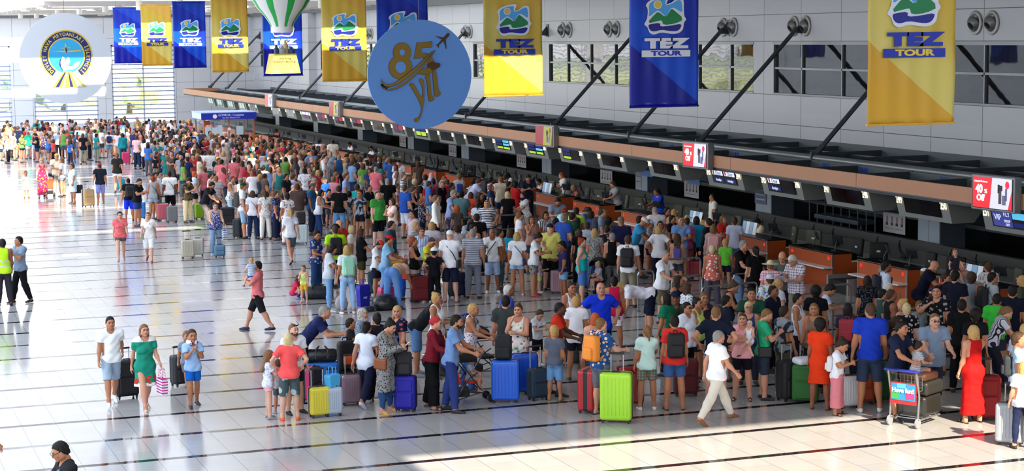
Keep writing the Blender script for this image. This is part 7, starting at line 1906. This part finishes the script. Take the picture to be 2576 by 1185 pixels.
def auto_label(i, P):
    typ, x, y, H, face, pose, g, sk, hair, kw, items, lab = P
    who = 'child' if g == 'k' else 'person'
    base = '%s in %s' % (who, short(kw, g))
    if kw['hat']: base += ' and %s %s' % (cname(kw['hat'][1]), {'cap': 'cap', 'scarf': 'headscarf'}.get(kw['hat'][0], 'hat'))
    elif kw['bot'][0] != '-': base += ' and %s %s' % (cname(kw['bot'][1]), WORDS.get(kw['bot'][0], kw['bot'][0]))
    # relation to the nearest neighbours
    ds = sorted((math.hypot(x - q[1], (y - q[2]) * .7), k) for k, q in enumerate(PEOPLE) if k != i)
    me = px((x, y, H))
    for d, k in ds[:12]:
        q = PEOPLE[k]; nb = short(q[9], q[6]); o = px((q[1], q[2], q[3]))
        rel = 'behind' if y > q[2] + .5 and abs(o[0] - me[0]) < 25 else 'in front of' if y < q[2] - .5 and abs(o[0] - me[0]) < 25 else 'beside'
        l = '%s, %s the %s' % (base, rel, nb)
        if l not in USED and len(l.replace('-', ' ').split()) <= 16: return l
    return base + ', below display %d' % (251 - 2 * int(np.argmin([abs(y - v) for v in LY])))
def build_person(P, lod):
    typ, x, y, H, face, pose, g, sk, hair, kw, items, lab = P
    hat = kw['hat']
    t = person(x, y, face, H, lab, pose, g, sk, hair, kw['top'], kw['bot'], kw['shoe'] if lod < 2 else kw['shoe'], hat, kw['fat'], lod, group='people waiting in the check-in hall')
    l_ = ' ' + lab
    if ' glasses' in l_: part(t, 'glasses', face_extra(t, 'glasses', pose, g, lod), mat('#4a3f38', .2))
    if 'sunglasses' in l_: part(t, 'sunglasses', face_extra(t, 'sunglasses', pose, g, lod), mat('#1a1c26', .15))
    if 'bearded' in l_: part(t, 'beard', face_extra(t, 'beard', pose, g, lod), mat(HAIRC['k' if hair[1] == 'k' else 'n'], .8))
    for ww, key, sz, cc in (('BERLIN', 'printed city name', .085, 'd4d8d8'), ("LEVI'S", 'blue and red print', .06, '2c3c8a')):
        if key in l_:
            J = skel(pose, g); M = Matrix.Translation(Vector(J['tf']((0, 0, 0))) + Vector(J['off'])) @ Matrix(J['T'].tolist()).to_4x4() @ face_m((0, .142, .30), (-1, 0, 0), (0, 0, 1))
            text(ww, 'shirt_lettering', sz, mat(cc, .7), t, M, bold=.002)
    for k, v in items:
        what = {'bp': 'backpack worn by', 'bag': 'shoulder bag of', 'neck': 'neck pillow on', 'phone': 'phone held by', 'paper': 'paper held by', 'tote': 'hand bag carried by'}[k]
        w = ('%s %s the %s' % (cname(v), what, lab.replace('person ', 'person ', 1))).split()
        worn(t, pose, g, k, ':'.join([hex6(z) if (i or ':' not in v) else z for i, z in enumerate(v.split(':'))]) if k in ('tote', 'neck') else (hex6(v.split(':')[1]) if ':' in v else hex6(v)), ' '.join(w[:16]), kw['fat'])
    return t
for i, P in enumerate(PEOPLE):
    if P[11] is None:
        Q = list(P); Q[11] = auto_label(i, P); P = tuple(Q); PEOPLE[i] = P
    USED.add(P[11])
    build_person(P, 0 if P[2] < 47 else 1)
# ================================================================== LUGGAGE IN THE QUEUES (pixel of the front foot, facing, size)
SC = '''
1551 1062 -8 90 56 32 a6e02a hard 30 lime green suitcase standing at the front of the queue
1484 1036 70 80 50 32 b01c22 hard 0 glossy dark red suitcase beside the hibiscus shirt
1585 1020 20 74 48 30 a81c24 hard 34 red suitcase just behind the lime green one
1272 1011 -2 80 52 32 1668e8 hard 40 big bright blue suitcase under a black backpack
1320 990 10 78 50 30 1458d8 hard 30 second bright blue suitcase behind the big bright blue one
1353 1006 30 60 38 25 1c3448 soft 40 dark teal-blue cabin suitcase with long handle
1021 1034 -12 66 40 28 201c9c soft 30 deep violet-blue suitcase with black straps
883 1019 12 58 36 24 866878 hard 34 small mauve suitcase standing apart in the queue
803 1049 18 56 38 24 d8c830 hard 30 small yellow suitcase with cartoon-like face print
838 1046 10 54 34 24 a8b4c4 hard 30 small silver and black cabin suitcase
812 985 6 58 62 30 1c6cc8 hard 0 shiny ribbed blue suitcase on the trolley of the coral t-shirt group
784 1010 70 66 44 28 22242c soft 0 black suitcase with pink trim beside the ribbed blue one
318 1001 18 74 44 30 16171b soft 20 black bulging suitcase towed by the white button shirt
458 970 30 62 42 28 1e1f24 soft 14 black suitcase behind the boy with the neck pillow
2026 1012 -4 72 48 30 2c6a2c soft 34 green suitcase with a white pillow on top
1987 1007 40 76 48 30 17181c soft 30 black suitcase beside the green one
1725 995 8 70 46 30 5c1420 soft 0 dark wine red suitcase behind the red t-shirt
2132 1026 20 60 40 26 dadce0 hard 0 white suitcase with black spots beside the long pink skirt
2478 1056 12 80 50 30 8a1016 soft 26 dark red suitcase beside the long red dress
2218 1010 30 76 46 30 1c5c2c soft 30 black and green suitcase behind the cobalt blue polo
2172 1015 10 54 38 26 b04a1c soft 0 rust orange suitcase behind the cobalt blue polo
2541 1118 -10 70 46 30 9aa0a8 hard 30 silver and black suitcase at the corner of the picture
1058 760 14 68 46 30 7a1820 soft 0 maroon suitcase beside the child in white cap
947 742 6 62 44 28 15384c soft 36 dark petrol blue suitcase between black t-shirt and red cap
1405 738 6 62 42 28 b08a94 hard 0 pink suitcase wrapped in plastic film beside the yellow t-shirt
1376 728 0 66 40 28 3a3a44 soft 24 dark grey suitcase beside the toddler
1482 724 -10 76 46 30 1448b8 hard 0 blue suitcase behind the denim dungarees
1150 748 40 66 44 30 1c2848 soft 0 navy suitcase behind the navy knee shorts
759 614 0 66 42 26 c4d4d8 hard 24 pale ice blue suitcase with a dark bag on top
693 600 6 62 40 26 58606a hard 0 grey ribbed suitcase beside the cream tunic
655 598 10 66 40 26 4a5058 hard 0 dark grey ribbed suitcase before the cream tunic
600 598 70 66 44 28 1a242c soft 0 black and turquoise suitcase beside denim shorts
573 570 0 70 50 30 14151a soft 0 tall black suitcase behind the dark green cap
410 555 6 66 46 30 c45a68 hard 24 rose pink suitcase beside the pale denim shorts
433 560 10 62 40 26 74767a hard 0 grey suitcase next to the rose pink one
352 552 -4 66 44 28 2a86d8 hard 0 bright blue suitcase with a white stripe beside the blue shorts
222 520 30 72 48 32 b49468 soft 30 beige suitcase tilted behind the maroon cap
472 650 8 58 40 30 c8c0ac hard 26 plastic wrapped suitcase nearest the mottled coral top
499 644 -4 56 36 28 c4c0b4 hard 26 second plastic wrapped suitcase beside the striped shopping bag
553 648 6 40 34 26 5a84a4 soft 20 small blue case at the feet of the patterned blouse
303 478 20 52 38 26 1aa0b4 soft 26 turquoise suitcase of the person in black t-shirt
317 413 6 66 44 28 c43060 hard 0 magenta suitcase in the furthest queue
92 401 0 60 36 26 8a5cc0 hard 0 violet suitcase in the furthest queue
183 396 0 56 42 26 2a70c0 hard 0 blue white striped suitcase in the furthest queue
216 396 8 64 44 28 1a1a1c soft 0 black plastic wrapped suitcase in the furthest queue
346 412 -6 68 40 28 15161a soft 0 black suitcase beside the indigo polo
382 417 6 60 40 26 8a3c5c hard 0 plum suitcase next to the sky-grey top
27 398 0 62 44 28 1c1c20 soft 0 black suitcase at the far edge of the hall
500 552 20 62 36 26 8ab81c hard 0 lime suitcase behind the cream trousers
1748 700 0 50 40 26 c81c38 hard 0 crimson suitcase behind the white top with hand on hip
'''
for r in SC.strip().splitlines():
    q = r.split(None, 9); x, y, fc, h, w, d = map(float, q[:6])
    sc_px(x, y, fc, q[9], h=h / 100, w=w / 100, d=d / 100, color=q[6], soft=q[7] == 'soft', handle=q[8] != '0', handle_h=float(q[8]) / 100 if q[8] != '0' else .3, stripe='d03070' if 'pink trim' in q[9] else None)

def pl(x, y, z=0.0): return onz(x, y, z)
def top_of(x, y, h):  # place on top of something of height h whose foot is at pixel x,y
    p = onz(x, y); return p[0], p[1], h
# bags standing on suitcases or on the floor
x, y, z = top_of(1272, 1011, .80); loose_pack(x, y + .09, z, math.atan2(-x, y), '1a1b22', 'black backpack standing on the big bright blue suitcase')
x, y, z = top_of(1021, 1034, .66); loose_pack(x, y + .09, z, math.atan2(-x, y), '26252a', 'dark backpack on top of the deep violet-blue suitcase', sc=.95)
x, y, z = top_of(1310, 960, .78); loose_pack(x + .1, y + .1, z, .3, '202024', 'black backpack with hanging strap on the second blue suitcase', sc=.85)
x, y, z = top_of(812, 985, .585); duffel(x, y, z, math.atan2(-x, y), L=.58, r=.14, color='15171a', label='black duffel bag lying on the shiny ribbed blue suitcase')
x, y, z = top_of(759, 614, .66); loose_pack(x, y + .08, z, 0, '2e2a2e', 'dark plum backpack on the pale ice blue suitcase', sc=.9)
p = pl(2026, 1012); q = MB(); q.rbox(-.22, .22, -.16, .16, 0, .13, .06, k=4); o = q.build('pillow', mat('#e2e6f0', .9, bump=.4), loc=(p[0], p[1], .72), smooth=True); tag(o, 'white pillow lying on the green suitcase', 'pillow')
p = pl(800, 752); duffel(p[0], p[1], 0, math.atan2(-p[0], p[1]), L=.8, r=.19, color='23292e', label='shiny dark wrapped duffel bag on the floor by the crouching child', strap='15161a')
p = pl(2520, 1010); duffel(p[0], p[1], 0, .3, L=.6, r=.15, color='2a2c30', label='dark bag on the floor near the boy with the patterned backpack')
def plastic_bag(x, y, rz, color, w, h, label, z=0.0, name='plastic_bag', words=None):
    t = thing(name, label, 'bag', (x, y, z), rz)
    m = MB(); m.prism([(-w * .42, 0), (w * .42, 0), (w * .5, h * .8), (w * .46, h), (-w * .46, h), (-w * .5, h * .8)], .16, M=Matrix.Translation((0, -.08, 0))); m.build('bag_body', mat(color, .35, bump=.4, nscale=15), t)
    for s in (-.05, .05): MB().tube([(-w * .2, s, h), (-w * .12, s, h + .14), (w * .12, s, h + .14), (w * .2, s, h)], .008, 6).build('bag_handle', mat(color, .4), t)
    if words: text(words, 'bag_text', w * .2, mat('#e8ecf8', .5), t, Matrix.Translation((0, -.086, h * .4)) @ Matrix.Rotation(PI / 2, 4, 'X'), bold=.003)
    return t
p = pl(914, 770); plastic_bag(p[0], p[1], .4, '1a24b8', .34, .55, 'shiny royal blue shopping bag beside the ripped jeans', words='CW')
p = pl(838, 1046); plastic_bag(p[0], p[1], .5, '4ab0e8', .26, .22, 'sky blue plastic bag resting on the silver cabin suitcase', z=.54)
p = pl(975, 762); plastic_bag(p[0], p[1], .3, 'e84a80', .5, .42, 'bright pink bag with gold print on the black bag')
p = pl(968, 778); q = MB(); q.lathe([(0, 0), (.28, .02), (.33, .14), (.28, .30), (.12, .38), (0, .38)], 14); o = q.build('rubbish_sack', mat('#1b1e24', .3, bump=.8, nscale=9), loc=(p[0], p[1], 0), smooth=True); tag(o, 'black plastic sack on the floor under the bending jeans', 'bag')
p = pl(860, 778); q = MB(); q.lathe([(0, 0), (.13, .01), (.17, .14), (.13, .28), (.05, .36), (0, .36)], 14); q.tube([(0, 0, .34), (.02, 0, .7), (.03, .02, .95)], .012, 6); o = q.build('drawstring_bag', mat('#c4bcbc', .8, bump=.4), loc=(p[0], p[1], 0), smooth=True); tag(o, 'pale grey drawstring bag hanging to the floor from a hand by the ripped jeans', 'bag')
p = pl(930, 783); q = MB(); q.lathe([(0, 0), (.11, 0), (.12, .06), (.09, .12), (0, .14)], 14); q.rbox(-.09, .09, -.22, -.08, 0, .012, .005); o = q.build('baseball_cap', mat('#1b2334', .8), loc=(p[0], p[1], 0)); o.rotation_euler = (0, 0, -.8); tag(o, 'dark navy cap lying on the floor beside the royal blue bag', 'cap')
p = pl(1046, 664); t = thing('tote_bag', 'bright orange tote bag hanging from the shoulder of the black sleeveless top', 'bag', (p[0], p[1], .0), .9)
pp = [q_ for q_ in PEOPLE if q_[9]['top'][1] == '161616'][0]; t.location = (pp[1] - .22, pp[2] - .12, .62)
MB().prism([(-.2, 0), (.2, 0), (.22, .26), (-.22, .26)], .12, M=Matrix.Translation((0, -.06, 0))).build('bag_body', mat('#f4602a', .6), t)
for s in (-.04, .04): MB().tube([(-.1, s, .26), (-.05, s, .6), (.05, s, .6), (.1, s, .26)], .010, 6).build('bag_handle', mat('#f4602a', .6), t)
# babies and small children held or seated
def held(pxy, Y, H, face, top, bot, hair, label, pose='held'):
    p = ony(pxy[0], pxy[1], Y); J = skel(pose, 'k'); s = H / 1.8
    head_z = (J['head'][2] + J['off'][2] + .13) * s
    t = person(p[0], p[1], face, H, label, pose, 'k', 'p', hair, top, bot, ('shoes', '2a2c38'), lod=0, z=p[2] - head_z, group='people waiting in the check-in hall'); return t
f = [q_ for q_ in PEOPLE if q_[11].startswith('person in salmon polo')][0]; held((632, 651), f[2] - .15, .80, 200, ('tee', 'stripe:e8eef8:6a86c0'), ('hotpants', '1c58c8'), 'sy', 'toddler in blue striped top held by the person in salmon polo')
f = [q_ for q_ in PEOPLE if q_[11].startswith('person in pale pink t-shirt and black')][0]; held((1886, 810), f[2] - .22, .78, 330, ('tank', 'e8eef4'), ('hotpants', 'dde4f0'), 'sp', 'baby in white top held by the person in pale pink t-shirt')
f = [q_ for q_ in PEOPLE if q_[11].startswith('person carrying a small child')][0]; held((2403, 629), f[2] + .05, .95, 10, ('tee', '2a2c38'), ('hotpants', '30303c'), 'Ll', 'small child with a fringe sitting on the shoulders of the grey tank top', pose='held')
# trolleys
def tr_px(x, y, face, label, board=None):
    p = onz(x, y); return trolley(p[0], p[1], math.atan2(-p[0], p[1]) + math.radians(face), label, board), p
t, p = tr_px(2335, 1075, -28, 'steel baggage trolley with blue push bar and a colourful advert reading Have fun', True); t.location.y += .4
L = math.atan2(-p[0], p[1]) - math.radians(28)
def on_tr(dx, dy, z, **k):
    c, s = math.cos(L), math.sin(L); return p[0] + c * dx - s * dy, p[1] + .4 + s * dx + c * dy, z
x, y, z = on_tr(0, .05, .15); q = MB(); q.rbox(-.28, .28, -.24, .40, 0, .36, .07, k=4); o = q.build('travel_case', mat('#22231f', .4, coat=.3), loc=(x, y, z), smooth=False); o.rotation_euler = (0, 0, L); tag(o, 'lower big dark hard case on the trolley with the advert', 'suitcase')
x, y, z = on_tr(0, .08, .52); q = MB(); q.rbox(-.30, .30, -.24, .38, 0, .24, .06, k=4); o = q.build('travel_case', mat('#2a2b28', .4), loc=(x, y, z), smooth=False); o.rotation_euler = (0, 0, L); tag(o, 'upper dark case on the trolley with the advert', 'suitcase')
x, y, z = on_tr(0, .05, .765); q = MB(); q.rbox(-.26, .26, -.22, .30, 0, .14, .05, k=4); o = q.build('leather_bag', mat('#4a2c1e', .5, bump=.3), loc=(x, y, z), smooth=False); o.rotation_euler = (0, 0, L); tag(o, 'brown leather bag on top of the trolley under the seated child', 'bag')
J = skel('sit', 'k'); s = 1.0 / 1.8; x, y, z = on_tr(-.02, .02, 0)
person(x, y, 120, 1.0, 'small child in black and white striped top seated on the trolley', 'sit', 'k', 'w', 'Ud', ('tee', 'fine:e8e8ec:222230'), ('hotpants', '8a98b0'), ('flats', '888'), lod=0, z=.90 - (J['off'][2] - .10) * s, group='people waiting in the check-in hall')
tr_px(845, 930, 60, 'steel trolley with blue handles under the leaning navy polo')
tr_px(1120, 905, 60, 'baggage trolley before the leaning black t-shirt')
t, p = tr_px(1460, 925, 70, 'baggage trolley piled with black luggage behind the boy in grey polo')
q = MB(); q.rbox(-.4, .4, -.28, .28, .0, .62, .08, k=4); o = q.build('travel_case', mat('#17181b', .7, bump=.3), loc=(p[0], p[1], .15)); o.rotation_euler = (0, 0, .5); tag(o, 'large black soft case piled on the trolley behind the boy in grey polo', 'suitcase')
# dark rucksack with orange pocket leaning in the queue
p = pl(868, 965); t = loose_pack(p[0], p[1], 0.3, .2, '1c1c20', 'black and orange rucksack standing on a dark case behind the trolley', sc=1.25)
MB().rbox(-.12, .12, -.25, -.18, .1, .24, .03).build('front_pocket', mat('#e8642a', .7), t)
q = MB(); q.rbox(-.26, .26, -.2, .2, 0, .3, .05); o = q.build('travel_case', mat('#1b1b1e', .6), loc=(p[0], p[1], 0)); tag(o, 'low black case under the black and orange rucksack', 'suitcase')
# strollers
def st_px(x, y, face, c, label):
    p = onz(x, y); return stroller(p[0], p[1], math.atan2(-p[0], p[1]) + math.radians(face), c, label), p
t, p = st_px(1180, 1010, -75, 'd8321c', 'red and black stroller with a child, pushed by the red headwrap')
a = math.atan2(-p[0], p[1]) - math.radians(75); J = skel('sit', 'k'); s = .85 / 1.8
person(p[0] + .05 * math.cos(a), p[1] + .05 * math.sin(a), 75, .85, 'small child with bottle sitting in the red and black stroller', 'sit', 'k', 'w', 'sl', ('tee', 'a8b4c0'), ('hotpants', '8aa4c4'), ('flats', 'c8a890'), lod=0, z=.42 - (J['off'][2] - .1) * s, group='people waiting in the check-in hall')
st_px(1212, 945, -70, '1c1d22', 'black stroller behind the striped sleeveless top')
t, p = st_px(1505, 745, 160, '161a2a', 'navy stroller with a fair-haired child facing the barrier')
person(p[0], p[1] - .1, 300, .95, 'fair-haired small child in grey top seated in the navy stroller', 'sit', 'k', 'p', 'Up', ('tee', 'b4b8c8'), ('hotpants', 'e06030'), ('flats', 'd8d4cc'), lod=0, z=.42 - (J['off'][2] - .1) * .95 / 1.8, group='people waiting in the check-in hall')
st_px(124, 494, 0, 'e0703c', 'orange pushchair with a baby by the rainbow-coloured dress')
neck = thing('neck_pillow', 'dark grey neck pillow hanging on the red stroller handle', 'pillow', (pl(1130, 1010)[0], pl(1130, 1010)[1] - .05, .70)); neck.rotation_euler = (1.2, 0, .3)
MB().tube([(.13 * math.cos(v), .15 * math.sin(v), 0) for v in np.linspace(PI * .62, PI * 2.38, 14)], .065, 10).build('cushion', mat('#2c2c34', .9), neck, smooth=True)
# black bag carried by the loose pale blue tunic; papers, card stands on desks
def carried(x, yb, name, color, w, h, label):
    p = onz(x, yb + 0); return None
p = pl(184, 509); q = MB(); q.rbox(-.26, .26, -.07, .07, .62, .98, .05); q.tube([(-.1, 0, .97), (-.06, 0, 1.08), (.06, 0, 1.08), (.1, 0, .97)], .012, 6); o = q.build('travel_bag', mat('#1c1d22', .6), loc=(p[0] + .12, p[1] - .32, -.22)); tag(o, 'black bag held by the person in loose pale blue tunic', 'bag')
q = MB(); 
for k in range(4): q.rbox(-.02, .0, -.42 + k * .22, -.22 + k * .22, 0, .36, .004, M=Matrix.Rotation(.2, 4, 'Y'), mi=k % 2)
lm = [mat('#e8eef4', .4), mat('#7ab0dc', .4)]
for (x, y, lab) in ((1880, 600, 'blue and white leaflet stand beside the writing staff person in cream'), (1745, 560, 'blue and white leaflet stand beyond the straw hat'), (1372, 468, 'white card stand on the desk below display 235'), (2438, 688, 'blue card stand on the desk near the shoulder-riding child')):
    p = onx(x, y, 25.1); o = q.build('leaflet_stand', lm, loc=(25.15, p[1], .97)); tag(o, lab, 'leaflet stand')
p = onx(2340, 735, 23.9); q = MB(); q.rbox(-.45, .45, -.25, .25, 0, .26, .07, k=4); o = q.build('travel_case', mat('#5a4a3c', .5), loc=(23.9, p[1] - 1.0, .62)); o.rotation_euler = (0, 0, .2); tag(o, 'brown hard case under the hands of the balding person with glasses', 'suitcase')
t = trolley(23.9, p[1] - 1.0, -1.2, 'baggage trolley carrying the brown hard case near the desks')
# barriers
BR = [((1655, 655), (1762, 647), 'nearest the magenta top'), ((1690, 700), (1766, 692), 'below the one nearest the magenta top'), ((1765, 722), (1905, 710), 'behind the child with arm over the head'),
      ((1845, 690), (1935, 684), 'between silver bob and pink checked shirt'), ((1605, 682), (1645, 680), 'by the khaki shorts with black backpack'), ((1042, 525), (1078, 523), 'beside the pink cap'),
      ((1120, 548), (1200, 545), 'in bright sun before the powder blue polo'), ((1215, 545), (1300, 540), 'before the stout blond person in black'), ((1470, 628), (1530, 625), 'beside the fair-haired mottled top'), ((1350, 612), (1390, 610), 'beside the yellow t-shirt'),
      ((2060, 720), (2140, 714), 'in front of the nearest orange desk side'), ((2095, 765), (2160, 760), 'before the raspberry backpack'), ((600, 395), (665, 392), 'near the aqua long sleeves'), ((490, 378), (520, 377), 'by the white tank top near the booth'), ((745, 428), (800, 425), 'amid the sunny crowd')]
for a, b, l in BR: barrier_px(a, b, 'steel queue barrier ' + l)

# ================================================================== THE FURTHER CROWD
import itertools
def inpoly(x, y, P):
    r = False; n = len(P)
    for i in range(n):
        x1, y1 = P[i]; x2, y2 = P[(i + 1) % n]
        if (y1 > y) != (y2 > y) and x < (x2 - x1) * (y - y1) / (y2 - y1) + x1: r = not r
    return r
# regions given by where the heads are seen, with people per square metre and a patch that stays free
REG = [([(0, 312), (60, 300), (220, 300), (300, 297), (500, 300), (520, 330), (690, 345), (800, 362), (860, 385), (700, 380), (480, 372), (330, 338), (0, 338)], .75),
       ([(330, 345), (500, 338), (700, 350), (860, 375), (1000, 395), (1160, 425), (1010, 475), (870, 470), (740, 480), (680, 440), (560, 430), (480, 425), (420, 380)], .62),
       ([(1020, 440), (1150, 430), (1250, 440), (1290, 470), (1330, 520), (1200, 560), (1080, 560), (1000, 520)], .35),
       ([(1060, 560), (1300, 560), (1600, 560), (1740, 590), (1900, 650), (1660, 650), (1400, 600), (1060, 590)], .30),
       ([(1950, 700), (2250, 680), (2576, 730), (2576, 830), (2400, 800), (2100, 770), (1950, 750)], .40)]
TOPS = ['f0f0f4', 'e8e8ec', 'dfe4ee', '14161c', '1a1c24', '1c2444', '2a3a6a', '8a8f98', 'b0b8c4', 'c83a3a', 'd86a78', '7a9cc8', '3a6ab8', '2a7a78', '6aa04a', 'e0b8b8', '5a4a44', '9a2430', 'e8d8c0', '4a4e56', 'stripe:e8e8ec:2a3050', 'f0e8e0', '3c4250', 'b8a898']
BOTS = ['1c2030', '2a3c60', '6c90bc', '14161a', '8a8878', '9cb8d8', '3a4050', 'c8c0b0', '5a5e66', '24304a']
occ = [(P[1], P[2]) for P in PEOPLE]
r2 = random.Random(11); cand = []
HANDHEADS = [px((P[1], P[2], P[3] * .95)) for P in PEOPLE]
for poly, dens in REG:
    xs = [p[0] for p in poly]; ys = [p[1] for p in poly]
    A = 0; 
    W_ = [onz(x, y, 1.65)[:2] for x, y in poly]
    A = abs(sum(W_[i][0] * W_[(i + 1) % len(W_)][1] - W_[(i + 1) % len(W_)][0] * W_[i][1] for i in range(len(W_)))) / 2
    n = int(A * dens); X0, X1 = min(w[0] for w in W_), max(w[0] for w in W_); Y0, Y1 = min(w[1] for w in W_), max(w[1] for w in W_); tries = 0; got = 0
    while got < n and tries < 20000:
        tries += 1; x, y = r2.uniform(X0, min(X1, 24.1)), r2.uniform(Y0, min(Y1, 139))
        if 19.6 < x < 23.6 and 103.5 < y < 107.8: continue
        h = px((x, y, 1.65))
        if not inpoly(h[0], h[1], poly): continue
        if any((x - a) ** 2 + (y - b) ** 2 < .27 for a, b in occ): continue
        sc__ = FPX / math.hypot(x, y)
        wd, dp = (.32, 1.35) if y < 62 else (.24, .75)
        if any(abs(hx - h[0]) < wd * sc__ and (-.05 if y > 62 else -.5) * sc__ < hy - h[1] < dp * sc__ for hx, hy in HANDHEADS): continue
        occ.append((x, y)); cand.append((x, y)); got += 1
cand.sort(key=lambda c: c[1])
PS = ['stand', 'relax', 'look', 'look2', 'hold1', 'cross', 'phone', 'hips', 'walk', 'push']
def rand_person(x, y, near):
    g = r2.choice('mmffffmk') if r2.random() < .8 else 'f'
    if near and g == 'k': g = 'f'
    H = {'m': r2.uniform(1.70, 1.84), 'f': r2.uniform(1.58, 1.72), 'k': r2.uniform(1.15, 1.5)}[g]
    top = (r2.choice(['tee', 'tee', 'polo', 'tank', 'shirt'] if g == 'm' else ['tee', 'tank', 'blouse', 'tee', 'dress'] if g == 'f' else ['tee', 'tank']), ':'.join([z for z in r2.choice(TOPS).split(':')]))
    if near: top = (top[0], r2.choice(['14161c', '1a1c24', '1c2444', '3c4250', '2a3a6a', '5a4a44', '7a9cc8', 'b0b8c4']))
    bot = (r2.choice(['shorts', 'bermuda', 'trousers']) if g != 'f' else r2.choice(['shorts', 'trousers', 'leggings', 'hotpants']), r2.choice(BOTS))
    if top[0] == 'dress': bot = ('-', '')
    hair = {'m': r2.choice(['s', 's', 'c', 'c', '0']), 'f': r2.choice('LBTUsL'), 'k': r2.choice('sLTs')}[g] + r2.choice('kkkddnnlg' if g == 'm' else 'kkdnnlyn')
    hat = ('cap', r2.choice(['f0f2f6', '1c2444', 'c83a3a', '14161c'])) if r2.random() < .07 else None
    face = r2.choice([60, 80, 100, 120, 150, 180, 190, 30, 0, 280])
    return ('G', x, y, H, face, r2.choice(PS) if g != 'k' else r2.choice(['stand', 'kid', 'look']), g, r2.choice('wwwptttd'), hair, dict(top=top, bot=bot, shoe=('shoes', '3a3a40'), hat=hat, fat=r2.choice([0, 0, 0, .03])), [], None)
n_ind = max(0, 320 - len(PEOPLE) - 8)
base = len(PEOPLE); IND = [rand_person(x, y, y < 50) for x, y in cand[:n_ind]]; PEOPLE += IND
for i in range(base, len(PEOPLE)):
    P = PEOPLE[i]; Q = list(P); Q[11] = auto_label(i, P); USED.add(Q[11]); PEOPLE[i] = tuple(Q); build_person(PEOPLE[i], 0 if P[2] < 47 else 1)
# the rest of the far crowd, too many and too small to tell apart: one object
HS[2] = .042
CM = {}; mats_l = []; Vs = []; Fs = []; Ms = []; o_ = 0; HANDS[(.35, 2)] = hand_geo(.02, .35); HANDS[(.75, 2)] = hand_geo(.02, .75)
for g in 'mfk': HEADS[(g, 2)] = head(g, 1) if False else (lambda r: r)(head_geo(g, 1))
def mid(m):
    if m.name not in CM: CM[m.name] = len(mats_l); mats_l.append(m)
    return CM[m.name]
NPC = {}
def arr(me):
    if me.name not in NPC:
        v = np.empty(len(me.vertices) * 3, np.float32); me.vertices.foreach_get('co', v); f = np.empty(len(me.loops), np.int32); me.loops.foreach_get('vertex_index', f)
        NPC[me.name] = (v.reshape(-1, 3), f.reshape(-1, 4))
    return NPC[me.name]
for x, y in cand[n_ind:]:
    P = rand_person(x, y, False); kw = P[9]; pose = P[5] if P[5] in ('stand', 'look', 'hold1', 'cross', 'kid', 'phone') else 'stand'; g = P[6]; fat = 0
    ang = math.atan2(x, -y) + math.radians(P[4]); s = P[3] / (1.75 if g != 'k' else 1.8); c, sn = math.cos(ang) * s, math.sin(ang) * s
    jobs = [(body_mesh(pose, g, 2, fat, 0), skin(P[7])), (cloth(kw['top'][0], pose, g, 2, fat), fabric(kw['top'][1])), (cloth('shoes/R', pose, g, 2, 0), mat('3a3a40', .6)), (cloth('shoes/L', pose, g, 2, 0), mat('3a3a40', .6))]
    if kw['bot'][0] != '-': jobs.append((cloth(kw['bot'][0], pose, g, 2, fat), fabric(kw['bot'][1])))
    hm_ = hair_mesh(HSTY[P[8][0]], pose, g, 1)
    if hm_: jobs.append((hm_, mat(HAIRC[P[8][1]], .7, spec=.3, noise=.25, nscale=30)))
    for me, m in jobs:
        V, F = arr(me); Q = np.empty_like(V); Q[:, 0] = V[:, 0] * c - V[:, 1] * sn + x; Q[:, 1] = V[:, 0] * sn + V[:, 1] * c + y; Q[:, 2] = V[:, 2] * s
        Vs.append(Q); Fs.append(F + o_); Ms.append(np.full(len(F), mid(m))); o_ += len(V)
me = tomesh('crowd', np.concatenate(Vs), np.concatenate(Fs), mi=np.concatenate(Ms))
for m in mats_l: me.materials.append(m)
o = bpy.data.objects.new('crowd', me); COL.objects.link(o); tag(o, 'dense distant crowd in summer clothes filling the far end of the hall', 'crowd', kind='stuff')
print('PEOPLE', len(PEOPLE), 'CROWD', len(cand) - n_ind, 'verts', o_)
